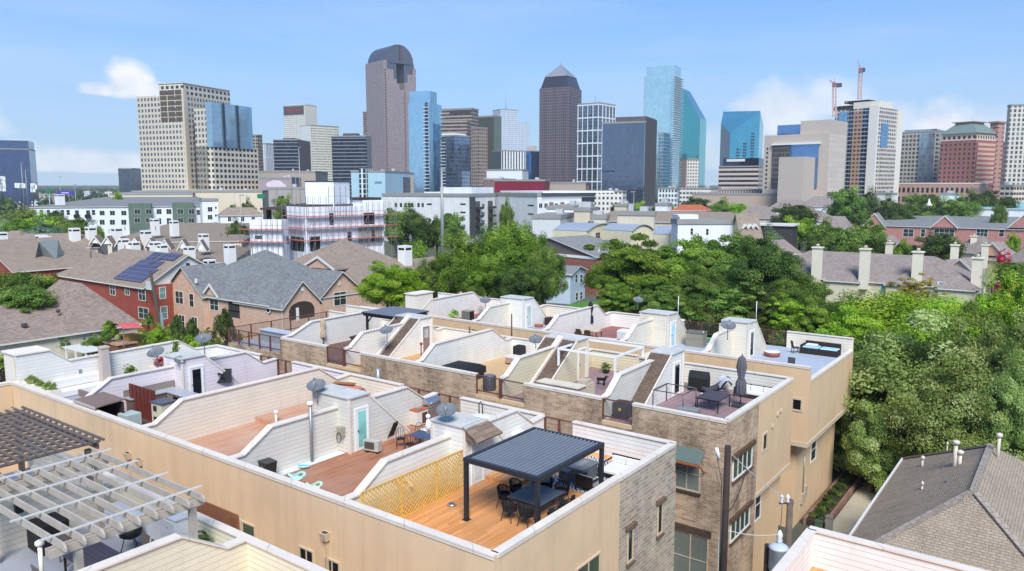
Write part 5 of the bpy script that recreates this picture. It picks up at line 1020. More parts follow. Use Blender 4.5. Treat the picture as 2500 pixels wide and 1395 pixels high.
# white building under construction with its scaffold
WRAP = plain('eef0f2', .5, .05, .3)
b = Tower('construction_block', 'white wrapped building under construction behind the scaffold', 'building', 745, 506, 699, 936, 190, 62, None); b.blk('main_block', WRAP, 0, 1, 0, 1., z1=b.z); T0 = b.t; R = TR(b)
b2 = Tower('', '', '', 688, 538, 609, 704, 186, 24, th=T0); b2.blk('left_block', WRAP); L = TL(b2)
b3 = Tower('', '', '', 814, 444, 745, 853, 196, 30, th=T0); b3.blk('penthouse', WRAP, z0=b3.zp(510)); b3.blk('penthouse_roof', CHAR, z0=b3.z+.002, z1=b3.z+.25, o=.15)
zr_ = DP(905, 489, 203)[2]; b.blk('right_block', WRAP, 0, .6, .72, 1., z0=b.z-.01, z1=zr_); b.blk('right_roof', plain('3f3230', .8), .0, .6, .70, .97, z0=zr_+.002, z1=zr_+.7); b.blk('flat_roof', plain('4a3c38', .8, .1), .1, .98, .03, .6, z0=b.z+.002, z1=b.z+.5, o=.3)
b5 = Tower('', '', '', 735, 508, 634, 822, 200, 12, th=T0); b5.blk('brown_canopy', plain('4a3a35', .8, .15, .1), z1=b5.z, z0=b5.z-.5); m = MB()
for u, v in ((.95, .1), (.55, .1), (.3, .1), (.95, .8)): b5.mesh(m, u, u+.03, v, v+.08, 0, b5.z-.52)
m.build('canopy_post', plain('3f3532', .8), T0)
for q in ((804, 521, 815, 549), (888, 520, 914, 547), (848, 567, 858, 594), (907, 562, 915, 590), (756, 578, 782, 613)): R.panel(T0, 'window_opening', plain('2e2724', .7, .2, 1.), *q, .06)
R.panel(T0, 'grey_render_panel', plain('a9a29c', .8), 874, 555, 934, 600, .04)
for q in ((622, 576, 640, 584), (699, 577, 706, 596)): L.panel(T0, 'window_opening', plain('2e2724', .7, .2, 1.), *q, .06)
TL(b).panel(T0, 'window_opening', plain('2e2724', .7, .2, 1.), 711, 577, 743, 615, .06); R.panel(T0, 'blue_hoarding', plain('1f50b8', .5), 755, 618, 860, 640, .3)
sc = thing('scaffold', 'steel pole scaffold with three red toe board decks round the white building', 'scaffold', tuple(b.c)+(0,), 0, None, True); po = MB(); rd = MB(); pk = plain('9b9a9c', .4, .2, 3., metal=.5); DIAG = 0
def scaf(w, a0, a1, n, zt, lv, out=1.2):
    ax = w.ax()
    for k in range(n+1):
        a = a0+(a1-a0)*k/n
        for d in (.35, out): po.beam(ax(a, d, 0), ax(a, d, zt(a)), .07, .07)
        if k < n:
            a2 = a0+(a1-a0)*(k+1)/n
            for j, z in enumerate(lv): po.beam(ax(a, out, z+1.), ax(a2, out, z+1.), .09, .09); 
            if k % 3 == 0:
                for j in range(len(lv)-1): po.beam(ax(a, out, lv[j]), ax(a2, out, lv[j+1]), .08, .08)
    for z in lv: abox(rd, ax, a0-.3, a1+.3, .3, out+.1, z-.08, z+.08)
lv = [R.px(840, 640)[1], R.px(840, 583)[1], R.px(840, 554)[1], R.px(840, 526)[1]]
scaf(R, R.px(748, 560)[0], R.px(962, 560)[0], 15, lambda a: b.z+1.+(1.6 if a < 6 else 0), lv); scaf(TL(b), 0., b.ll, 4, lambda a: b.z+1., lv[1:]); scaf(L, L.px(706, 580)[0], L.px(590, 580)[0], 9, lambda a: b2.z+(-2. if a > 6 else .5), lv[:3])
ax = R.ax(); a_, _ = R.px(853, 500); a2_, _ = R.px(797, 500)
for k in range(5):
    a = a2_+(a_-a2_)*k/4; po.beam(ax(a, 1.2, b.z-3), ax(a, 1.2, b3.z-1.2), .11, .11)
    if k < 4:
        for z in (b.z+2.6, b.z+.2): po.beam(ax(a, 1.2, z), ax(a+(a_-a2_)/4, 1.2, z), .09, .09)
for o_ in (po.build('poles', pk, sc), rd.build('toe_boards', plain('b9655a', .6, .2), sc)): o_['kind'] = 'stuff'
# white apartments, centre
h = tower('white_apartments', 'white flat roofed apartment block with a charcoal corner strip and balconies', 1145, 481, 934, 1208, 300, 32, stucco('d6d4cf'), cat='apartment house', grp=None, body='building_body'); L = TL(h); R = TR(h)
R.panel(h.t, 'charcoal_strip', stucco('4b4d4c'), 1146, 482, 1160, 580, .3)
for x in (967, 979, 990, 999, 1006, 1022, 1032): L.win(h.t, x-3, 496, x+3, 506, 1, 1, fw=.1)
for x0, x1, y in ((1042, 1054, 497), (1124, 1137, 497), (1124, 1137, 517)): L.panel(h.t, 'strip_window', GLD, x0, y, x1, y+4, .05)
for y in (498, 518, 538, 557):
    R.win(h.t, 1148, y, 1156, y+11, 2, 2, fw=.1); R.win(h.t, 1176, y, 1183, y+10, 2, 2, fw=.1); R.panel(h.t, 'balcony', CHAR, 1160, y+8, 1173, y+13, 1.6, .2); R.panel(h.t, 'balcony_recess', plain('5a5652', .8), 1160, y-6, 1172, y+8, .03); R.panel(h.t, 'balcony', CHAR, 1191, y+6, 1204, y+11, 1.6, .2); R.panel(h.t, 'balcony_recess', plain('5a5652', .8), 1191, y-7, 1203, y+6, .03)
h.blk('roof_block', WHT, .0, .35, .1, .95, z0=h.z+1.25, y1=458); h.blk('roof_block', WHT, .35, .6, .3, .9, z0=h.z+1.25, y1=470)
h = tower('white_apartments', 'white apartment block with a long projecting flat roof, right of the crimson hall', 1312, 480, 1205, 1452, 290, 60, stucco('d9d8d4'), cat='apartment house', grp=None, body='building_body'); R = TR(h); L = TL(h); h.blk('flat_roof', plain('e6e5e2', .5, .04), -.05, .9, .05, 1.3, z0=h.z+1.25, z1=h.z+1.9)
for x in (1320, 1333, 1358, 1388, 1412): R.win(h.t, x-4, 497, x+4, 508, 2, 1, fw=.1)
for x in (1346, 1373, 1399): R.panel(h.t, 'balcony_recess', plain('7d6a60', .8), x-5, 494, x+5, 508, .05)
R.panel(h.t, 'charcoal_top', CHAR, 1420, 482, 1451, 494, .2); R.win(h.t, 1435, 496, 1448, 507, 2, 1, fw=.1)
for y in (500, 521): L.panel(h.t, 'strip_window', GLD, 1289, y, 1303, y+4, .05)
low('flat white roofed block in front of the projecting roof', 1400, 512, 1335, 1450, 270, 14, WHT); low('cream cubic block right of the white apartments', 1440, 517, 1402, 1460, 255, 10, BEI_); low('white low block with grey parapet', 1368, 535, 1300, 1400, 245, 10, plain('c9c9c8', .7))
# barrel roofed terraces
for xc, ye, xl, xr, yt, d, lb in ((1432, 566, 1350, 1505, 547, 215, 'cream house under the leftmost grey barrel roof'), (1542, 566, 1470, 1594, 548, 208, 'cream house under the middle grey barrel roof'), (1633, 574, 1594, 1657, 552, 200, 'cream house under the rightmost grey barrel roof, with tall arched end')):
    s = Tower('barrel_roof_house', lb, 'house', xc, ye, xl, xr, d, 32 if xc != 1542 else 42, 'barrel roofed houses'); s.blk('wall', CRM); n = 14; zt = DP(xc, yt, d+6)[2]; m = MB(); A_ = [(k/n, s.z+(zt-s.z)*math.sin(math.pi*k/n)**.8) for k in range(n+1)]
    m.sheet([[s.pt(0, v, z+.1, -.4), s.pt(1, v, z+.1)] for v, z in A_]); m.build('barrel_roof', metal('b3bac2', .45, .4), s.t)
    g_ = MB().face([s.pt(0, v, z, -.02) for v, z in A_]).face([s.pt(1, v, z) for v, z in A_]); g_.build('arched_gable', CRM, s.t); m = MB().path([s.pt(0, v, z+.05, -.35) for v, z in A_], .16, 5); m.build('arch_trim', plain('8d8f92', .6), s.t); R = TR(s)
    w_ = R.win(s.t, xc+(xr-xc)*.3, ye+2, xc+(xr-xc)*.45, ye+16, 2, 2, gm=GLD)
# white stucco block, mansard, long brown roof
s = tower('stucco_house', 'white stucco flat roofed house right of the barrel roofs', 1655, 548, 1640, 1792, 190, 74, WHT, cat='house', grp=None, body='building_body'); R = TR(s)
for q in ((1686, 558, 1692, 573), (1724, 559, 1730, 574)): R.win(s.t, *q, cols=1, rows=2)
s.blk('roof_block', WHT, 0., .9, .0, .36, z0=s.z+1.25, y1=525); R.panel(s.t, 'roof_window', plain('7d7370', .6), 1653, 529, 1659, 542, .06); s.blk('slate_dormer', RSLT, .1, .8, .78, .98, z0=s.z+1.25, y1=540)
s = thouse('mansard_house', 'cream house with steep brown mansard roof and three white dormers', 1812, 580, 1784, 1858, 185, 70, 521, 'r', 0, 0, CRM, RBRN, CRM); R = TR(s)
for x in (1820, 1832, 1844): gablet(s.t, Wall(s.pt(0, 0, 0, 1.2, 0)[:2], s.ur, -s.ul), x, 549, 556, .55, 1.2, FRW, CHW, 'dormer'); 
thouse('brown_roof_terrace', 'long terrace under a brown roof behind the white stucco house', 1800, 545, 1440, 1830, 235, 8, 516, 'l', 4, 4, BEI_, RBRN); low('cream cube on the long brown roof', 1598, 527, 1507, 1600, 215, 8, BEI_); low('pale cube left of the long brown roof', 1480, 535, 1450, 1487, 225, 10, BEI_)
thouse('orange_roof_house', 'white house with a terracotta orange roof among low roofs', 1722, 514, 1640, 1735, 340, 8, 500, 'l', 3, 3, WHT, shingle('b8674a', .2, .5, .3)); low('white cube house left of the orange roof', 1630, 503, 1600, 1640, 340, 10, WHT); low('white flat house left of the white cube house', 1530, 505, 1500, 1545, 350, 10, BEI_)
thouse('taupe_roof_house', 'taupe roofed house behind the mansard', 1890, 530, 1795, 1905, 300, 20, 503, 'l', 4, 5, CRM2, RMAU)
# brick and slate house, pale blue house
s = thouse('slate_roof_house', 'brick house with dark boarded gable and long slate grey roof behind the bright tree', 1456, 626, 1245, 1566, 160, 40, 576, 'r', 0, 3, masonry('96604f', '82503f', 'a58072', .24, .085, ms=.008, blotch=.3), RSLT, siding('6a615d', .2)); L = TL(s); L.panel(s.t, 'white_band', FRW, 1330, 623, 1457, 628, .12); R = TR(s)
for x, y in ((1462, 618), (1487, 612), (1512, 606)): gablet(s.t, Wall(s.pt(0, 0, 0, 2.5, 0)[:2], s.ur, -s.ul), x, y-16, y, .7, 4., FRW, RSLT, 'dormer')
s = thouse('pale_blue_house', 'pale blue two storey house with white windows beside the lawn', 1393, 668, 1330, 1429, 148, 20, 648, 'l', 0, 0, BLUEW, RSLT); R = TR(s)
for q in ((1404, 671, 1410, 690), (1416, 671, 1422, 690), (1405, 715, 1411, 733), (1416, 713, 1422, 731)): R.win(s.t, *q, cols=1, rows=2)
# cream house with four chimneys
h = ahouse('cream_house', 'cream house with mauve brown hipped roof and four tall cream chimneys', -50, -13.5, 147, 162, 6.2, 10.4, 'x', 7.5, 7.5, CRM, RMAU); f = AW('-y', 147)
for x, ya, yb, d in ((1994, 606, 655, 141), (2110, 610, 665, 136), (2239, 617, 662, 132), (2383, 632, 695, 128)): chimney(h, x, ya, yb, d, 1.5, CHC, 1.5)
for x in (2035, 2076, 2160, 2300): f.win(h, x-9, 690, x+9, 708, 1, 1, gm=glass('8fb7bd', .2, .1), fw=.12)
for x0, x1 in ((-37, -31.5), (-27, -21.5), (-19, -14)): wing(h, x0, x1, 145.8, 152, 6.1, 8., 'y', 2.7, .01, CRM, RMAU)
# cluster of cream gabled houses on the right
cl = [('cream gabled house with brick infill and chimney, right of the cream house', 2345, 668, 2280, 2402, 150, 30, 632, 'r', 0, 0), ('cream house with slim white gable spikes at the right edge', 2440, 632, 2380, 2500, 180, 30, 590, 'l', 4, 0), ('taupe roofed house with ridge gable right of the four chimneys', 2300, 640, 2230, 2340, 172, 28, 612, 'r', 0, 0), ('taupe roofed cream house at the far right edge', 2510, 650, 2445, 2560, 165, 30, 600, 'l', 3, 3), ('taupe roofed house with cream bargeboards under the pink brick house', 2190, 628, 2130, 2225, 205, 30, 575, 'r', 0, 3), ('taupe gabled house left of the dark garden trees', 1905, 616, 1868, 1952, 165, 35, 585, 'r', 0, 3), ('grey roofed small house below the big roadside tree', 2070, 556, 2005, 2082, 280, 12, 528, 'l', 2, 0), ('cream house with twin taupe gables and chimney, far right', 2400, 615, 2330, 2445, 200, 30, 575, 'l', 3, 3)]
C_ = [thouse('gabled_house', *q, CRM, RMAU) for q in cl]
for i, x, ya, yb, d in ((0, 2330, 600, 625, 160), (1, 2404, 600, 625, 182), (7, 2376, 578, 605, 205), (2, 2170, 595, 622, 176)): chimney(C_[i].t, x, ya, yb, d, 1.4, CHC, 1.4)
gablet(C_[0].t, TL(C_[0]), 2345, 634, 668, 3.4, 4., BRICK, RMAU); gablet(C_[1].t, TL(C_[1]), 2425, 594, 625, 3.2, 4., BRICK, RMAU)
# long pink brick house
s = thouse('pink_brick_house', 'long pink brick house with slate grey roof and white trimmed gables, right', 2530, 562, 2106, 2600, 262, 3, 517, 'l', 5, 5, PBRICK, RSLT); L = TL(s)
for x, ya in ((2135, 522), (2307, 528), (2500, 525)): gablet(s.t, Wall(s.pt(0, 0, 0, 0, -.8)[:2], s.ul, -s.ur), x, ya, 556, 4.2, 7., PBRICK, RSLT)
for x0, x1, c in ((2206, 2231, 2), (2249, 2259, 1), (2385, 2412, 3), (2440, 2452, 1), (2282, 2330, 4)): L.win(s.t, x0, 560, x1, 578, c, 2, fw=.12)
s = thouse('turquoise_roof_hall', 'white walled hall with a turquoise metal roof behind the pink brick house', 2560, 512, 2180, 2600, 330, 3, 497, 'l', 8, 8, WHT, metal('8cc9c4', .5, .2), cat='hall'); p = DP(2268, 500, 325); MB().lathe([(1.6, 0), (.5, 1.4), (.15, 3.)], (p[0], p[1], p[2]-.5), 8).build('roof_cupola', CHW, s.t)
s = Tower('garden_pavilion', 'dark open pavilion with a pale flat roof among trees, right', 'pavilion', 1935, 549, 1850, 1948, 230, 10, None); s.blk('flat_roof', plain('d2cdc4', .7), z0=s.z-.5, z1=s.z, o=.6); s.blk('wall', plain('3d3835', .8, .2), z1=s.z-.52)
for k, (x, y, lb, d) in enumerate(((1930, 514, 'taupe roofed house with white gable tips, upper right', 380), (2010, 505, 'long taupe roof with a white skylight, upper right', 400), (1985, 540, 'taupe roof behind the round dark tree, right', 300))): thouse('taupe_roof_house', lb, x+40, y, x-60, x+60, d, 10, y-26, 'l', 5, 5, WHT, RMAU)
# ---------------------------------------------------------------- trees and plants
def crown_mesh(seed, n_cl, n_lf, leaf, flat=.8, rc=.27, shell=.62, cone=0., droop=0., wild=.22, spread=1.):
    """leaf cards in clumps spread through a unit crown (radius 1, centre at origin); returns a mesh and the clump centres"""
    g = np.random.default_rng(seed); d = g.normal(size=(n_cl, 3)); d /= np.linalg.norm(d, axis=1)[:, None]
    d[:, 2] = np.where(d[:, 2] < -.75, -d[:, 2]*.6, d[:, 2]); r = shell+(1-shell)*g.random(n_cl)**.7; r *= np.where(g.random(n_cl) < .16, .55, 1.); r *= 1+wild*g.normal(size=n_cl)*.6
    c = d*r[:, None]; 
    if cone: c[:, :2] *= np.clip(1-(c[:, 2:]+.2)*cone, .12, 1.6)
    rad = rc*(.6+.8*g.random(n_cl)); tint = np.clip(.5+.28*g.normal(size=n_cl), 0, 1); N = n_cl*n_lf; ci = np.repeat(np.arange(n_cl), n_lf)
    o = g.normal(size=(N, 3)); o /= np.linalg.norm(o, axis=1)[:, None]; o *= (g.random(N)**.45)[:, None]; o[:, 2] *= flat; o[:, 2] -= droop*(np.abs(o[:, 0])+np.abs(o[:, 1]))*.4
    p = c[ci]+o*rad[ci][:, None]*spread; nrm = o*.9+c[ci]*.5+g.normal(size=(N, 3))*.55+np.array([0, 0, .55]); nrm /= np.linalg.norm(nrm, axis=1)[:, None]
    a = np.cross(nrm, g.normal(size=(N, 3))); a /= np.linalg.norm(a, axis=1)[:, None]; b = np.cross(nrm, a); s = leaf*(.6+.8*g.random(N)); L = a*s[:, None]; Wd = b*(s*.55)[:, None]
    V = np.stack([p-L, p-L*.1+Wd, p+L, p-L*.1-Wd], 1).reshape(-1, 3).astype(np.float32)
    me = bpy.data.meshes.new('crown'); me.vertices.add(4*N); me.vertices.foreach_set('co', V.ravel()); me.loops.add(4*N); me.loops.foreach_set('vertex_index', np.arange(4*N, dtype=np.int32)); me.polygons.add(N); me.polygons.foreach_set('loop_start', np.arange(0, 4*N, 4, dtype=np.int32))
    at = me.attributes.new('tint', 'FLOAT', 'FACE'); at.data.foreach_set('value', np.clip(tint[ci]+g.normal(size=N)*.16, 0, 1).astype(np.float32)); me.update(calc_edges=True); return me, c
BARK = plain('4c4036', .9, .3, 2., bump=.4); BARKG = plain('6b6157', .9, .3, 2., bump=.4)
KIND = {}
def kind(k, **kw): KIND[k] = [crown_mesh(s, **kw) for s in kw.pop('seeds')]
for k, kw in {'oak': dict(seeds=(1, 2), n_cl=230, n_lf=500, leaf=.023, flat=.68, rc=.235, shell=.45, wild=.26), 'bright': dict(seeds=(3, 4), n_cl=210, n_lf=460, leaf=.026, flat=.55, rc=.225, shell=.42, wild=.28, droop=.3), 'loose': dict(seeds=(5,), n_cl=90, n_lf=120, leaf=.036, flat=.45, rc=.19, shell=.4, wild=.4, droop=.4), 'upright': dict(seeds=(6, 7), n_cl=240, n_lf=380, leaf=.026, flat=1.3, rc=.185, shell=.45, wild=.26), 'round': dict(seeds=(8, 9, 10), n_cl=110, n_lf=190, leaf=.044, flat=.7, rc=.28, shell=.55), 'cone': dict(seeds=(11,), n_cl=70, n_lf=140, leaf=.05, flat=1.2, rc=.22, cone=.75), 'shrub': dict(seeds=(12,), n_cl=26, n_lf=60, leaf=.1, flat=.8, rc=.4, shell=.4)}.items():
    seeds = kw.pop('seeds'); KIND[k] = [crown_mesh(s, **kw) for s in seeds]
LM = {'olive': leafmat('6b7f40', '93a757', 'c2ce8c'), 'green': leafmat('4d6a22', '70942e', 'a3bd4c'), 'lime': leafmat('648a1f', '8db52c', 'b9d24e'), 'dark': leafmat('384c22', '53692f', '7a8c42'), 'mid': leafmat('4e6828', '6f8b3a', '9bae54'), 'gold': leafmat('8f8e2c', 'b0aa3c', 'cbbc58'), 'blueg': leafmat('4c6650', '6c866e', '92a890'), 'red': leafmat('9a2838', 'c83c4c', 'e0606c')}
def crown(par, k, i, mat, c, sx, sy, sz, rz, name='crown'):
    me, _ = KIND[k][i % len(KIND[k])]
    key = ('cm', k, i % len(KIND[k]), mat)
    if key not in MC: m2 = me.copy(); m2.materials.append(LM[mat]); MC[key] = m2
    o = bpy.data.objects.new(name, MC[key]); COL.objects.link(o); o.parent = par; o.location = c; o.scale = (sx, sy, sz); o.rotation_euler = (0, 0, rz); return o
TN = [0]
def tree(x, yt, d, hw, lb, k='round', mat='green', low=.3, group='trees of the neighbourhood', name='tree', cat='tree', sq=1., limbs=5, yb=None, bark=None, z0=0.):
    """crown top at pixel (x, yt), distance d, half width hw pixels; low = crown base as a share of the height"""
    TN[0] += 1; p = DP(x, yt, d); H = p[2]-z0;  r = hw*d/F_PX; g = random.Random(TN[0]*13+5)
    if yb is not None: low = max(.02, (DP(x, yb, d)[2]-z0)/H)
    if d > 125: low = min(low, .16)
    t = thing(name, lb, cat, (p[0], p[1], z0), 0, group); hz = H*(1-low)/2; cz = H-hz*.97; rz = g.uniform(0, 6.28)
    crown(t, k, TN[0], mat, (0, 0, cz), r/1.12, r/1.12*sq, hz/1.05, rz)
    m = MB(); tr = max(.09, r*.055); m.path([(0, 0, 0), (g.uniform(-.1, .1)*r, g.uniform(-.1, .1)*r, H*low*.8), (g.uniform(-.1, .1)*r, g.uniform(-.1, .1)*r, cz)], [tr*1.3, tr, tr*.5], 7)
    _, cc = KIND[k][TN[0] % len(KIND[k])]
    for j in range(limbs):
        q = cc[(j*17+3) % len(cc)]; q = Vector((q[0]*r*.85, q[1]*r*.85*sq, cz+q[2]*hz*.8)); q = Matrix.Rotation(rz, 3, 'Z') @ q
        m.path([(0, 0, H*max(low*.75, .12)), (q.x*.45, q.y*.45, H*low*.75+(q.z-H*low*.75)*.6), tuple(q)], [tr*.6, tr*.38, tr*.12], 5)
    m.build('trunk', bark or BARK, t); return t
T = tree
# near right: the big oaks over the path
T(2265, 795, 58, 225, 'large grey green oak overhanging the path at the right', 'oak', 'olive', yb=1235, limbs=16); T(2430, 800, 54, 150, 'grey green oak at the right edge above the tan roof', 'oak', 'olive', yb=1240, limbs=10); T(2085, 905, 60, 95, 'drooping olive tree beside the corner townhouse', 'oak', 'olive', yb=1230, limbs=8)
T(2200, 722, 78, 190, 'broad yellow green tree in front of the cream house', 'upright', 'lime', yb=900, limbs=8); T(2330, 745, 74, 120, 'yellow green tree right of the broad one', 'upright', 'lime', yb=900); T(2080, 760, 74, 85, 'yellow green tree beside the terrace sofa', 'bright', 'lime', yb=930); T(2470, 685, 76, 90, 'yellow green tree at the right edge', 'upright', 'lime', yb=900); T(2235, 668, 92, 55, 'thin golden tree top before the cream house', 'loose', 'gold', yb=760)
# centre
T(1545, 582, 98, 115, 'bright green spreading tree in front of the slate roof', 'bright', 'green', yb=765, limbs=14); T(1655, 600, 104, 100, 'mid green tree between the bright tree and the dark trees', 'bright', 'green', yb=760, limbs=10); T(1765, 585, 106, 110, 'leafy green tree behind the dish stair house', 'bright', 'mid', yb=780, limbs=10); T(1880, 600, 95, 110, 'dark green tree behind the corner terrace', 'oak', 'dark', yb=800, limbs=10); T(1960, 668, 88, 80, 'dark green tree left of the cream house', 'oak', 'mid', yb=810, limbs=8); T(1790, 690, 84, 95, 'thin leaved tree with bare grey branches behind the rear row', 'loose', 'mid', yb=800, limbs=22, bark=BARKG); T(1930, 720, 82, 70, 'light green sapling tree beside the rear terrace', 'loose', 'lime', yb=820, limbs=12, bark=BARKG)
T(1245, 548, 104, 92, 'tallest rich green tree in the middle', 'upright', 'green', yb=740, limbs=8); T(1130, 590, 108, 80, 'rich green tree left of the tallest one', 'upright', 'green', yb=740); T(1325, 605, 100, 58, 'dark green conifer right of the tallest tree', 'upright', 'mid', yb=745); T(1190, 640, 96, 70, 'green tree in front of the tallest one', 'upright', 'green', yb=745); T(1270, 655, 94, 72, 'dark green tree in front of the pale blue house', 'upright', 'dark', yb=750); T(1060, 640, 110, 60, 'dark green tree right of the round yellow green tree', 'upright', 'mid', yb=745)
T(960, 648, 104, 88, 'round yellow green tree below the brown roof', 'oak', 'lime', yb=760, limbs=8)
# by the brick house
T(548, 752, 96, 36, 'dark glossy magnolia by the railed terrace', 'cone', 'dark', yb=850, name='magnolia_tree'); T(466, 778, 98, 22, 'narrow conifer by the brick house', 'cone', 'dark', yb=840, name='conifer'); T(430, 768, 100, 22, 'narrow conifer next to the leaning pole', 'cone', 'dark', yb=835, name='conifer'); T(590, 745, 112, 12, 'small dark shrub tree under the balcony recess', 'cone', 'dark', yb=800)
# left
for x, y, d, w, lb, mt in ((30, 665, 100, 70, 'bushy green tree at the left edge', 'mid'), (105, 672, 104, 60, 'bushy tree with reddish tips left of the tan hip roof', 'green'), (150, 695, 108, 35, 'small bush tree against the red brick house', 'mid'), (60, 700, 92, 70, 'lower bushy tree at the left edge', 'mid')): T(x, y, d, w, lb, 'round', mt, yb=770)
for x, y, d, w, lb, mt in ((60, 512, 280, 42, 'green tree left of the sage apartments', 'mid'), (100, 525, 270, 50, 'bright green tree before the sage apartments', 'lime'), (135, 514, 285, 28, 'dark round tree before the white balconies', 'dark'), (180, 530, 265, 45, 'green tree before the white balconies', 'mid'), (110, 548, 240, 45, 'grey green bush tree above the taupe roof', 'blueg'), (40, 535, 260, 40, 'green tree at the left above the taupe roof', 'green'), (285, 466, 420, 12, 'small tree top over the parking podium', 'lime'), (605, 492, 330, 20, 'dark tree behind the white row apartments', 'dark'), (570, 500, 330, 16, 'bush behind the brown row roof', 'mid'), (690, 476, 330, 25, 'green tree below the mural wall', 'mid'), (580, 540, 240, 28, 'dark tree left of the scaffold', 'dark'), (240, 552, 215, 14, 'small tree between the white chimneys', 'green')): T(x, y, d, w, lb, 'round', mt, yb=y+int(w*1.5), limbs=3)
for x, y, d, w, lb, mt, yb in ((965, 505, 230, 35, 'leafy tree right of the scaffold', 'mid', 600), (1010, 512, 225, 45, 'dark leafy tree below the white apartments', 'dark', 600), (1105, 520, 225, 38, 'leafy tree by the grey monopole', 'mid', 590), (1065, 530, 230, 30, 'leafy tree left of the grey monopole', 'dark', 590), (1237, 493, 240, 20, 'single leafy tree against the white apartments', 'mid', 560), (1015, 590, 150, 40, 'green tree top right of the brown roof', 'green', 650)): T(x, y, d, w, lb, 'round', mt, yb=yb, limbs=4)
# right middle
for x, y, d, w, lb, mt, yb in ((2068, 458, 330, 48, 'big round roadside tree before the tan building', 'mid', 530), (2120, 470, 340, 35, 'dark tree right of the big roadside tree', 'dark', 520), (1935, 500, 270, 60, 'wide dark dome tree, right middle', 'dark', 545), (1955, 530, 250, 40, 'bright green tree under the dark dome tree', 'lime', 560), (2010, 540, 240, 40, 'green tree beside the grey small house', 'mid', 580), (2060, 555, 175, 75, 'big dark green garden tree behind the chimneys', 'mid', 635), (2000, 575, 170, 45, 'dark green garden tree left of the first chimney', 'dark', 640), (2125, 540, 180, 45, 'tall green garden tree by the pink brick house', 'mid', 625), (2290, 570, 175, 60, 'dark rounded garden tree behind the third chimney', 'dark', 625), (2205, 588, 178, 35, 'green bush tree between the chimneys', 'green', 625), (2175, 485, 330, 35, 'low dark trees right of the roadside tree', 'dark', 515), (2250, 474, 360, 60, 'wide flat topped green trees before the podium', 'mid', 500), (2400, 463, 370, 40, 'dark dome tree before the podium', 'dark', 500), (2350, 484, 350, 50, 'low green trees behind the turquoise roof', 'mid', 505), (2460, 480, 350, 30, 'dark low tree at the right behind the turquoise roof', 'dark', 505), (2210, 500, 330, 22, 'small dark tree beside the white roof ridge', 'dark', 520), (1760, 490, 380, 35, 'green tree cluster below the arcaded block', 'green', 515), (1800, 497, 370, 30, 'yellow green tree beside the orange roof', 'lime', 515), (1560, 492, 420, 22, 'round street tree below the dark glass block', 'lime', 512), (1620, 492, 420, 30, 'street trees below the white pavilion', 'mid', 508), (1510, 495, 400, 20, 'dark street tree left of the dark glass block', 'dark', 515), (1700, 482, 480, 40, 'dark trees under the white offices', 'dark', 500), (1885, 560, 190, 35, 'olive bush tree before the pavilion', 'blueg', 605), (1700, 575, 150, 45, 'green tree top left of the mansard', 'green', 620), (1820, 570, 150, 55, 'green tree tops below the mansard', 'mid', 620), (1880, 590, 140, 50, 'dark leafy tree below the taupe gable', 'mid', 650), (2440, 500, 300, 20, 'bush by the far right roof', 'mid', 520), (2475, 570, 190, 20, 'green bush at the right edge of the pink house', 'lime', 585)): T(x, y, d, w, lb, 'round', mt, yb=yb, limbs=3)
T(2470, 620, 128, 45, 'crape myrtle with crimson flowers at the right edge', 'shrub', 'red', yb=680, name='crape_myrtle'); T(2480, 640, 120, 45, 'green bush under the crimson flowers', 'round', 'mid', yb=700)
for k, (x, y) in enumerate(((470, 840), (497, 830), (395, 830), (360, 790))): T(x, y-22, 96+k*3, 20, ('rounded green shrub beside the brick house', 'bright green shrub behind the satellite dish', 'green shrub left of the conifers', 'ivy covered bush on the red brick wall')[k], 'shrub', ('lime', 'green', 'mid', 'mid')[k], yb=y+15, name='shrub', cat='shrub')

# more of the canopy on the right, and hedge-high growth under it
T(2340, 900, 52, 150, 'low spreading oak bough tree behind the hip roof', 'oak', 'olive', yb=1200, limbs=8); T(2150, 1000, 55, 85, 'small dark tree at the mouth of the path', 'oak', 'olive', yb=1240, limbs=6); T(2120, 820, 66, 90, 'mid green tree between the rear corner terrace and the big oak', 'bright', 'mid', yb=1080); T(2400, 760, 66, 110, 'mid green tree behind the right hand oaks', 'bright', 'mid', yb=1000); T(2290, 760, 68, 120, 'yellow green tree behind the big oak', 'upright', 'lime', yb=980); T(2010, 820, 70, 50, 'leafy tree hugging the rear corner terrace', 'bright', 'green', yb=1000); T(2480, 880, 50, 80, 'olive tree cut by the right edge', 'oak', 'olive', yb=1150); T(1990, 740, 80, 60, 'green tree behind the wicker sofa', 'bright', 'green', yb=880)
T(1700, 650, 96, 80, 'rounded green tree between the two dark centre trees', 'oak', 'mid', yb=790); T(1505, 690, 92, 48, 'low bright green tree by the lawn', 'bright', 'green', yb=780); T(1610, 690, 90, 75, 'green tree close behind the rear row', 'bright', 'mid', yb=790); T(1850, 700, 84, 60, 'dark tree close behind the rear corner', 'oak', 'dark', yb=820)
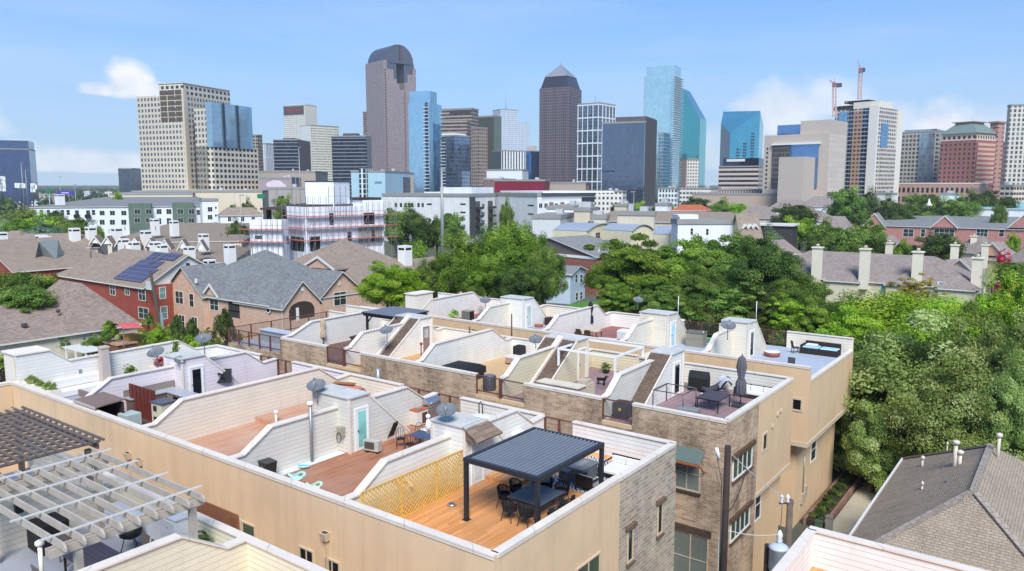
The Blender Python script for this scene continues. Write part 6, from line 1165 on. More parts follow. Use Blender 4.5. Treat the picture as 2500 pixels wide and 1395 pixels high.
def growth(name, lb, x0, x1, y0, y1, n, mat, h=1.6, seed=1, leaf=.28):
    g = np.random.default_rng(seed); nc = n//60; cx = g.uniform(x0, x1, nc); cy = g.uniform(y0, y1, nc); ci = np.repeat(np.arange(nc), 60); N = nc*60; o = g.normal(size=(N, 3))*np.array([.9, .9, .5]); hh = h*(.4+.9*g.random(nc)); p = np.stack([cx[ci], cy[ci], hh[ci]*.6], 1)+o; p[:, 2] = np.abs(p[:, 2]); nr = g.normal(size=(N, 3))+[0, 0, 1.]; nr /= np.linalg.norm(nr, axis=1)[:, None]; a = np.cross(nr, g.normal(size=(N, 3))); a /= np.linalg.norm(a, axis=1)[:, None]; b = np.cross(nr, a); s_ = leaf*(.5+g.random(N))
    V = np.stack([p-a*s_[:, None], p+b*(s_*.55)[:, None], p+a*s_[:, None], p-b*(s_*.55)[:, None]], 1).reshape(-1, 3).astype(np.float32); me = bpy.data.meshes.new(name); me.vertices.add(4*N); me.vertices.foreach_set('co', V.ravel()); me.loops.add(4*N); me.loops.foreach_set('vertex_index', np.arange(4*N, dtype=np.int32)); me.polygons.add(N); me.polygons.foreach_set('loop_start', np.arange(0, 4*N, 4, dtype=np.int32)); at_ = me.attributes.new('tint', 'FLOAT', 'FACE'); at_.data.foreach_set('value', np.clip(.5+.25*g.normal(size=nc)[ci]+.15*g.normal(size=N), 0, 1).astype(np.float32)); me.update(calc_edges=True); me.materials.append(LM[mat]); ob = bpy.data.objects.new(name, me); COL.objects.link(ob); tag(ob, lb, 'undergrowth', None, 'stuff')
growth('undergrowth', 'dark green undergrowth below the trees on the right', -12.2, 14, 61, 112, 26000, 'dark', 1.8, 1); growth('undergrowth', 'green undergrowth behind the rear row of townhouses', -64, -13, 64, 112, 40000, 'mid', 1.6, 2); growth('undergrowth', 'green garden growth between the houses at the left', -120, -60, 33, 62, 40000, 'mid', 1.4, 3); growth('undergrowth', 'distant garden greenery on the right', -60, 10, 112, 145, 20000, 'dark', 2., 4, .45)

def far_wood(f0, f1, n, mat, leaf, h, seed, lb, half=.72):
    g = np.random.default_rng(seed); nc = n//40; f = f0+(f1-f0)*g.random(nc)**.7; r = f*half*g.uniform(-1, 1, nc); c = FH[None, :]*f[:, None]+RV[None, :]*r[:, None]; ci = np.repeat(np.arange(nc), 40); N = nc*40; hh = h*(.5+.8*g.random(nc)); o = g.normal(size=(N, 3))*np.array([1., 1., .55])*h*.45; p = c[ci]+o; p[:, 2] = np.abs(hh[ci]*.55+o[:, 2]); nr = g.normal(size=(N, 3))+[0, 0, 1.]; nr /= np.linalg.norm(nr, axis=1)[:, None]; a = np.cross(nr, g.normal(size=(N, 3))); a /= np.linalg.norm(a, axis=1)[:, None]; b = np.cross(nr, a); s_ = leaf*(.5+g.random(N))
    V = np.stack([p-a*s_[:, None], p+b*(s_*.6)[:, None], p+a*s_[:, None], p-b*(s_*.6)[:, None]], 1).reshape(-1, 3).astype(np.float32); me = bpy.data.meshes.new('distant_wood'); me.vertices.add(4*N); me.vertices.foreach_set('co', V.ravel()); me.loops.add(4*N); me.loops.foreach_set('vertex_index', np.arange(4*N, dtype=np.int32)); me.polygons.add(N); me.polygons.foreach_set('loop_start', np.arange(0, 4*N, 4, dtype=np.int32)); at_ = me.attributes.new('tint', 'FLOAT', 'FACE'); at_.data.foreach_set('value', np.clip(.4+.2*g.normal(size=nc)[ci], 0, 1).astype(np.float32)); me.update(calc_edges=True); me.materials.append(LM[mat]); ob = bpy.data.objects.new('distant_wood', me); COL.objects.link(ob); tag(ob, lb, 'woodland', None, 'stuff')
far_wood(600, 3200, 60000, 'dark', 3., 9., 5, 'far green tree cover under the skyline'); far_wood(330, 620, 16000, 'mid', 1.2, 5., 6, 'green tree cover between the low roofs and the towers')
# ---------------------------------------------------------------- what stands on the decks
def at(x, y, z=ZD): return tuple(PZ(x, y, z))
ALU = plain('33353b', .4, .08, 2., metal=.3); ALUT = planks('565d6b', .17, .05, 'y', .75); ROPE = plain('202023', .8, .25, 20.); CUSH = plain('3c3e42', .85, .1); WCUSH = plain('dedbd6', .85, .05, 2.); WICK = plain('2c2523', .8, .3, 25.); IRON = plain('1d1c1e', .5, .15); STEEL = plain('c3c5c7', .28, .08, 3., metal=.85); TEAKG = plain('8f8881', .8, .2, 3.)
# pergola over the orange deck
t = thing('pergola', 'charcoal aluminium pergola with ribbed louvre roof over the orange deck', 'pergola', (-16.6, 24, ZD), 0, None, True); x0, x1, y0, y1 = -18.26, -14.95, 21.65, 26.2
for px, py in ((x0, y0), (x1, y0), (x0, y1), (x1, y1)):
    p = MB().box(px-.075, py-.075, ZD, px+.075, py+.075, ZD+2.32).build('post', ALU, t); MB().box(px-.13, py-.13, ZD+.001, px+.13, py+.13, ZD+.03).build('base_plate', ALU, p)
m = MB().box(x0-.08, y0-.08, ZD+2.322, x1+.08, y0+.08, ZD+2.5).box(x0-.08, y1-.08, ZD+2.322, x1+.08, y1+.08, ZD+2.5).box(x0-.08, y0+.082, ZD+2.322, x0+.08, y1-.082, ZD+2.5).box(x1-.08, y0+.082, ZD+2.322, x1+.08, y1-.082, ZD+2.5); m.build('beam', ALU, t, 'rectangular edge beam')
m = MB(); n = 17
for k in range(n): a = x0+.09+(x1-x0-.18)*k/n; w = (x1-x0-.18)/n; m.hexa([(a, y0+.09, ZD+2.4), (a+w*.74, y0+.09, ZD+2.44), (a+w*.74, y1-.09, ZD+2.44), (a, y1-.09, ZD+2.4), (a, y0+.09, ZD+2.46), (a+w*.74, y0+.09, ZD+2.53), (a+w*.74, y1-.09, ZD+2.53), (a, y1-.09, ZD+2.46)])
MB().box(x0+.085, y0+.085, ZD+2.36, x1-.085, y1-.085, ZD+2.385).build('gutter_tray', ALU, t); m.build('louvre_roof', plain('8a919b', .5, .06, 2.), t)
# dining table and eight rope chairs
t = thing('dining_table', 'dark slatted dining table under the pergola', 'table', (-16.52, 23.83, ZD)); m = MB()
for k in range(9): a = -.78+k*.1755; m.box(a, -.86, .715, a+.165, .86, .745)
m.build('tabletop', plain('5d636d', .5, .1, 2.), t); MB().box(-.76, -.84, .64, .76, .84, .713).build('apron', ALU, t)
for sx in (-1, 1):
    for sy in (-1, 1): MB().box(sx*.7-.035, sy*.78-.035, 0, sx*.7+.035, sy*.78+.035, .638).build('leg', ALU, t)
def rope_chair(label, loc, rz):
    t = thing('dining_chair', label, 'chair', loc, rz, 'rope dining chairs under the pergola'); A_ = [math.pi*(.0+k/18) for k in range(19)]
    MB().lathe([(.25, .40), (.27, .415), (.27, .44), (.24, .45)], n=20).build('seat', ROPE, t); c = MB().lathe([(.2, .452), (.235, .47), (.235, .51), (.2, .53)], n=18); c.build('cushion', CUSH, t)
    m = MB()
    for a in A_: m.tube((.27*math.cos(a), .26*math.sin(a), .43), (.33*math.cos(a), .32*math.sin(a), .7+.17*math.sin(a)), .017, 5)
    m.sheet([[(.27*math.cos(a), .26*math.sin(a), .43) for a in A_], [(.3*math.cos(a), .29*math.sin(a), .6) for a in A_]]); m.build('backrest', ROPE, t); MB().path([(.33*math.cos(a), .32*math.sin(a), .7+.17*math.sin(a)) for a in A_], .022, 6).build('top_rail', IRON, t)
    for sx in (-1, 1):
        for sy in (-1, 1): MB().tube((sx*.17, sy*.17, .41), (sx*.25, sy*.26, 0), .02, 6, .013).build('leg', IRON, t)
    return t
base = at(1300, 1190)
ch = rope_chair('rope chair at the near left corner of the dining table', (-16.9, 22.62, ZD), math.pi)
for lb, x, y, r in (('rope chair beside the near right pergola post', -16.1, 22.6, math.pi), ('rope chair on the left side of the dining table, nearer', -17.75, 23.45, math.pi/2), ('rope chair on the left side of the dining table, farther', -17.75, 24.25, math.pi/2), ('rope chair at the far end of the dining table, left', -16.95, 25.1, 0), ('rope chair at the far end of the dining table, right', -16.15, 25.1, .05), ('rope chair close to the side parapet, nearer', -15.35, 23.35, -math.pi/2), ('rope chair close to the side parapet, farther', -15.35, 24.25, -math.pi/2)): dup(ch, (x, y, ZD), r, lb)
# rug, fire table, seats
def rug_mat():
    t = NT('patterned_rug'); x, y, _ = t.xyz(t.uv()); u = t.math('ABSOLUTE', t.math('SUBTRACT', t.math('FRACT', t.math('DIVIDE', x, .62)), .5)); v = t.math('ABSOLUTE', t.math('SUBTRACT', t.math('FRACT', t.math('DIVIDE', y, .92)), .5))
    s = t.math('FRACT', t.math('MULTIPLY', t.math('ADD', u, v), 4.)); k = t.math('LESS_THAN', s, .45); c = t.mix(k, 'd9d7d2', '262b40'); return t.done(t.mix(t.math('MULTIPLY', t.noise(t.obj(), 40), .25), c, '6a6a70'), .95, 0, .1)
tag(MB().box(-18.05, 26.55, ZD+.002, -15.75, 30.55, ZD+.012).build('rug', rug_mat()), 'white and navy diamond patterned outdoor rug', 'rug')
t = thing('fire_table', 'long grey concrete fire table on the patterned rug', 'fire table', (-16.9, 27.95, ZD)); GCON = plain('6f7276', .6, .12, 2.); MB().box(-.4, -.62, .012, .4, .62, .6).build('base', planks('62656b', .12, .06, 'y', .5), t); MB().box(-.44, -.66, .602, .44, .66, .66).build('top', GCON, t); MB().box(-.14, -.4, .662, .14, .4, .69).build('burner_lid', plain('8a8886', .6), t)
t = thing('side_box', 'small square grey box table beside the fire table', 'side table', (-17.28, 27.2, ZD)); MB().box(-.23, -.23, .012, .23, .23, .52).build('body', planks('62656b', .12, .06, 'y', .5), t); MB().box(-.25, -.25, .522, .25, .25, .55).build('lid', GCON, t); MB().box(-.08, -.245, .42, .08, -.232, .46).build('handle', BLACK, t)
def sofa(name, label, loc, rz, w, cushions, frame, cmat, back=None, dep=.8, group=None):
    t = thing(name, label, 'sofa' if w > 1 else 'armchair', loc, rz, group); m = MB()
    for sx in (-1, 1): m.box(sx*w/2-.03, -dep/2, .0, sx*w/2+.03, -dep/2+.05, .58).box(sx*w/2-.03, dep/2-.05, 0, sx*w/2+.03, dep/2, .72).box(sx*w/2-.03, -dep/2+.051, .53, sx*w/2+.03, dep/2-.051, .58)
    m.box(-w/2+.031, dep/2-.05, .66, w/2-.031, dep/2, .72).box(-w/2+.031, -dep/2, .18, w/2-.031, dep/2-.06, .24); m.build('frame', frame, t); MB().box(-w/2+.032, dep/2-.035, .24, w/2-.032, dep/2-.012, .65).build('woven_back', back or frame, t); n = cushions
    for k in range(n):
        a = -w/2+.04+(w-.08)*k/n; b = a+(w-.08)/n-.015; rb(a, -dep/2+.02, .245, b, dep/2-.2, .4, .03).build('seat_cushion', cmat, t); rb(a+.01, dep/2-.21, .36, b-.01, dep/2-.06, .7, .04).build('back_cushion', cmat, t)
    return t
def rb(x0, y0, z0, x1, y1, z1, r):
    m = MB(); q = [(x0, y0), (x1, y0), (x1, y1), (x0, y1)]; f = lambda i, z: [(x0+i, y0+i, z), (x1-i, y0+i, z), (x1-i, y1-i, z), (x0+i, y1-i, z)]
    L = [f(r, z0), f(0, z0+r), f(0, z1-r), f(r*.5, z1-r*.35), f(r*1.6, z1)]
    m.face(L[0][::-1])
    for a, b in zip(L[:-1], L[1:]):
        for k in range(4): m.face([a[k], a[(k+1) % 4], b[(k+1) % 4], b[k]])
    m.face(L[-1]); return m
RATT = plain('8a5f49', .8, .25, 30.)
sofa('patio_sofa', 'deep black framed patio sofa with white cushions and brown woven back by the parapet', (-15.65, 29.15, ZD), 0, 1.5, 2, IRON, WCUSH, RATT, 1.35)
sofa('patio_armchair', 'black framed armchair with grey cushions at the near edge of the rug', (-16.0, 27.0, ZD), math.pi*.98, .8, 1, IRON, plain('bdb9b3', .85, .06), IRON)
t = thing('dog_bowl', 'round metal dog bowl on the orange deck', 'bowl', at(1103, 1234)); MB().lathe([(.2, 0), (.17, .08), (.15, .085), (.12, .03)], n=18).build('bowl', STEEL, t); MB().lathe([(.115, .031), (.11, .05), (.02, .06)], n=12).build('kibble', plain('6b4a33', .9, .3, 20.), t)
def lattice(name, label, p0, p1, z0, z1, mat, pitch=.13, st=.035):
    t = thing(name, label, 'lattice screen', (p0[0], p0[1], z0)); L = math.hypot(p1[0]-p0[0], p1[1]-p0[1]); t.rotation_euler = (0, 0, math.atan2(p1[1]-p0[1], p1[0]-p0[0])); H = z1-z0; m = MB()
    for dg in (1, -1):
        k = -int(H/pitch)-1
        while k*pitch < L+H:
            a = k*pitch; pts = []
            xa, za, xb, zb = (a, 0, a+H, H) if dg > 0 else (a+H, 0, a, H)
            x_lo, x_hi = 0., L
            def clip(xa, za, xb, zb):
                if xa > xb: xa, za, xb, zb = xb, zb, xa, za
                if xb <= 0 or xa >= L: return None
                s_ = (zb-za)/(xb-xa)
                if xa < 0: za -= xa*s_; xa = 0
                if xb > L: zb -= (xb-L)*s_; xb = L
                return xa, za, xb, zb
            c = clip(xa, za, xb, zb)
            if c and c[2]-c[0] > .02: m.beam((c[0], -.008*dg, c[1]), (c[2], -.008*dg, c[3]), .014, st*1.3)
            k += 1
    m.build('lattice_strips', mat, t); f = MB().box(0, -.03, H, L, .03, H+.05).box(0, -.03, -.03, L, .03, .02)
    n = max(1, round(L/2.))
    for k in range(n+1): f.box(L*k/n-.035, -.035, -.05, L*k/n+.035, .035, H-.001)
    f.build('lattice_frame', mat, t); return t
PINE = plain('d6ac58', .7, .2, 4., streak=.2); CEDAR = plain('8a5438', .75, .25, 4.)
lattice('lattice_screen', 'golden wooden lattice screen along the left of the orange deck', (-20.35, 18.2), (-20.35, 24.3), ZD+.04, ZD+1.68, PINE, .19); m = MB().beam(at(955, 1168, ZD+1.3), at(1010, 1186, ZD+1.25), .05, .12); tag(m.build('timber_brace', plain('d9b878', .7, .15)), 'raw timber brace sticking out behind the lattice screen', 'timber')
lattice('lattice_screen', 'red brown trellis leaning between the grey pergola and the tan wall', (-25.4, 14.6), (-22.6, 14.62), ZD-.2, ZD+1.5, CEDAR, .12)
# satellite dishes, all of one make
def dish(label, loc, az, el=.42, r=.46, mast=.75):
    t = thing('satellite_dish', label, 'satellite dish', loc, az, 'grey satellite dishes on the roofs'); MB().tube((0, 0, 0), (0, 0, mast), .028, 8).tube((0, .05, 0), (0, .0, mast*.6), .016, 6).build('mast', GALV, t)
    d = MB(); prof = [(r*k/6, .16*(k/6)**2*r*2) for k in range(7)]; d.lathe(prof+[(r*1.02, .165*r*2), (r*.99, .12*r*2)]+[(r*k/6, .16*(k/6)**2*r*2-.012) for k in range(5, -1, -1)], n=22); o = d.build('reflector', plain('6f7175', .7, .12, 3., spec=.2), t); Mx = Matrix.Translation((0, -.04, mast+.08)) @ Matrix.Rotation(el, 4, 'X'); o.matrix_basis = Mx
    a = Mx @ Vector((0, -r*.9, .15)); b = Mx @ Vector((0, -.1*r, r*1.15)); f = MB().tube(a, b, .014, 6); f.rbox((b.x, b.y, b.z-.04), .09, .12, .08); f.build('feed_arm', GALV, t); return t
d0 = dish('satellite dish on the stair house with the aqua door', at(775, 985, 12.35), .5)
for lb, p, az, s in (('satellite dish on the stair house of the orange deck, most in front', (-21.3, 24.0, 12.6), 0.6, .95), ('satellite dish above the white planter box', at(385, 900, 11.9), 0.4, 1.1), ('satellite dish on top of the pink stair house', at(500, 865, 12.9), 0.7, 1.05), ('small dark satellite dish left of the pink stair house', at(440, 905, 12.2), 1.2, .7), ('satellite dish before the brown shingled slope with the brown door', at(945, 838, 11.6), 0.45, 1.05), ('satellite dish on the shingled slope behind the round air conditioner', at(1308, 862, 11.3), 0.5, 1.05), ('satellite dish on the stair house by the wicker sofa', at(1776, 830, 12.4), 0.65, 1.1), ('satellite dish leaning against the white wall of the wine red deck', at(1185, 760, 10.6), .6, 1.2), ('satellite dish at the corner of the far white stair house', at(1557, 757, 13.), .8, .9)): dup(d0, p, az, lb, s)
# air conditioners
def ac_round(label, loc):
    t = thing('air_conditioner', label, 'air conditioner', loc, 0, 'air conditioners on the decks'); m = MB().lathe([(.4, 0), (.42, .04), (.42, .88), (.38, .93)], n=20); m.build('casing', plain('4d5358', .5, .15, 4., metal=.3), t); m = MB()
    for k in range(9): m.lathe([(.425, .1+k*.085), (.43, .115+k*.085), (.425, .13+k*.085)], n=20)
    m.build('grille', plain('383d42', .5), t); MB().lathe([(.37, .931), (.3, .96), (.1, .985)], n=18).build('fan_guard', plain('7e858a', .4, .1, metal=.5), t); return t
ac_round('round dark grey air conditioner behind the mesh rail', at(1195, 952)); t = thing('air_conditioner', 'square charcoal air conditioner with black hoses behind the mesh rail', 'air conditioner', at(1520, 1018), .1, 'air conditioners on the decks'); MB().box(-.45, -.4, 0, .45, .4, .86).build('casing', plain('3b3f45', .5, .2, 3.), t); MB().lathe([(.34, .861), (.3, .89), (.08, .9)], n=18).build('fan_guard', IRON, t); MB().box(-.1, -.408, .45, .06, -.401, .6).build('yellow_label', plain('c6a64a', .6), t); MB().path([(-.45, -.3, .5), (-.6, -.45, .2), (-.2, -.55, .05), (.4, -.55, .04), (.5, -.3, .2)], .03, 6).build('hose', BLACK, t)
t = thing('air_conditioner', 'pale green grey air conditioner beside the brown shelter', 'air conditioner', (-39.9, 19.7, ZD), .1, 'air conditioners on the decks'); rb(-.42, -.4, 0, .42, .4, .85, .05).build('casing', plain('a9b8b3', .5, .1), t); MB().box(-.06, -.415, .25, -.02, -.4, .6).box(.04, -.415, .25, .08, -.4, .6).build('vent_slot', CHAR, t)
# red brown deck: bin, pole, cooler, chairs, grill, table
t = thing('bin', 'black plastic bin in the front corner of the red brown deck', 'bin', (-27.85, 19.6, ZD), -.1); m = MB(); m.hexa([(-.25, -.2, 0), (.25, -.2, 0), (.25, .2, 0), (-.25, .2, 0), (-.32, -.27, .8), (.32, -.27, .8), (.32, .27, .8), (-.32, .27, .8)]); m.build('body', plain('2b2c2a', .5, .15), t); rb(-.34, -.29, .802, .34, .29, .88, .03).build('lid', plain('3a3b39', .45, .1), t); MB().box(-.1, -.29, .6, .1, -.255, .68).build('handle', plain('6a6b69', .5), t)
def pole(name, label, x, y, h, r, mat, cap=None, z=ZD, cat='pipe', grp=None):
    p = at(x, y, z); t = thing(name, label, cat, p, 0, grp); MB().tube((0, 0, 0), (0, 0, h), r, 12).build('pipe', mat, t)
    if cap: MB().lathe([(r*1.3, h-.02), (r*2., h), (r*2., h+.1), (r*.6, h+.16)], n=12).build('cap', cap, t)
    return t
pole('vent_pipe', 'tall grey and brown vent pipe on the red brown deck', 762, 1128, 2.75, .075, plain('9b9da0', .4, .1, metal=.5), WHITE); pole('vent_pipe', 'short white capped vent pipe behind the cream wall', 675, 1042, .75, .06, WHITE, WHITE); pole('vent_pipe', 'galvanised vent pipe in the corner of the pink brown deck', 924, 962, 1.6, .11, plain('a8abad', .4, .1, metal=.5)); pole('vent_pipe', 'white capped vent pipe at the bottom left edge', 105, 1430, 1.3, .065, CREAM, CREAM, 11.)
for k, (x, y) in enumerate(((620, 1130), (637, 1138))): pole('vent_pipe', ('short dull grey stub pipe in the deck corner by the tan parapet', 'taller grey stub pipe next to the black bin')[k], x, y, .8+.15*k, .07, GALV, None, ZD+.3)
t = thing('window_fan_unit', 'old rusty metal heater box by the aqua door', 'heater', (-26.75, 24.75, ZD), .2); MB().box(-.42, -.16, .12, .42, .16, .62).build('casing', plain('b9b4a8', .5, .3, 4.), t); MB().box(-.36, -.172, .2, .2, -.161, .55).build('grille', plain('4d4944', .6, .2), t); MB().box(-.35, -.12, 0, -.25, .12, .118).box(.25, -.12, 0, .35, .12, .118).build('feet', BLACK, t)
t = thing('folding_chair', 'black folding chair leaning against the white siding by the aqua door', 'chair', (-27.1, 26.65, ZD), -math.pi/2+.1); m = MB()
for sx in (-.2, .2): m.path([(sx, -.42, 0), (sx, .0, .85), (sx*.8, .03, .97)], .016, 6)
m.path([(-.16, .03, .97), (0, .035, 1.), (.16, .03, .97)], .016, 6); m.build('frame', IRON, t); m = MB(); m.beam((0, -.12, .55), (0, .0, .93), .36, .02); m.build('backrest', BLACK, t); m = MB(); m.beam((0, -.3, .2), (0, -.14, .52), .36, .03); m.build('seat', BLACK, t)
t = thing('patio_table', 'dark glass topped patio table below the orange deck unit', 'table', (-24.9, 26.6, ZD), .1, 'patio furniture on the red brown deck'); MB().box(-.85, -.5, .70, .85, .5, .72).build('tabletop', glass('4a4c58', .1, .1), t)
for sx in (-1, 1):
    for sy in (-1, 1): MB().tube((sx*.75, sy*.42, 0), (sx*.7, sy*.4, .7), .022, 6).build('leg', IRON, t)
def iron_chair(label, loc, rz, mat=IRON, name='patio_chair', grp='patio furniture on the red brown deck'):
    t = thing(name, label, 'chair', loc, rz, grp); MB().lathe([(.22, .42), (.23, .44), (.2, .455)], n=14).build('seat', mat, t); m = MB(); A_ = [math.pi*k/10 for k in range(11)]; m.path([(.22*math.cos(a), .2, .45+.5*math.sin(a)) for a in A_], .014, 6)
    for x in (-.1, 0, .1): m.tube((x, .2, .45), (x, .2, .9-abs(x)), .01, 5)
    m.build('backrest', mat, t)
    for sx in (-1, 1):
        for sy in (-1, 1): MB().tube((sx*.16, sy*.16, .43), (sx*.22, sy*.22, 0), .014, 6).build('leg', mat, t)
    return t
c0 = iron_chair('black metal chair with oval seat by the patio table', (-26.2, 26.1, ZD), .8); dup(c0, (-25.3, 25.8, ZD), 2.9, 'black metal chair before the patio table'); dup(c0, (-26.1, 27.2, ZD), .4, 'black metal chair behind the patio table')
t = thing('moulded_chair', 'white moulded plastic figure shaped chair beside the grill', 'chair', (-26.3, 27.9, ZD), -1.); MB().lathe([(.2, 0), (.26, .2), (.24, .42), (.1, .46)], n=16).build('seat', WHITE, t); MB().path([(0, .2, .4), (0, .24, .7), (0, .22, .95)], [.2, .17, .1], 10).build('backrest', WHITE, t); MB().lathe([(.01, -.13), (.1, -.08), (.13, 0), (.1, .09), (.01, .13)], (0, .2, 1.1), 12).build('head_rest', WHITE, t)
t = thing('gas_grill', 'stainless steel gas grill with domed hood and double doors', 'grill', (-28.15, 30.4, ZD), math.pi/2-math.pi/2*.0); t.rotation_euler = (0, 0, math.pi/2); MB().box(-.55, -.3, .12, .55, .3, .86).build('cabinet', STEEL, t); m = MB()
for a, b in ((-.5, -.02), (.02, .5)): MB().box(a, -.312, .16, b, -.301, .62).build('door', plain('9a9490', .35, .1, metal=.7), t)
A_ = [math.pi*k/10 for k in range(11)]; m = MB(); m.prism([(.3*math.cos(a), .9+.34*math.sin(a)) for a in A_], 'x', -.52, .52); m.build('hood', STEEL, t); MB().tube((-.4, -.34, 1.02), (.4, -.34, 1.02), .018, 8).build('handle', STEEL, t); m = MB()
for k in range(5): m.lathe([(.03, -.03), (.035, .0), (.01, .02)], (-.4+k*.2, -.32, .75), 8)
m.build('control_knobs', IRON, t)
t = thing('grill_cart', 'white side cart with orange top beside the steel grill', 'cart', (-28.0, 29.3, ZD), math.pi/2); MB().box(-.4, -.28, .05, .4, .28, .84).build('cabinet', plain('d8d2c6', .6, .1), t); MB().box(-.44, -.32, .842, .44, .32, .88).build('top', plain('b5633a', .6, .15), t); MB().box(-.05, -.29, .1, .35, -.281, .7).build('open_shelf', plain('5a3a2f', .8, .2), t); MB().box(-.2, -.14, .882, .15, .14, .94).build('tray', STEEL, t)
for k, (x, y, lb, mt, s) in enumerate(((722, 1166, 'white and teal pool float lying on the front parapet', 'a9cfc2', .72), (765, 1190, 'pale green pool float draped on the deck by the parapet', 'b9d2bc', .65), (740, 1142, 'flat blue plastic sheet on the red brown deck', '9cc8da', .5))):
    t = thing('pool_float', lb, 'pool float', at(x, y, ZD+(.75, .5, .02)[k]), .3, 'pool floats on the red brown deck'); m = MB(); N = 28; m.path([(.5*s*math.cos(2*math.pi*j/N)*(1+.2*math.sin(3*2*math.pi*j/N)), .3*s*math.sin(2*math.pi*j/N), .08+.1*math.sin(4*math.pi*j/N)*(k < 2)) for j in range(N+1)], .1*s if k < 2 else .05, 8); m.build('ring', plain(mt, .4, .1), t); MB().lathe([(.36*s, .0), (.34*s, .06), (.05, .08)], n=18, sy=.6).build('mesh_seat', plain(mt, .5, .1, 6.), t)
t = thing('charging_box', 'grey hose box with coiled black hose on the white siding by the aqua door', 'hose reel', (-27.9, 23.8, ZD+.5)); MB().box(-.16, -.14, .35, .16, .12, .8).build('box', plain('9c9788', .6, .1), t); MB().path([(.16*math.cos(a*.7)+.02, -.15-.01*(a % 3), .3+.26*math.sin(a*.7)) for a in range(28)], .018, 6).build('hose', BLACK, t)
# faded pink deck: raised back, coral float
MB().box(-35.45, 24.3, ZD+.001, -30.1, 31., ZD+.28).build('raised_deck', DK_PINK, fr[2]); t = thing('coral_cover', 'crumpled coral pink tarpaulin over a box at the back of the pink deck', 'tarpaulin', (-34.1, 29.2, ZD+.28), .05); m = MB(); g_ = random.Random(3); G = [[(-1.1+2.2*i/8, -1.+2.*j/8, .8+.1*g_.random()-(.35 if i in (0, 8) or j in (0, 8) else 0)) for j in range(9)] for i in range(9)]; m.sheet(G); m.build('cover', plain('c9816d', .7, .25, 1.5), t); MB().box(-1., -.9, 0, 1., .9, .7).build('box', plain('7c6a58', .8), t); MB().beam((-.8, .2, .95), (.6, .5, 1.0), .3, .06).build('brown_panel', plain('9c6a3c', .7), t)
# white spa and dish behind the orange unit
t = thing('hot_tub', 'open white hot tub shell behind the stair house of the orange deck', 'hot tub', (-23.6, 29.2, ZD)); m = MB().box(-1.1, -1.1, 0, 1.1, 1.1, .9); m.build('cabinet', WHITE, t); m = MB(); f4 = lambda i, z: [(-1.15+i, -1.15+i, z), (1.15-i, -1.15+i, z), (1.15-i, 1.15-i, z), (-1.15+i, 1.15-i, z)]; L = [f4(0, .9), f4(0, .98), f4(.25, .98), f4(.32, .915)]
for a, b in zip(L[:-1], L[1:]):
    for k in range(4): m.face([a[k], a[(k+1) % 4], b[(k+1) % 4], b[k]])
m.face(L[-1]); m.build('rim', plain('e4e9ec', .25, .03), t); m = MB()
for k in range(7): m.lathe([(.14, 0), (.13, .02), (.02, .03)], (-.55+.5*(k % 3)+.1*(k//3), -.6+.55*(k//3), .916), 10)
m.build('headrest', plain('8f979c', .4), t); MB().path([(-1.0, 1.05, .98), (-1.05, 1.1, 1.5), (-.95, 1.1, 1.62), (-.82, 1.1, 1.5), (-.8, 1.1, .98)], .03, 8).build('grab_rail', BLACK, t)
t = thing('planter_urn', 'dark grey urn at the back corner beyond the pergola', 'urn', (-20., 29.6, ZD)); MB().lathe([(.15, 0), (.28, .3), (.32, .6), (.2, .75), (.24, .82)], n=16).build('urn', plain('4b4d50', .6), t); t = thing('covered_grill', 'white covered grill at the back corner of the orange deck', 'grill', (-20.7, 28.8, ZD)); rb(-.5, -.4, 0, .5, .4, 1.15, .14).build('cover', plain('dcdcda', .7, .05), t)
# pink unit
t = thing('wall_television', 'outdoor television tilted out on an arm from the pink siding', 'television', (-41.6, 26.1, 11.55)); m = MB(); Mx = Matrix.Rotation(.9, 4, 'Z') @ Matrix.Rotation(-.5, 4, 'X'); m.hexa([Mx @ Vector(p) for p in ((-.7, .3, -.42), (.7, .3, -.42), (.7, .38, -.42), (-.7, .38, -.42), (-.7, .3, .44), (.7, .3, .44), (.7, .38, .44), (-.7, .38, .44))]); m.build('screen', plain('2b2b30', .7, .1, spec=.1), t); MB().beam((-.1, 0, .05), (.35, .1, .0), .08, .1).build('arm', BLACK, t)
t = thing('outdoor_kitchen', 'L shaped outdoor kitchen counter with speckled stone splashback by the pink wall', 'outdoor kitchen', (-42.6, 22, ZD), 0, None, True); MB().box(-42.6, 20.9, ZD, -41.9, 23.7, ZD+.9).build('cabinet', plain('6b5249', .8, .2), t); MB().box(-41.85, 22.9, ZD, -39.6, 23.7, ZD+.9).build('side_cabinet', plain('8c7a70', .8, .2), t); MB().box(-42.65, 20.8, ZD+.902, -41.85, 23.75, ZD+.96).box(-41.849, 22.85, ZD+.902, -39.5, 23.75, ZD+.96).build('countertop', plain('a5a8ad', .4, .1, 6.), t); MB().box(-42.66, 20.8, ZD+.961, -42.58, 23.8, ZD+1.35).build('splashback', plain('8b8076', .6, .5, 14.), t); MB().box(-41.2, 22.88, ZD+.2, -40.6, 22.899, ZD+.8).build('open_bay', BLACK, t)
m = MB(); N = 13
for k in range(N): x = -42.4+2.7*k/N; m.box(x, 21-.06*(k % 2), ZD, x+2.7/N-.004, 21.08, ZD+1.75)
tag(m.build('corrugated_screen', plain('6a3129', .6, .35, 6.)), 'rust red corrugated metal screen on the pink unit deck', 'screen')
t = thing('cabinet', 'cream louvred cabinet with slate top beside the red screen', 'cabinet', (-39.2, 21.2, ZD), .1); MB().box(-.45, -.4, 0, .45, .4, 1.2).build('body', plain('cdc3a8', .6, .08), t); MB().box(-.52, -.47, 1.202, .52, .47, 1.26).build('top', plain('5a5c66', .5, .1), t); MB().box(-.3, -.412, .75, .0, -.401, 1.05).box(-.3, -.412, .15, .0, -.401, .45).build('vent_grille', CHAR, t)
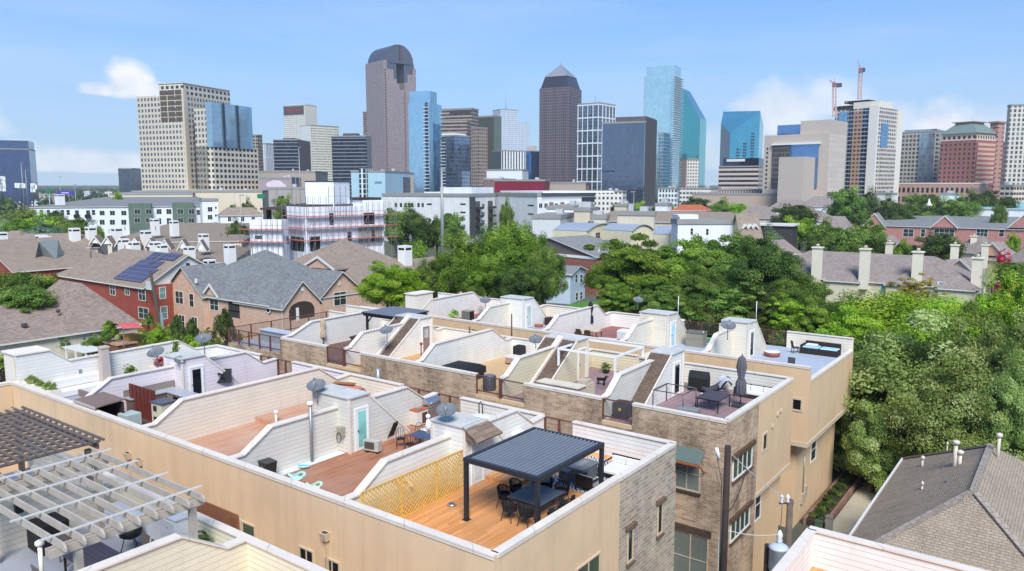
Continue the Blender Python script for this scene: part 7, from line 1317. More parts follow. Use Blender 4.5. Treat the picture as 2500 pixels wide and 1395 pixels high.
t = thing('lean_to_shelter', 'brown roofed lean to shelter open to a dark inside by the front parapet', 'shelter', (-41.2, 18.6, ZD)); m = MB(); m.hexa([(-1.1, -.6, 1.45), (1.25, -.6, 1.45), (1.25, .95, 1.55), (-1.1, .95, 1.55), (-1.1, -.6, 1.52), (1.25, -.6, 1.52), (1.25, .95, 1.62), (-1.1, .95, 1.62)]); m.build('roof', plain('7d6a60', .8, .15), t); MB().box(-1.0, .82, 0, 1.2, .9, 1.44).box(-1.05, -.5, 0, -.98, .81, 1.44).build('wall', plain('3b2b28', .85, .2), t); MB().box(1.1, -.55, 0, 1.2, -.45, 1.44).build('post', plain('6b5148', .8), t); MB().box(-1.12, -.63, 1.4, 1.27, -.6, 1.53).build('fascia', plain('b9aca2', .7), t)
# white unit
t = thing('white_sofa', 'long white cushioned bench sofa by the white siding', 'sofa', (-49.3, 21.6, ZD), -math.pi*1.5); 
rb(-1.5, -.45, .0, 1.5, .45, .42, .05).build('seat', WCUSH, t); rb(-1.5, .3, .43, 1.5, .55, 1.0, .06).build('backrest', WCUSH, t); rb(1.52, -.4, 0, 1.7, .5, .7, .05).build('arm', plain('a9a5a2', .8), t)
t = thing('planter_hedge', 'row of clipped olive green shrubs in a planter behind the front parapet', 'planter', (-48.2, 18.75, ZD), -.0); MB().box(-1.9, -.35, 0, 1.9, .35, 1.2).build('planter_box', CREAM, t)
for k in range(6): crown(t, 'shrub', k, 'olive', (-1.6+k*.62, 0, 1.33), .3, .3, .26, k*1.3, 'shrub')
t = thing('flue_column', 'tall taupe square flue column before the white siding', 'column', (-49.35, 23.0, ZD)); m = MB(); m.hexa([(-.28, -.28, 0), (.28, -.28, 0), (.28, .28, 0), (-.28, .28, 0), (-.22, -.22, 2.55), (.22, -.22, 2.55), (.22, .22, 2.55), (-.22, .22, 2.55)]); m.build('shaft', plain('b8a89e', .8, .06), t); MB().box(-.27, -.27, 2.552, .27, .27, 2.66).build('cap', plain('bdaea4', .8), t)
def potted(name, lb, loc, r, h, k, mt, pot, hp=.4, sq=1., grp=None, box=None):
    t = thing(name, lb, 'potted plant', loc, 0, grp)
    if box: MB().box(-box[0], -box[1], 0, box[0], box[1], hp).build('planter_box', pot, t)
    else: MB().lathe([(r*.45, 0), (r*.6, hp), (r*.5, hp-.03)], n=14).build('pot', pot, t)
    crown(t, k, 3, mt, (0, 0, hp+h*.45), r, r*sq, h*.5, 1., 'foliage'); MB().tube((0, 0, hp-.05), (0, 0, hp+h*.5), .02, 5).build('stem', BARK, t); return t
TERR = plain('8f7f74', .8, .2); DKPOT = plain('2c2926', .7, .2)
potted('potted_plant', 'feathery green plant in a black pot right of the flue column', (-48.9, 24.4, ZD), .5, .95, 'loose', 'green', DKPOT); potted('planter', 'long white planter box with reddish maple below the satellite dish', (-48.6, 27.2, ZD), .6, .8, 'loose', 'gold', plain('d9cfc2', .7, .15), .9, box=(.6, 1.6)); potted('potted_plant', 'tall thin vine in the long white planter box', (-48.6, 27.4, ZD+.2), .3, 2., 'loose', 'green', TERR, .7); potted('potted_plant', 'rust leaved dwarf maple at the end of the white planter', (-48.5, 26.2, ZD+.3), .5, .7, 'loose', 'red', TERR, .6)
for k, (x, y, lb, mt) in enumerate(((10, 925, 'dark wooden trough with yellow green grass at the left edge', 'lime'), (38, 915, 'dark wooden trough with tall wispy plants at the left edge', 'gold'))): potted('planter', lb, at(x, y, ZD+.7), .75, 1.2, 'loose', mt, plain('3a2a26', .8, .2), .5, box=(.8, .5))
t = thing('spa_bath', 'white whirlpool bath next to the white bench sofa', 'bath', (-46.6, 22.0, ZD)); MB().box(-1., -.7, 0, 1., .7, .55).build('surround', WHITE, t); MB().lathe([(.55, .551), (.5, .57), (.05, .555)], n=18, sx=1.4).build('basin', plain('9aa39a', .3), t); m = MB(); m.box(-.9, -1.5, .3, 1.3, -1.38, .7); m.build('step_panel', plain('8b7a76', .7), t)
# second row: spa, pergola, umbrella, white chairs
t = thing('hot_tub', 'hot tub with a folded dark brown cover under the dark wood pergola', 'hot tub', (-44.9, 41.6, ZD), .1); MB().box(-1.1, -1.1, 0, 1.1, 1.1, .8).build('cabinet', planks('6f5f50', .12, .12, 'x'), t); rb(-1.18, -1.18, .802, 0., 1.18, .95, .05).build('cover', plain('4a2f2a', .6, .15), t, 'dark red brown cover half'); rb(.01, -1.18, .802, 1.18, 1.18, .93, .05).build('cover', plain('4a2f2a', .6, .15), t)
t = thing('pergola', 'dark stained wood pergola with flat panel top on the hot tub deck', 'pergola', (-44.3, 43.8, ZD), 0, None); DW = plain('33261f', .7, .2, 3.)
for sx in (-1, 1):
    for sy in (-1, 1): MB().box(sx*1.7-.08, sy*1.5-.08, 0, sx*1.7+.08, sy*1.5+.08, 2.3).build('post', DW, t); 
m = MB()
for sy in (-1, 1): m.box(-2.1, sy*1.5-.06, 2.302, 2.1, sy*1.5+.06, 2.5)
m.build('beam', DW, t); m = MB()
for k in range(12): x = -1.9+k*.345; m.box(x-.03, -1.9, 2.502, x+.03, 1.9, 2.62)
m.build('rafter', DW, t); MB().box(-2., -1.8, 2.623, 2., 1.8, 2.67).build('panel_top', plain('6d7078', .5, .08), t); m = MB()
for sx in (-1, 1): m.beam((sx*1.7, -1.5, 1.75), (sx*1.15, -1.5, 2.3), .08, .08)
m.build('knee_brace', DW, t)
def umbrella(name, lb, loc, h, mat, folds=9, base=True, z0=.75, r=.2):
    t = thing(name, lb, 'umbrella', loc); MB().tube((0, 0, 0), (0, 0, h), .025, 8).build('pole', IRON, t); m = MB(); zz = [z0, z0+.12, z0+(h-z0)*.3, z0+(h-z0)*.42, z0+(h-z0)*.7, h-.18, h]; rr = [r*.9, r*1.05, r*.95, r*.55, r*.95, r*.65, .03]; n = folds*4
    m.sheet([[((rad*(1+.22*math.cos(folds*2*math.pi*j/n)))*math.cos(2*math.pi*j/n), (rad*(1+.22*math.cos(folds*2*math.pi*j/n)))*math.sin(2*math.pi*j/n), z) for j in range(n+1)] for z, rad in zip(zz, rr)]); m.build('canopy', mat, t); MB().lathe([(.02, h), (.03, h+.05), (.01, h+.1)], n=8).build('finial', IRON, t)
    MB().lathe([(r*.6, zz[3]-.02), (r*.66, zz[3]), (r*.6, zz[3]+.04)], n=12).build('tie_strap', mat, t)
    if base: MB().lathe([(.3, 0), (.3, .07), (.06, .1), (.05, .3)], n=14).build('base', IRON, t)
    return t
umbrella('umbrella', 'furled beige umbrella by the white wall of the hot tub deck', at(790, 846), 2.3, plain('b5a08a', .85, .1)); umbrella('umbrella', 'large furled grey umbrella on the mauve corner deck', (-15.3, 42.9, ZD), 3.05, plain('5b5a60', .85, .12), r=.27); umbrella('umbrella', 'furled navy umbrella above the rear row dining set', (-34.2, 57.6, ZD), 2.7, plain('1e2233', .85, .1), r=.22)
wc = iron_chair('white plastic chair by the mesh rail, nearest', (-42.3, 37.4, ZD), 2.4, WHITE, 'white_chair', 'white chairs on the hot tub deck'); dup(wc, (-41.9, 38.5, ZD), .7, 'white plastic chair beside the lime table'); dup(wc, (-43.1, 38.7, ZD), -.5, 'white plastic chair behind the lime table')
t = thing('patio_table', 'small table with a lime green top among the white chairs', 'table', (-42.5, 38.2, ZD)); MB().lathe([(.4, .6), (.42, .62), (.4, .64)], n=18).build('tabletop', plain('a9b85a', .5, .1), t); MB().tube((0, 0, 0), (0, 0, .6), .04, 8).build('pedestal', IRON, t)
t = thing('outdoor_counter', 'long grey counter with pale top on the railed terrace', 'counter', (-51.6, 38.4, ZD), .0); MB().box(-2.6, -.4, 0, 2.6, .4, .9).build('cabinet', plain('8f9193', .6, .1), t); MB().box(-2.7, -.5, .902, 2.7, .5, .97).build('countertop', plain('b8bbbf', .4, .08), t); iron_chair('white high backed terrace chair by the grey counter', (-52., 41.2, ZD), 1., WHITE, 'terrace_chair', None)
pole('steel_post', 'tall rusty brown post in the black spa deck', 1147, 885, 2.6, .06, plain('6b4a40', .7, .2), None, cat='post', grp='brown posts of the second row'); pole('steel_post', 'rusty brown post at the back corner of the tan deck', 1249, 856, 2.9, .06, plain('6b4a40', .7, .2), None, cat='post', grp='brown posts of the second row'); pole('steel_post', 'short brown capped post before the brown panelled door', 1029, 884, 1.3, .06, plain('8a6f66', .7, .15), plain('8a4b35', .6), cat='post', grp='brown posts of the second row')
t = thing('covered_spa', 'spa under a black fitted cover on the tan deck', 'hot tub', (-32.6, 38.2, ZD), .05); MB().box(-1.1, -1.1, 0, 1.1, 1.1, .7).build('cabinet', plain('2a2a2c', .7), t); m = MB(); f4 = lambda i, z: [(-1.2+i, -1.2+i, z), (1.2-i, -1.2+i, z), (1.2-i, 1.2-i, z), (-1.2+i, 1.2-i, z)]; L = [f4(0, .35), f4(0, .78), f4(.3, .95), f4(1., 1.02)]
for a, b in zip(L[:-1], L[1:]):
    for k in range(4): m.face([a[k], a[(k+1) % 4], b[(k+1) % 4], b[k]])
m.face(L[-1]); m.build('cover', plain('1f1f21', .7, .15), t)
t = thing('cushion_box', 'pink topped box bench with orange feet by the cream wall', 'bench', at(1258, 890)); MB().box(-.6, -.4, .12, .6, .4, .5).build('box', plain('a98a82', .7), t); MB().box(-.62, -.42, .502, .62, .42, .6).build('cushion', plain('d9d0cc', .8), t); MB().box(-.6, -.4, 0, -.5, .4, .118).box(.5, -.4, 0, .6, .4, .118).build('feet', plain('a8603a', .7), t); t = thing('covered_chair', 'chair under a black cover at the foot of the shingled slope', 'chair', at(1268, 873)); rb(-.35, -.35, 0, .35, .35, .95, .12).build('cover', plain('222326', .7), t)
# white frame, stone kitchen
t = thing('open_pergola', 'bare white metal pergola frame without a roof', 'pergola', (-24.4, 42.2, ZD), 0, None, True); WF = plain('e6e6e6', .45, .04); x0, x1, y0, y1 = -26.3, -22.2, 40.4, 44.
for px, py in ((x0, y0), (x1, y0), (x0, y1), (x1, y1)): MB().box(px-.06, py-.06, ZD, px+.06, py+.06, ZD+2.4).build('post', WF, t)
MB().box(x0-.06, y0-.06, ZD+2.402, x1+.06, y0+.06, ZD+2.52).box(x0-.06, y1-.06, ZD+2.402, x1+.06, y1+.06, ZD+2.52).box(x0-.06, y0+.062, ZD+2.402, x0+.06, y1-.062, ZD+2.52).box(x1-.06, y0+.062, ZD+2.402, x1+.06, y1-.062, ZD+2.52).build('top_frame', WF, t)
STK = masonry('c9bca6', 'a8977f', 'd8cfc0', .3, .09, .0, ms=.012, blotch=.5)
t = thing('outdoor_kitchen', 'stacked stone outdoor kitchen with pale worktop behind the stone parapet', 'outdoor kitchen', (-24.6, 38.2, ZD), .0); MB().box(-1.4, -.5, 0, 1.4, .3, .9).box(.7, .302, 0, 1.4, 1.5, .9).build('stone_base', STK, t); MB().box(-1.5, -.58, .902, 1.5, .36, .97).build('worktop', plain('d6cbb6', .5, .1), t); MB().box(-.5, -.51, .2, .5, -.501, .75).build('dark_opening', BLACK, t); MB().box(-1.3, -1.1, .72, -.3, -.6, .78).build('side_shelf', plain('cfd0d0', .5), t); MB().box(.8, .5, .902, 1.35, 1.2, 1.15).build('stone_upstand', STK, t)
t = thing('stone_chimney', 'square stacked stone fireplace with cream cap beside the shingled slope', 'fireplace', (-21.6, 44.6, ZD)); MB().box(-.8, -.7, 0, .8, .7, 1.75).build('stone_stack', STK, t); MB().box(-.9, -.8, 1.752, .9, .8, 1.88).build('cap', plain('d8cbb4', .7), t)
potted('potted_plant', 'tuft of grass plant under the white metal frame', (-25.6, 45.3, ZD), .4, .6, 'loose', 'mid', DKPOT, .2); t = thing('dog_statue', 'black dog shaped statue beyond the stone kitchen', 'statue', at(1468, 940)); MB().path([(-.3, 0, .35), (.25, 0, .4), (.35, 0, .6), (.5, 0, .6)], [.1, .12, .08, .04], 8).build('body', IRON, t)
for sx in (-.22, .2):
    for sy in (-.07, .07): MB().tube((sx, sy, .35), (sx, sy, 0), .03, 6).build('leg', IRON, t)
# mauve corner deck
t = thing('dining_table', 'dark slatted table on thin black legs on the mauve deck', 'table', (-16.45, 41.7, ZD), 0); m = MB()
for k in range(8): m.box(-.68+k*.172, -.95, .72, -.68+k*.172+.164, .95, .75)
m.build('tabletop', plain('4a4348', .5, .12), t); MB().box(-.66, -.93, .66, .66, .93, .718).build('apron', IRON, t)
for sx in (-1, 1):
    for sy in (-1, 1): MB().box(sx*.62-.025, sy*.88-.025, 0, sx*.62+.025, sy*.88+.025, .658).build('leg', IRON, t)
t = thing('handrail', 'dark steel handrail frame standing on the mauve deck', 'railing', (-18.4, 40.6, ZD)); STL = plain('5f5c5c', .4, .1, metal=.5); m = MB(); P4 = [(-.9, -.9), (-.9, .9), (.95, .9), (.95, -.9)]
for x, y in P4: m.tube((x, y, 0), (x, y, 1.05), .03, 8)
for a, b in ((0, 1), (1, 2), (2, 3), (3, 0)): m.tube(P4[a]+(1.05,), P4[b]+(1.05,), .03, 8)
m.build('rail', STL, t)
t = thing('covered_grill', 'grill under a black cover by the last stair house', 'grill', (-18.7, 44.9, ZD), .1); m = MB(); m.prism([(-.35, 0), (.35, 0), (.35, .85), (.15, 1.2), (-.15, 1.2), (-.35, .85)], 'x', -.6, .6); m.build('cover', plain('1d1d1f', .7, .15), t)
t = thing('lounge_chair', 'white framed swing lounger with grey cover by the siding', 'lounger', (-17.6, 44.9, ZD), .6); m = MB(); m.path([(-.9, 0, .3), (-.5, 0, .15), (.1, 0, .35), (.8, 0, 1.)], [.12, .2, .22, .1], 10); m.build('shell', plain('3a3a3e', .7), t); m = MB(); m.sheet([[(.1+.9*i/5, -.6+1.2*j/5, .45+.5*math.sin(i*.6)+.15*math.sin(j*1.3)) for j in range(6)] for i in range(6)]); m.build('grey_cover', plain('b9b8c4', .8, .08), t); m = MB(); m.path([(-1., -.35, .05), (-.3, -.4, .02), (.9, -.35, .05)], .04, 6); m.path([(-1., .35, .05), (-.3, .4, .02), (.9, .35, .05)], .04, 6); m.build('frame', WHITE, t)
sofa('patio_sofa', 'low black sofa with white cushions behind the large furled umbrella', (-15.2, 45.2, ZD), 0, 2.4, 3, IRON, WCUSH, IRON, .8); sofa('patio_sofa', 'white cushioned sofa end by the corner parapet of the mauve deck', (-14.0, 43.6, ZD), -math.pi/2, 1.8, 2, IRON, WCUSH, IRON, .75)
for k, (x, y) in enumerate(((1668, 1000), (1692, 1003))): t = thing('ottoman', ('grey cushioned ottoman by the handrail, left one', 'grey cushioned ottoman by the handrail, right one')[k], 'ottoman', at(x, y, ZD+.25)[:2]+(ZD,), .1, 'grey ottomans'); rb(-.35, -.3, .05, .35, .3, .4, .06).build('cushion', plain('7d7f80', .8, .08), t); MB().box(-.33, -.28, 0, .33, .28, .05).build('base', IRON, t)
t = thing('parasol_weight', 'square black weight under the large furled umbrella', 'weight', (-15.3, 42.9, ZD)); MB().box(-.4, -.4, .0, .4, .4, .14).build('weight', plain('3a3a3d', .6), t); t = thing('deck_cover', 'black equipment cover in front of the shingled slope', 'cover', at(1575, 1005)); MB().box(-.45, -.35, 0, .45, .35, .25).build('cover', BLACK, t)
# rear row
t = thing('dining_table', 'pale topped dining table on the wine red deck', 'table', (-32.6, 54.9, ZD)); MB().box(-.9, -.5, .72, .9, .5, .76).build('tabletop', plain('c9b99c', .6, .1), t)
for sx in (-1, 1):
    for sy in (-1, 1): MB().box(sx*.82-.03, sy*.42-.03, 0, sx*.82+.03, sy*.42+.03, .718).build('leg', DARKBR, t)
def wick_chair(lb, loc, rz, grp='brown wicker chairs on the wine red deck', mat=None):
    t = thing('wicker_chair', lb, 'chair', loc, rz, grp); mt = mat or plain('4a372f', .8, .3, 20.); MB().box(-.26, -.26, .38, .26, .26, .44).build('seat', mt, t); m = MB(); m.beam((0, .24, .44), (0, .34, .95), .5, .035); m.build('backrest', mt, t)
    for sx in (-1, 1):
        for sy in (-1, 1): MB().box(sx*.23-.02, sy*.23-.02, 0, sx*.23+.02, sy*.23+.02, .378).build('leg', mt, t)
    return t
w0 = wick_chair('brown chair before the pale topped table, left one', (-33.1, 54.1, ZD), math.pi); dup(w0, (-32.2, 54.1, ZD), math.pi, 'brown chair before the pale topped table, right one'); dup(w0, (-33.9, 55., ZD), math.pi/2, 'brown chair at the left end of the pale topped table'); wick_chair('dark chair beside the wicker sofa, rear corner deck', (-17.1, 59.6, ZD), 2.2, None); wick_chair('grey high backed chair at the front parapet of the rear corner deck', (-15.6, 53.2, ZD), 0., None, plain('3f4245', .7))
t = thing('covered_grill', 'silver covered grill next to the wine red deck table', 'grill', (-29.6, 55.7, ZD)); rb(-.7, -.4, 0, .7, .4, 1.05, .2).build('cover', plain('d3d3d2', .6, .05), t); t = thing('covered_chair', 'white folded loungers in a heap by the pale topped table', 'lounger', (-30.6, 54.2, ZD), .2); rb(-.8, -.35, .1, .8, .35, .4, .08).build('cushion', plain('cfcdc8', .8), t); MB().box(-.8, -.35, 0, .8, .35, .098).build('frame', plain('9c7a66', .7), t)
tag(MB().face([(-26.2, 59.2, ZD+.012), (-25.0, 58.6, ZD+.012), (-23.0, 59.6, ZD+.012), (-22.6, 60.8, ZD+.012), (-24.0, 61.1, ZD+.012), (-26., 60.6, ZD+.012)]).build('turf_mat', plain('3f7d35', .95, .15, 20.)), 'green putting turf mat on the pale blue deck', 'mat')
pole('flag_pole', 'thin white pole standing on the green turf deck', 1716, 848, 1.3, .02, WHITE, None, cat='pole'); pole('flag_pole', 'thin white pole behind the rear row at the dark trees', 1845, 800, 2.4, .03, WHITE, None, cat='pole'); pole('flag_pole', 'thin white pole by the bright tree behind the rear row', 1655, 785, 2.4, .03, WHITE, None, cat='pole')
t = thing('wicker_sofa', 'dark wicker sofa with pale blue covers in the rear corner', 'sofa', (-15.4, 60.2, ZD), 0); MB().box(-1.3, -.5, 0, 1.3, .5, .42).box(-1.3, .502, 0, 1.3, .62, .85).box(-1.42, -.5, 0, -1.302, .62, .65).build('frame', WICK, t); rb(-1.25, -.45, .425, -.1, .45, .58, .05).build('seat_cushion', plain('9fc3dc', .8, .1), t); rb(.0, -.45, .425, 1.25, .45, .55, .05).build('seat_cushion', plain('a9cbe0', .8, .1), t); rb(-1.1, -.2, .58, -.3, .35, .72, .05).build('pillow', WCUSH, t)
t = thing('fire_pit', 'round white topped fire pit on the rear corner deck', 'fire pit', (-18.2, 57.4, ZD)); MB().lathe([(.55, .0), (.6, .25), (.6, .32), (.5, .34)], n=20).build('bowl', plain('9c5a4a', .7), t); MB().lathe([(.58, .345), (.56, .37), (.05, .39)], n=20).build('lid', WHITE, t); tag(MB().box(-19.0, 55.0, ZD+.004, -16.2, 55.25, ZD+.12).build('timber_plank', plain('8f8f93', .7, .1)), 'grey timber plank lying on the rear corner deck', 'plank')
t = thing('bin', 'tall grey bin with black door on the wine red rear deck', 'bin', (-46.2, 55.2, ZD), .1); MB().box(-.45, -.4, 0, .45, .4, 1.).build('body', plain('6b6a68', .6), t); MB().box(-.48, -.43, 1.002, .48, .43, 1.06).build('lid', plain('a39a8c', .6), t); MB().box(.452, -.35, .1, .462, .35, .95).build('door', BLACK, t)
potted('potted_plant', 'broad leaved lime plant beside the tall grey bin', (-47.4, 54.6, ZD), .5, .8, 'shrub', 'lime', DKPOT, .3); potted('potted_plant', 'small plant in a round black pot on the wine red rear deck', (-44.2, 58.2, ZD), .3, .3, 'shrub', 'dark', DKPOT, .5); potted('potted_plant', 'weedy lime plant on the parapet behind the brown door', (-38.6, 46.9, ZD+.5), .6, .6, 'loose', 'lime', TERR, .3)
t = thing('storage_box', 'small wine red box beside the white stair house', 'box', (-38.9, 58.4, ZD)); MB().box(-.45, -.4, 0, .45, .4, .6).build('box', plain('3a1f22', .6), t); MB().box(-.48, -.43, .602, .48, .43, .66).build('lid', plain('4a2a2c', .6), t); t = thing('planter_tub', 'flat brick red plant tub by the white stair house', 'planter', (-39.2, 56.9, ZD)); MB().lathe([(.35, 0), (.4, .2), (.3, .22)], n=14).build('tub', plain('9c5a48', .7), t); t = thing('storage_shed', 'grey louvred storage shed by the cream stair house', 'shed', (-24.3, 57.5, ZD), .1); MB().box(-.7, -.5, 0, .7, .5, 1.1).build('body', planks('8b8578', .18, .1, 'x', .6), t); MB().box(-.75, -.55, 1.102, .75, .55, 1.18).build('lid', plain('6f6a60', .7), t)
t = thing('ladder_shelf', 'grey metal ladder shelf against the white siding of the rear row', 'shelf', (-29.4, 60.9, ZD)); m = MB()
for sx in (-.3, .3): m.box(sx-.02, -.15, 0, sx+.02, -.11, 1.2).box(sx-.02, .11, 0, sx+.02, .15, 1.2)
m.build('frame', GALV, t)
for z in (.3, .75, 1.15): MB().box(-.29, -.14, z, .29, .14, z+.03).build('shelf_board', GALV, t)
t = thing('wall_light', 'square grey wall light on the long white siding wall', 'wall light', (-49.87, 21.7, ZD+1.1)); MB().box(0, -.1, 0, .12, .1, .25).build('box', plain('8d9293', .6), t)
# scupper boxes on the tan wall
for k, (x, y, z, lb) in enumerate(((318, 1112, 9.6, 'beige rain scupper box on the tan wall, left of a pair'), (345, 1128, 9.55, 'beige rain scupper box on the tan wall, right of a pair'), (800, 1308, 9.55, 'beige rain scupper box on the tan wall near the small windows'), (37, 1000, 9.75, 'beige rain scupper box in the corner at the left edge'))):
    d = ray(x, y); q = CAM+d*((RY0-CAM[1])/d[1]); t = thing('scupper_box', lb, 'scupper box', (q[0], RY0-.002, q[2]-.15), 0, 'rain scupper boxes on the tan wall'); m = MB(); m.hexa([(-.13, -.2, 0), (.13, -.2, 0), (.13, 0, 0), (-.13, 0, 0), (-.18, -.28, .32), (.18, -.28, .32), (.18, 0, .32), (-.18, 0, .32)]); m.build('hopper', plain('c7b59c', .7, .08), t); MB().box(-.13, -.22, .321, .13, -.05, .326).build('opening', plain('4a4038', .8), t)
    if k != 1: MB().box(-.04, -.09, -3., .04, -.01, -.002).build('downpipe', plain('c7b08e', .7), t)
# weathered pergolas bottom left
GW = plain('b1a698', .85, .2, 2.5, streak=.25); BW = plain('6d625c', .85, .25, 2.5, streak=.3)
t = thing('pergola', 'weathered pale grey timber pergola with wide spaced rafters, bottom left', 'pergola', (-26, 11, ZD), 0, None, True); x0, x1, y0, y1 = -29.2, -22.2, 8.6, 13.3; zt = ZD+2.45
for px in (x0+.35, x1-.35):
    for py in (y0+.8, y1-.35): MB().box(px-.1, py-.1, ZD, px+.1, py+.1, zt-.002).build('post', GW, t)
for px in (x0+.35, x1-.35): MB().box(px-.13, y0, zt, px-.08, y1, zt+.26).box(px+.08, y0, zt, px+.13, y1, zt+.26).build('beam', GW, t)
for k in range(9): y = y0+.25+(y1-y0-.5)*k/8; MB().prism([(x0-.25, zt+.27), (x1+.25, zt+.27), (x1+.25, zt+.38), (x1+.1, zt+.5), (x0-.1, zt+.5), (x0-.25, zt+.38)], 'y', y-.03, y+.03).build('rafter', GW, t)
for k in range(4): x = x0+.5+(x1-x0-1.)*k/3; MB().box(x-.03, y0-.1, zt+.502, x+.03, y1+.1, zt+.55).build('top_batten', plain('c9c5bf', .7, .1), t)
t = thing('pergola', 'dark weathered brown pergola with close slatted roof, left edge', 'pergola', (-33.6, 12, ZD), 0, None, True); x0, x1, y0, y1 = -37.5, -30.4, 10., 13.75
for px in (x0+.3, x1-.3):
    for py in (y0+.3, y1-.3): MB().box(px-.1, py-.1, ZD, px+.1, py+.1, zt+.08).build('post', BW, t)
MB().box(x0, y0, zt+.082, x1, y0+.08, zt+.3).box(x0, y1-.08, zt+.082, x1, y1, zt+.3).build('beam', BW, t)
for k in range(13): y = y0-.1+(y1-y0+.2)*k/12; MB().box(x0-.2, y-.045, zt+.42, x1+.2, y+.045, zt+.5).build('roof_slat', BW, t)
for k in range(14): x = x0+.1+(x1-x0-.2)*k/13; MB().box(x-.025, y0-.1, zt+.3, x+.025, y1+.1, zt+.419).build('rafter', BW, t)
t = thing('slatted_table', 'dark slatted table below the grey pergola', 'table', (-25.4, 11.0, ZD), .0); m = MB()
for k in range(7): m.box(-.9, -.6+k*.175, .72, .9, -.6+k*.175+.165, .75)
m.build('tabletop', plain('4d4850', .6, .12), t)
for sx in (-1, 1):
    for sy in (-1, 1): MB().box(sx*.8-.03, sy*.5-.03, 0, sx*.8+.03, sy*.5+.03, .718).build('leg', IRON, t)
s0 = wick_chair('taupe sling chair beyond the slatted table, left one', (-25.0, 12.3, ZD), -.1, 'taupe sling chairs under the grey pergola', plain('6f625a', .7, .1)); dup(s0, (-24.3, 12.2, ZD), -.15, 'taupe sling chair beyond the slatted table, right one'); dup(s0, (-25.6, 9.7, ZD), math.pi, 'taupe sling chair before the slatted table'); dup(s0, (-27., 11., ZD), math.pi/2, 'taupe sling chair at the left end of the slatted table')
for x, y, w, d, h, lb in ((-25.0, 13.75, 1.1, .7, 1.25, 'white outdoor fridge unit by the far parapet of the grey pergola deck'), (-26.6, 13.5, 1.4, .7, .95, 'white kitchen cabinet under the grey pergola'), (-28.0, 13.3, 1., .8, .9, 'white appliance at the far left of the grey pergola deck')):
    t = thing('outdoor_cabinet', lb, 'cabinet', (x, y, ZD), 0, 'white outdoor cabinets under the grey pergola'); MB().box(-w/2, -d/2, 0, w/2, d/2, h).build('cabinet', plain('dfe0e2', .45, .05), t); MB().box(-w/2-.04, -d/2-.04, h+.002, w/2+.04, d/2+.04, h+.05).build('top', plain('c8cacc', .4, .05), t); MB().box(-w/2+.08, -d/2-.02, .1, w/2-.08, -d/2-.002, h-.1).build('door', plain('cfd0d2', .4), t)
t = thing('grill', 'black charcoal grill between the white cabinets', 'grill', (-26.0, 12.6, ZD)); MB().lathe([(.1, .5), (.36, .65), (.4, .82), (.34, .98), (.05, 1.08)], n=16).build('kettle', IRON, t)
for k in range(3): a = k*2.1; MB().tube((.2*math.cos(a), .2*math.sin(a), .55), (.35*math.cos(a), .35*math.sin(a), 0), .02, 6).build('leg', IRON, t)
t = thing('wall_speaker', 'black speaker on the cream siding at the left edge', 'speaker', (-29.42, 10.4, ZD+1.35)); rb(0, -.12, 0, .18, .12, .36, .03).build('cabinet', IRON, t); t = thing('covered_grill', 'tall black covered grill against the siding under the grey pergola', 'grill', (-28.6, 11., ZD)); rb(-.5, -.5, 0, .5, .5, 1.15, .1).build('cover', plain('1f1f20', .7), t)
for k, (x, y, lb) in enumerate(((-24.9, 14.0, 'green plants at the foot of the red brown trellis'), (-23.4, 14.0, 'spiky green plant in front of the red brown trellis'))): potted('potted_plant', lb, (x, y-.25, ZD), .4, .8, 'loose', 'mid', DKPOT, .35)
# roof of the hip house at the lower right, with its pipes
HIPR = shingle('a0917f', .16, .3, .14, .35)
h = ahouse('hip_roof_house', 'house under a big grey brown shingled hip roof, lower right', -7.2, 1., 35, 50.8, 6.6, 9.3, 'y', 4.1, 4.1, BEI_, HIPR, over=.7); wing(h, .0, 11, 42.2, 51, 6.6, 9.05, 'x', 3.9, 3.9, BEI_, HIPR, over=.7); wing(h, -.5, 9, 32, 40.5, 6.4, 8.6, 'x', 3.9, 3.9, BEI_, HIPR, over=.6)
m = MB()
for a, b in (((-7.9, 34.3, 6.18), (-3.1, 39.1, 9.34)), ((-7.9, 51.5, 6.18), (-3.1, 46.7, 9.34)), ((-3.1, 39., 9.34), (-3.1, 46.8, 9.34)), ((-3.1, 39.1, 9.34), (1.7, 34.3, 6.18))): m.beam(a, b, .32, .09)
m.build('ridge_cap', shingle('9a8e82', .2, .3, .3), h)
MB().box(-8.03, 34.3, 5.98, -7.93, 51.5, 6.2).build('gutter', plain('d5d2cc', .5), h)
for x, y, hgt, r, z in ((2330, 1140, 1.3, .1, 8.3), (2342, 1142, .8, .09, 8.3), (2436, 1115, 1.1, .08, 9.1), (2252, 1132, .3, .06, 7.3), (2312, 1102, .4, .03, 7.9), (2250, 1210, .6, .04, 7.3)):
    p = at(x, y, z); m = MB().tube((p[0], p[1], p[2]-.5), (p[0], p[1], p[2]+hgt), r, 10).lathe([(r*1.8, hgt-.05), (r*1.9, hgt+.1), (r*.5, hgt+.16)], p, 10); m.build('vent_pipe', plain('cfc3b4', .6, .15), h)
p = at(2322, 1180, 8.3); MB().rbox((p[0], p[1], p[2]), .45, .3, .14, .3).build('roof_vent', GALV, h)
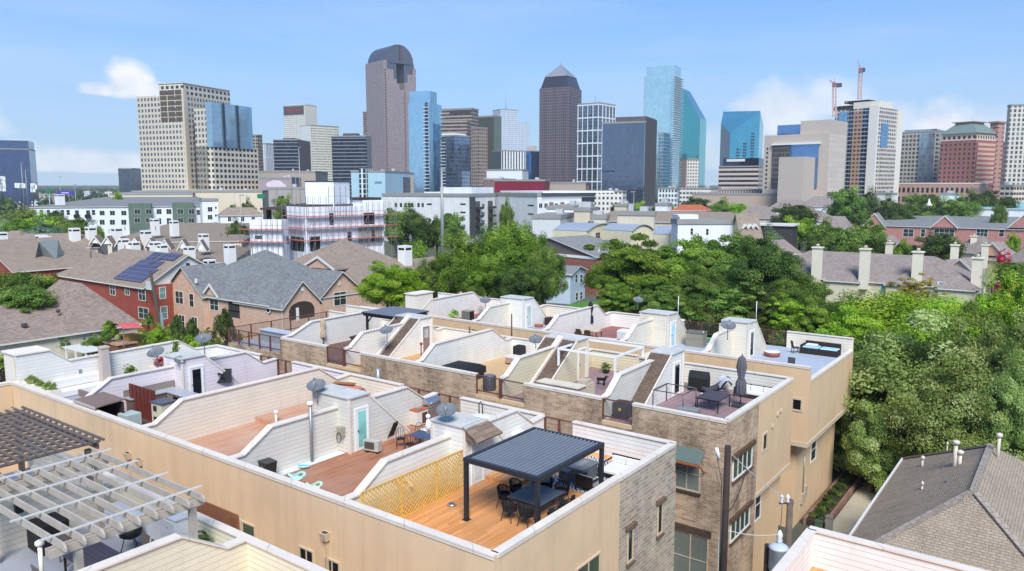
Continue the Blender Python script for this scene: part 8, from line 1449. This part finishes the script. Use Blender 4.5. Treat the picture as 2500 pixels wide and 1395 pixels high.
# poles, transformers, wires
WOOD = plain('3b302c', .9, .3, 2., streak=.3)
t = thing('utility_pole', 'dark wooden utility pole in front of the stone corner townhouse', 'utility pole', (-12.6, 33.9, 0)); m = MB().path([(-.0, 0, 0), (-.0, 0, 10.9)], [.18, .15], 12); m.build('pole', WOOD, t); m = MB().tube((-.35, -.1, 10.2), (-.5, -.15, 10.75), .09, 8); m.build('fuse_cutout', plain('d9dde0', .4), t); MB().path([(-.45, -.1, 10.2), (-.2, -.1, 9.2), (-.16, -.12, 7.), (-.16, -.1, 3)], .025, 6).path([(-.9, -.1, 9.9), (-.5, -.15, 9.6), (-.2, -.1, 8.7)], .015, 5).build('cable', plain('57595c', .5), t); MB().box(-.24, -.1, 0, -.19, -.04, 6.4).build('conduit', plain('c9ccd0', .4), t)
t = thing('utility_pole', 'shorter weathered utility pole with lightning arresters near the path', 'utility pole', (-10.9, 38.3, 0)); MB().path([(0, 0, 0), (0, 0, 7.2)], [.19, .16], 12).build('pole', plain('6a5a50', .9, .3, 2., streak=.4), t); m = MB()
for k in range(2): m.lathe([(.05, 0), (.1, .1), (.06, .2), (.11, .3), (.04, .45)], (-.35+.3*k, -.25, 7.0+.1*k), 10)
m.build('insulator', plain('dcdfe2', .35), t); MB().beam((-.5, -.2, 6.95), (.2, -.05, 7.1), .08, .08).build('crossarm', GALV, t); MB().path([(-.3, -.3, 7.), (-.3, -.35, 6.), (-.5, -.3, 5.2)], .02, 6).build('cable', plain('57595c', .5), t)
p = at(1900, 1345, 4.6); t = thing('transformer', 'pale grey pole transformer can above the white parapet corner', 'transformer', (-10.3, 34.7, 5.2)); MB().lathe([(.42, 0), (.42, 1.0), (.45, 1.02), (.45, 1.1), (.3, 1.2), (.05, 1.24)], n=20).build('tank', plain('b9c3ca', .4, .08), t); m = MB().lathe([(.08, 1.2), (.14, 1.35), (.1, 1.5), (.15, 1.62), (.05, 1.85)], (0, .1, 0), 12); m.build('bushing', plain('dbe0e3', .3), t); MB().box(-.5, -.1, .2, -.42, .1, .9).build('bracket', IRON, t); MB().tube((-.55, .1, -5.2), (-.55, .1, 1.), .13, 10).build('support_pole', WOOD, t)
t = thing('transformer', 'second transformer can low at the bottom edge', 'transformer', (-10.5, 34.0, 4.05)); MB().lathe([(.4, 0), (.4, 1.0), (.42, 1.05), (.05, 1.15)], n=18).build('tank', plain('c4ccd1', .4, .08), t); MB().tube((-.5, .1, -4.05), (-.5, .1, .9), .12, 10).build('support_pole', WOOD, t)
def wire(lb, a, b, sag=.25, r=.012, mat=None):
    a, b = Vector(a), Vector(b); m = MB(); m.path([a+(b-a)*k/8-Vector((0, 0, sag*4*(k/8)*(1-k/8))) for k in range(9)], r, 5); return tag(m.build('power_line', mat or plain('c9c5bd', .6)), lb, 'wire', 'power lines')
wire('pale wire from the dark utility pole to the arresters', (-12.5, 33.9, 10.6), (-11.1, 38.2, 7.2), .1, .018); wire('pale wire from the dark utility pole down to the transformer', (-12.5, 33.9, 6.8), (-10.3, 34.7, 6.9), .15, .018); wire('black wire from the stone wall to the dark utility pole', (-13.3, 38.6, 8.2), (-12.6, 34., 7.6), .5, .022, BLACK)
for k, (x, y, lb) in enumerate(((2000, 1290, 'green utility pedestal by the path'), (2020, 1285, 'weathered grey utility post by the path'))):
    p = at(x, y, 0); t = thing('utility_pedestal', lb, 'utility box', (-12.6+.5*k, 51.+k*.6, 0)); MB().box(-.2, -.2, 0, .2, .2, .9+.25*k).build('body', plain(('4a6a4a', '8d8a82')[k], .7, .15), t); MB().box(-.22, -.22, .902+.25*k, .22, .22, .98+.25*k).build('cap', plain(('3c5a3c', '7a776f')[k], .7), t)
t = thing('raised_bed', 'brick edged planting bed with a row of clipped shrubs along the townhouse', 'planting bed', (-13.2, 58, 0)); MB().box(-.7, -6, 0, -.5, 7, .5).box(.6, -6, 0, .8, 7, .5).build('brick_edge', masonry('8a5a48', '74493a', '9c8a7c', .24, .08), t); MB().box(-.498, -5.9, 0, .598, 6.9, .42).build('soil', plain('3a2f26', .95, .3, 4.), t)
for k in range(8): crown(t, 'shrub', k, 'dark', (0, -5+k*1.5, .6), .5, .55, .35, k*.9, 'shrub')
pn_ = at(1940, 1245, 3.); t = thing('electric_panel', 'beige electric meter boxes on the shaded lower wall', 'meter box', (-14.2, 52.5, 1.2)); MB().box(-.06, 0, 0, .1, .5, .7).box(-.06, .6, .3, .12, 1., 1.1).build('box', plain('b3a58f', .6), t); MB().tube((0, .3, .7), (0, .3, 3.5), .03, 6).build('conduit', GALV, t)
# leaning pole and closed blue umbrella at the left, garden things
t = thing('leaning_pole', 'leaning dark pole in front of the red brick house', 'pole', (-108., 56.3, 0)); a = DP(397, 830, 110); b = DP(367, 662, 110); t.location = (a[0], a[1], 0); m = MB().path([(0, 0, 0), (a[0]*0, 0, a[2]), (b[0]-a[0], b[1]-a[1], b[2])], [.3, .26, .2], 10); m.build('pole', plain('4a443c', .85, .2), t); MB().beam((.3, 0, a[2]), (.0, .0, a[2]+4.), .25, .3).build('conduit', plain('9aa5b8', .4), t)
p = DP(398, 836, 104); umbrella('umbrella', 'closed navy blue umbrella at the leaning pole', (p[0], p[1], p[2]-3.4), 5.2, plain('22305c', .8, .1), r=.42, z0=1.5)
p = DP(185, 832, 92); t = thing('palm', 'small fan palm in the garden at the left', 'palm', (p[0], p[1], 0)); MB().path([(0, 0, 0), (.1, 0, p[2]+.6)], [.16, .12], 8).build('trunk', BARK, t); m = MB(); g_ = random.Random(9)
for k in range(46):
    a = g_.uniform(0, 6.28); e = g_.uniform(-.3, 1.2); L = g_.uniform(1.1, 1.6); d1 = Vector((math.cos(a)*math.cos(e), math.sin(a)*math.cos(e), math.sin(e))); s_ = Vector((-math.sin(a), math.cos(a), 0))*.09; o_ = Vector((.1, 0, p[2]+.6)); q1 = o_+d1*L*.6; q2 = o_+d1*L-Vector((0, 0, .35)); m.face([o_-s_*.3, q1-s_*2.2, q2, q1+s_*2.2]); m.face([o_, q1-s_*.6, q2-s_*4, q1+s_*.1])
m.build('fronds', plain('4d7a2a', .6, .2), t)
GX = lambda x, y, d=88: DP(x, y, d)
p = GX(292, 850); t = thing('brown_shed', 'brown box shed behind the white siding wall', 'shed', (p[0], p[1], 0)); MB().box(-1.6, -1., 0, 1.6, 1.2, p[2]+.6).build('body', plain('7a5038', .8, .2), t); MB().box(-1.75, -1.1, p[2]+.602, 1.75, 1.3, p[2]+.75).build('lid', plain('b08c74', .7), t)
p = GX(308, 806); t = thing('shade_sail', 'faded red and blue cloth canopy above the garden', 'canopy', (p[0], p[1], 0)); m = MB(); m.sheet([[(-1.6+3.2*i/5, -1.2+2.4*j/5, p[2]+.5+.45*math.sin(math.pi*i/5)-.25*j/5) for j in range(6)] for i in range(6)]); m.build('cloth', plain('c8605c', .8, .25, .8), t)
for sx in (-1.5, 1.5): MB().tube((sx, -1.1, 0), (sx, -1.1, p[2]+.5), .06, 6).build('post', BW, t)
p = GX(318, 822, 90); t = thing('play_hut', 'yellow ochre play hut under the red canopy', 'hut', (p[0], p[1], 0)); MB().box(-1.2, -.8, 0, 1.2, .8, p[2]+.3).build('body', plain('c49444', .7, .15), t); MB().box(-.9, -.82, p[2]-1., -.1, -.801, p[2]+.1).build('opening', BLACK, t)
p = GX(205, 852, 86); t = thing('garden_trellis', 'white slatted garden arbour with a striped top', 'arbour', (p[0], p[1], 0)); m = MB()
for k in range(11): m.box(-2.6+k*.5, -1.2, p[2], -2.6+k*.5+.14, 1.2, p[2]+.12)
m.build('slats', WHITE, t); m = MB()
for sx in (-2.4, 0, 2.4): m.box(sx-.08, -1., 0, sx+.08, -.84, p[2]-.002)
m.build('posts', WHITE, t)
for k, (x, y, lb, mt, kd) in enumerate(((60, 845, 'dark green garden shrub row at the left edge', 'dark', 'round'), (105, 835, 'green garden shrub before the arbour', 'mid', 'round'), (140, 830, 'green garden shrub left of the palm', 'mid', 'round'), (20, 830, 'yellow green grass clump at the left edge', 'lime', 'round'), (265, 800, 'small olive tree by the red canopy', 'green', 'cone'), (225, 838, 'green shrub right of the palm', 'mid', 'round'), (385, 815, 'lime leaved plant by the blue umbrella', 'lime', 'round'))): T(x, y-18, 88, 26, lb, kd, mt, yb=y+40, name='garden_shrub', cat='shrub', limbs=2)
# deck edges of the row 1 gap: brown things seen through it
p = at(705, 915); t = thing('firewood_box', 'brown slanted wooden box at the back of the pink unit deck', 'box', (-38.9, 30.2, ZD), .3); m = MB(); m.prism([(-.5, 0), (.5, 0), (.5, .35), (0, .6), (-.5, .35)], 'x', -.6, .6); m.build('box', plain('5c3d2c', .8, .25), t)
# ---------------------------------------------------------------- summer haze between here and the towers
hz_ = MB().box(-2600, -300, -1., 2300, 2600, 300.).build('haze', plain('ffffff')); hz_['kind'] = 'stuff'
hm = bpy.data.materials.new('air'); hm.use_nodes = True; hm.node_tree.nodes.clear(); hv = hm.node_tree.nodes.new('ShaderNodeVolumePrincipled'); ho = hm.node_tree.nodes.new('ShaderNodeOutputMaterial')
hv.inputs['Color'].default_value = (.9, .95, 1., 1); hv.inputs['Density'].default_value = .00013; hv.inputs['Anisotropy'].default_value = .2; hm.node_tree.links.new(hv.outputs[0], ho.inputs['Volume']); hz_.data.materials.clear(); hz_.data.materials.append(hm)
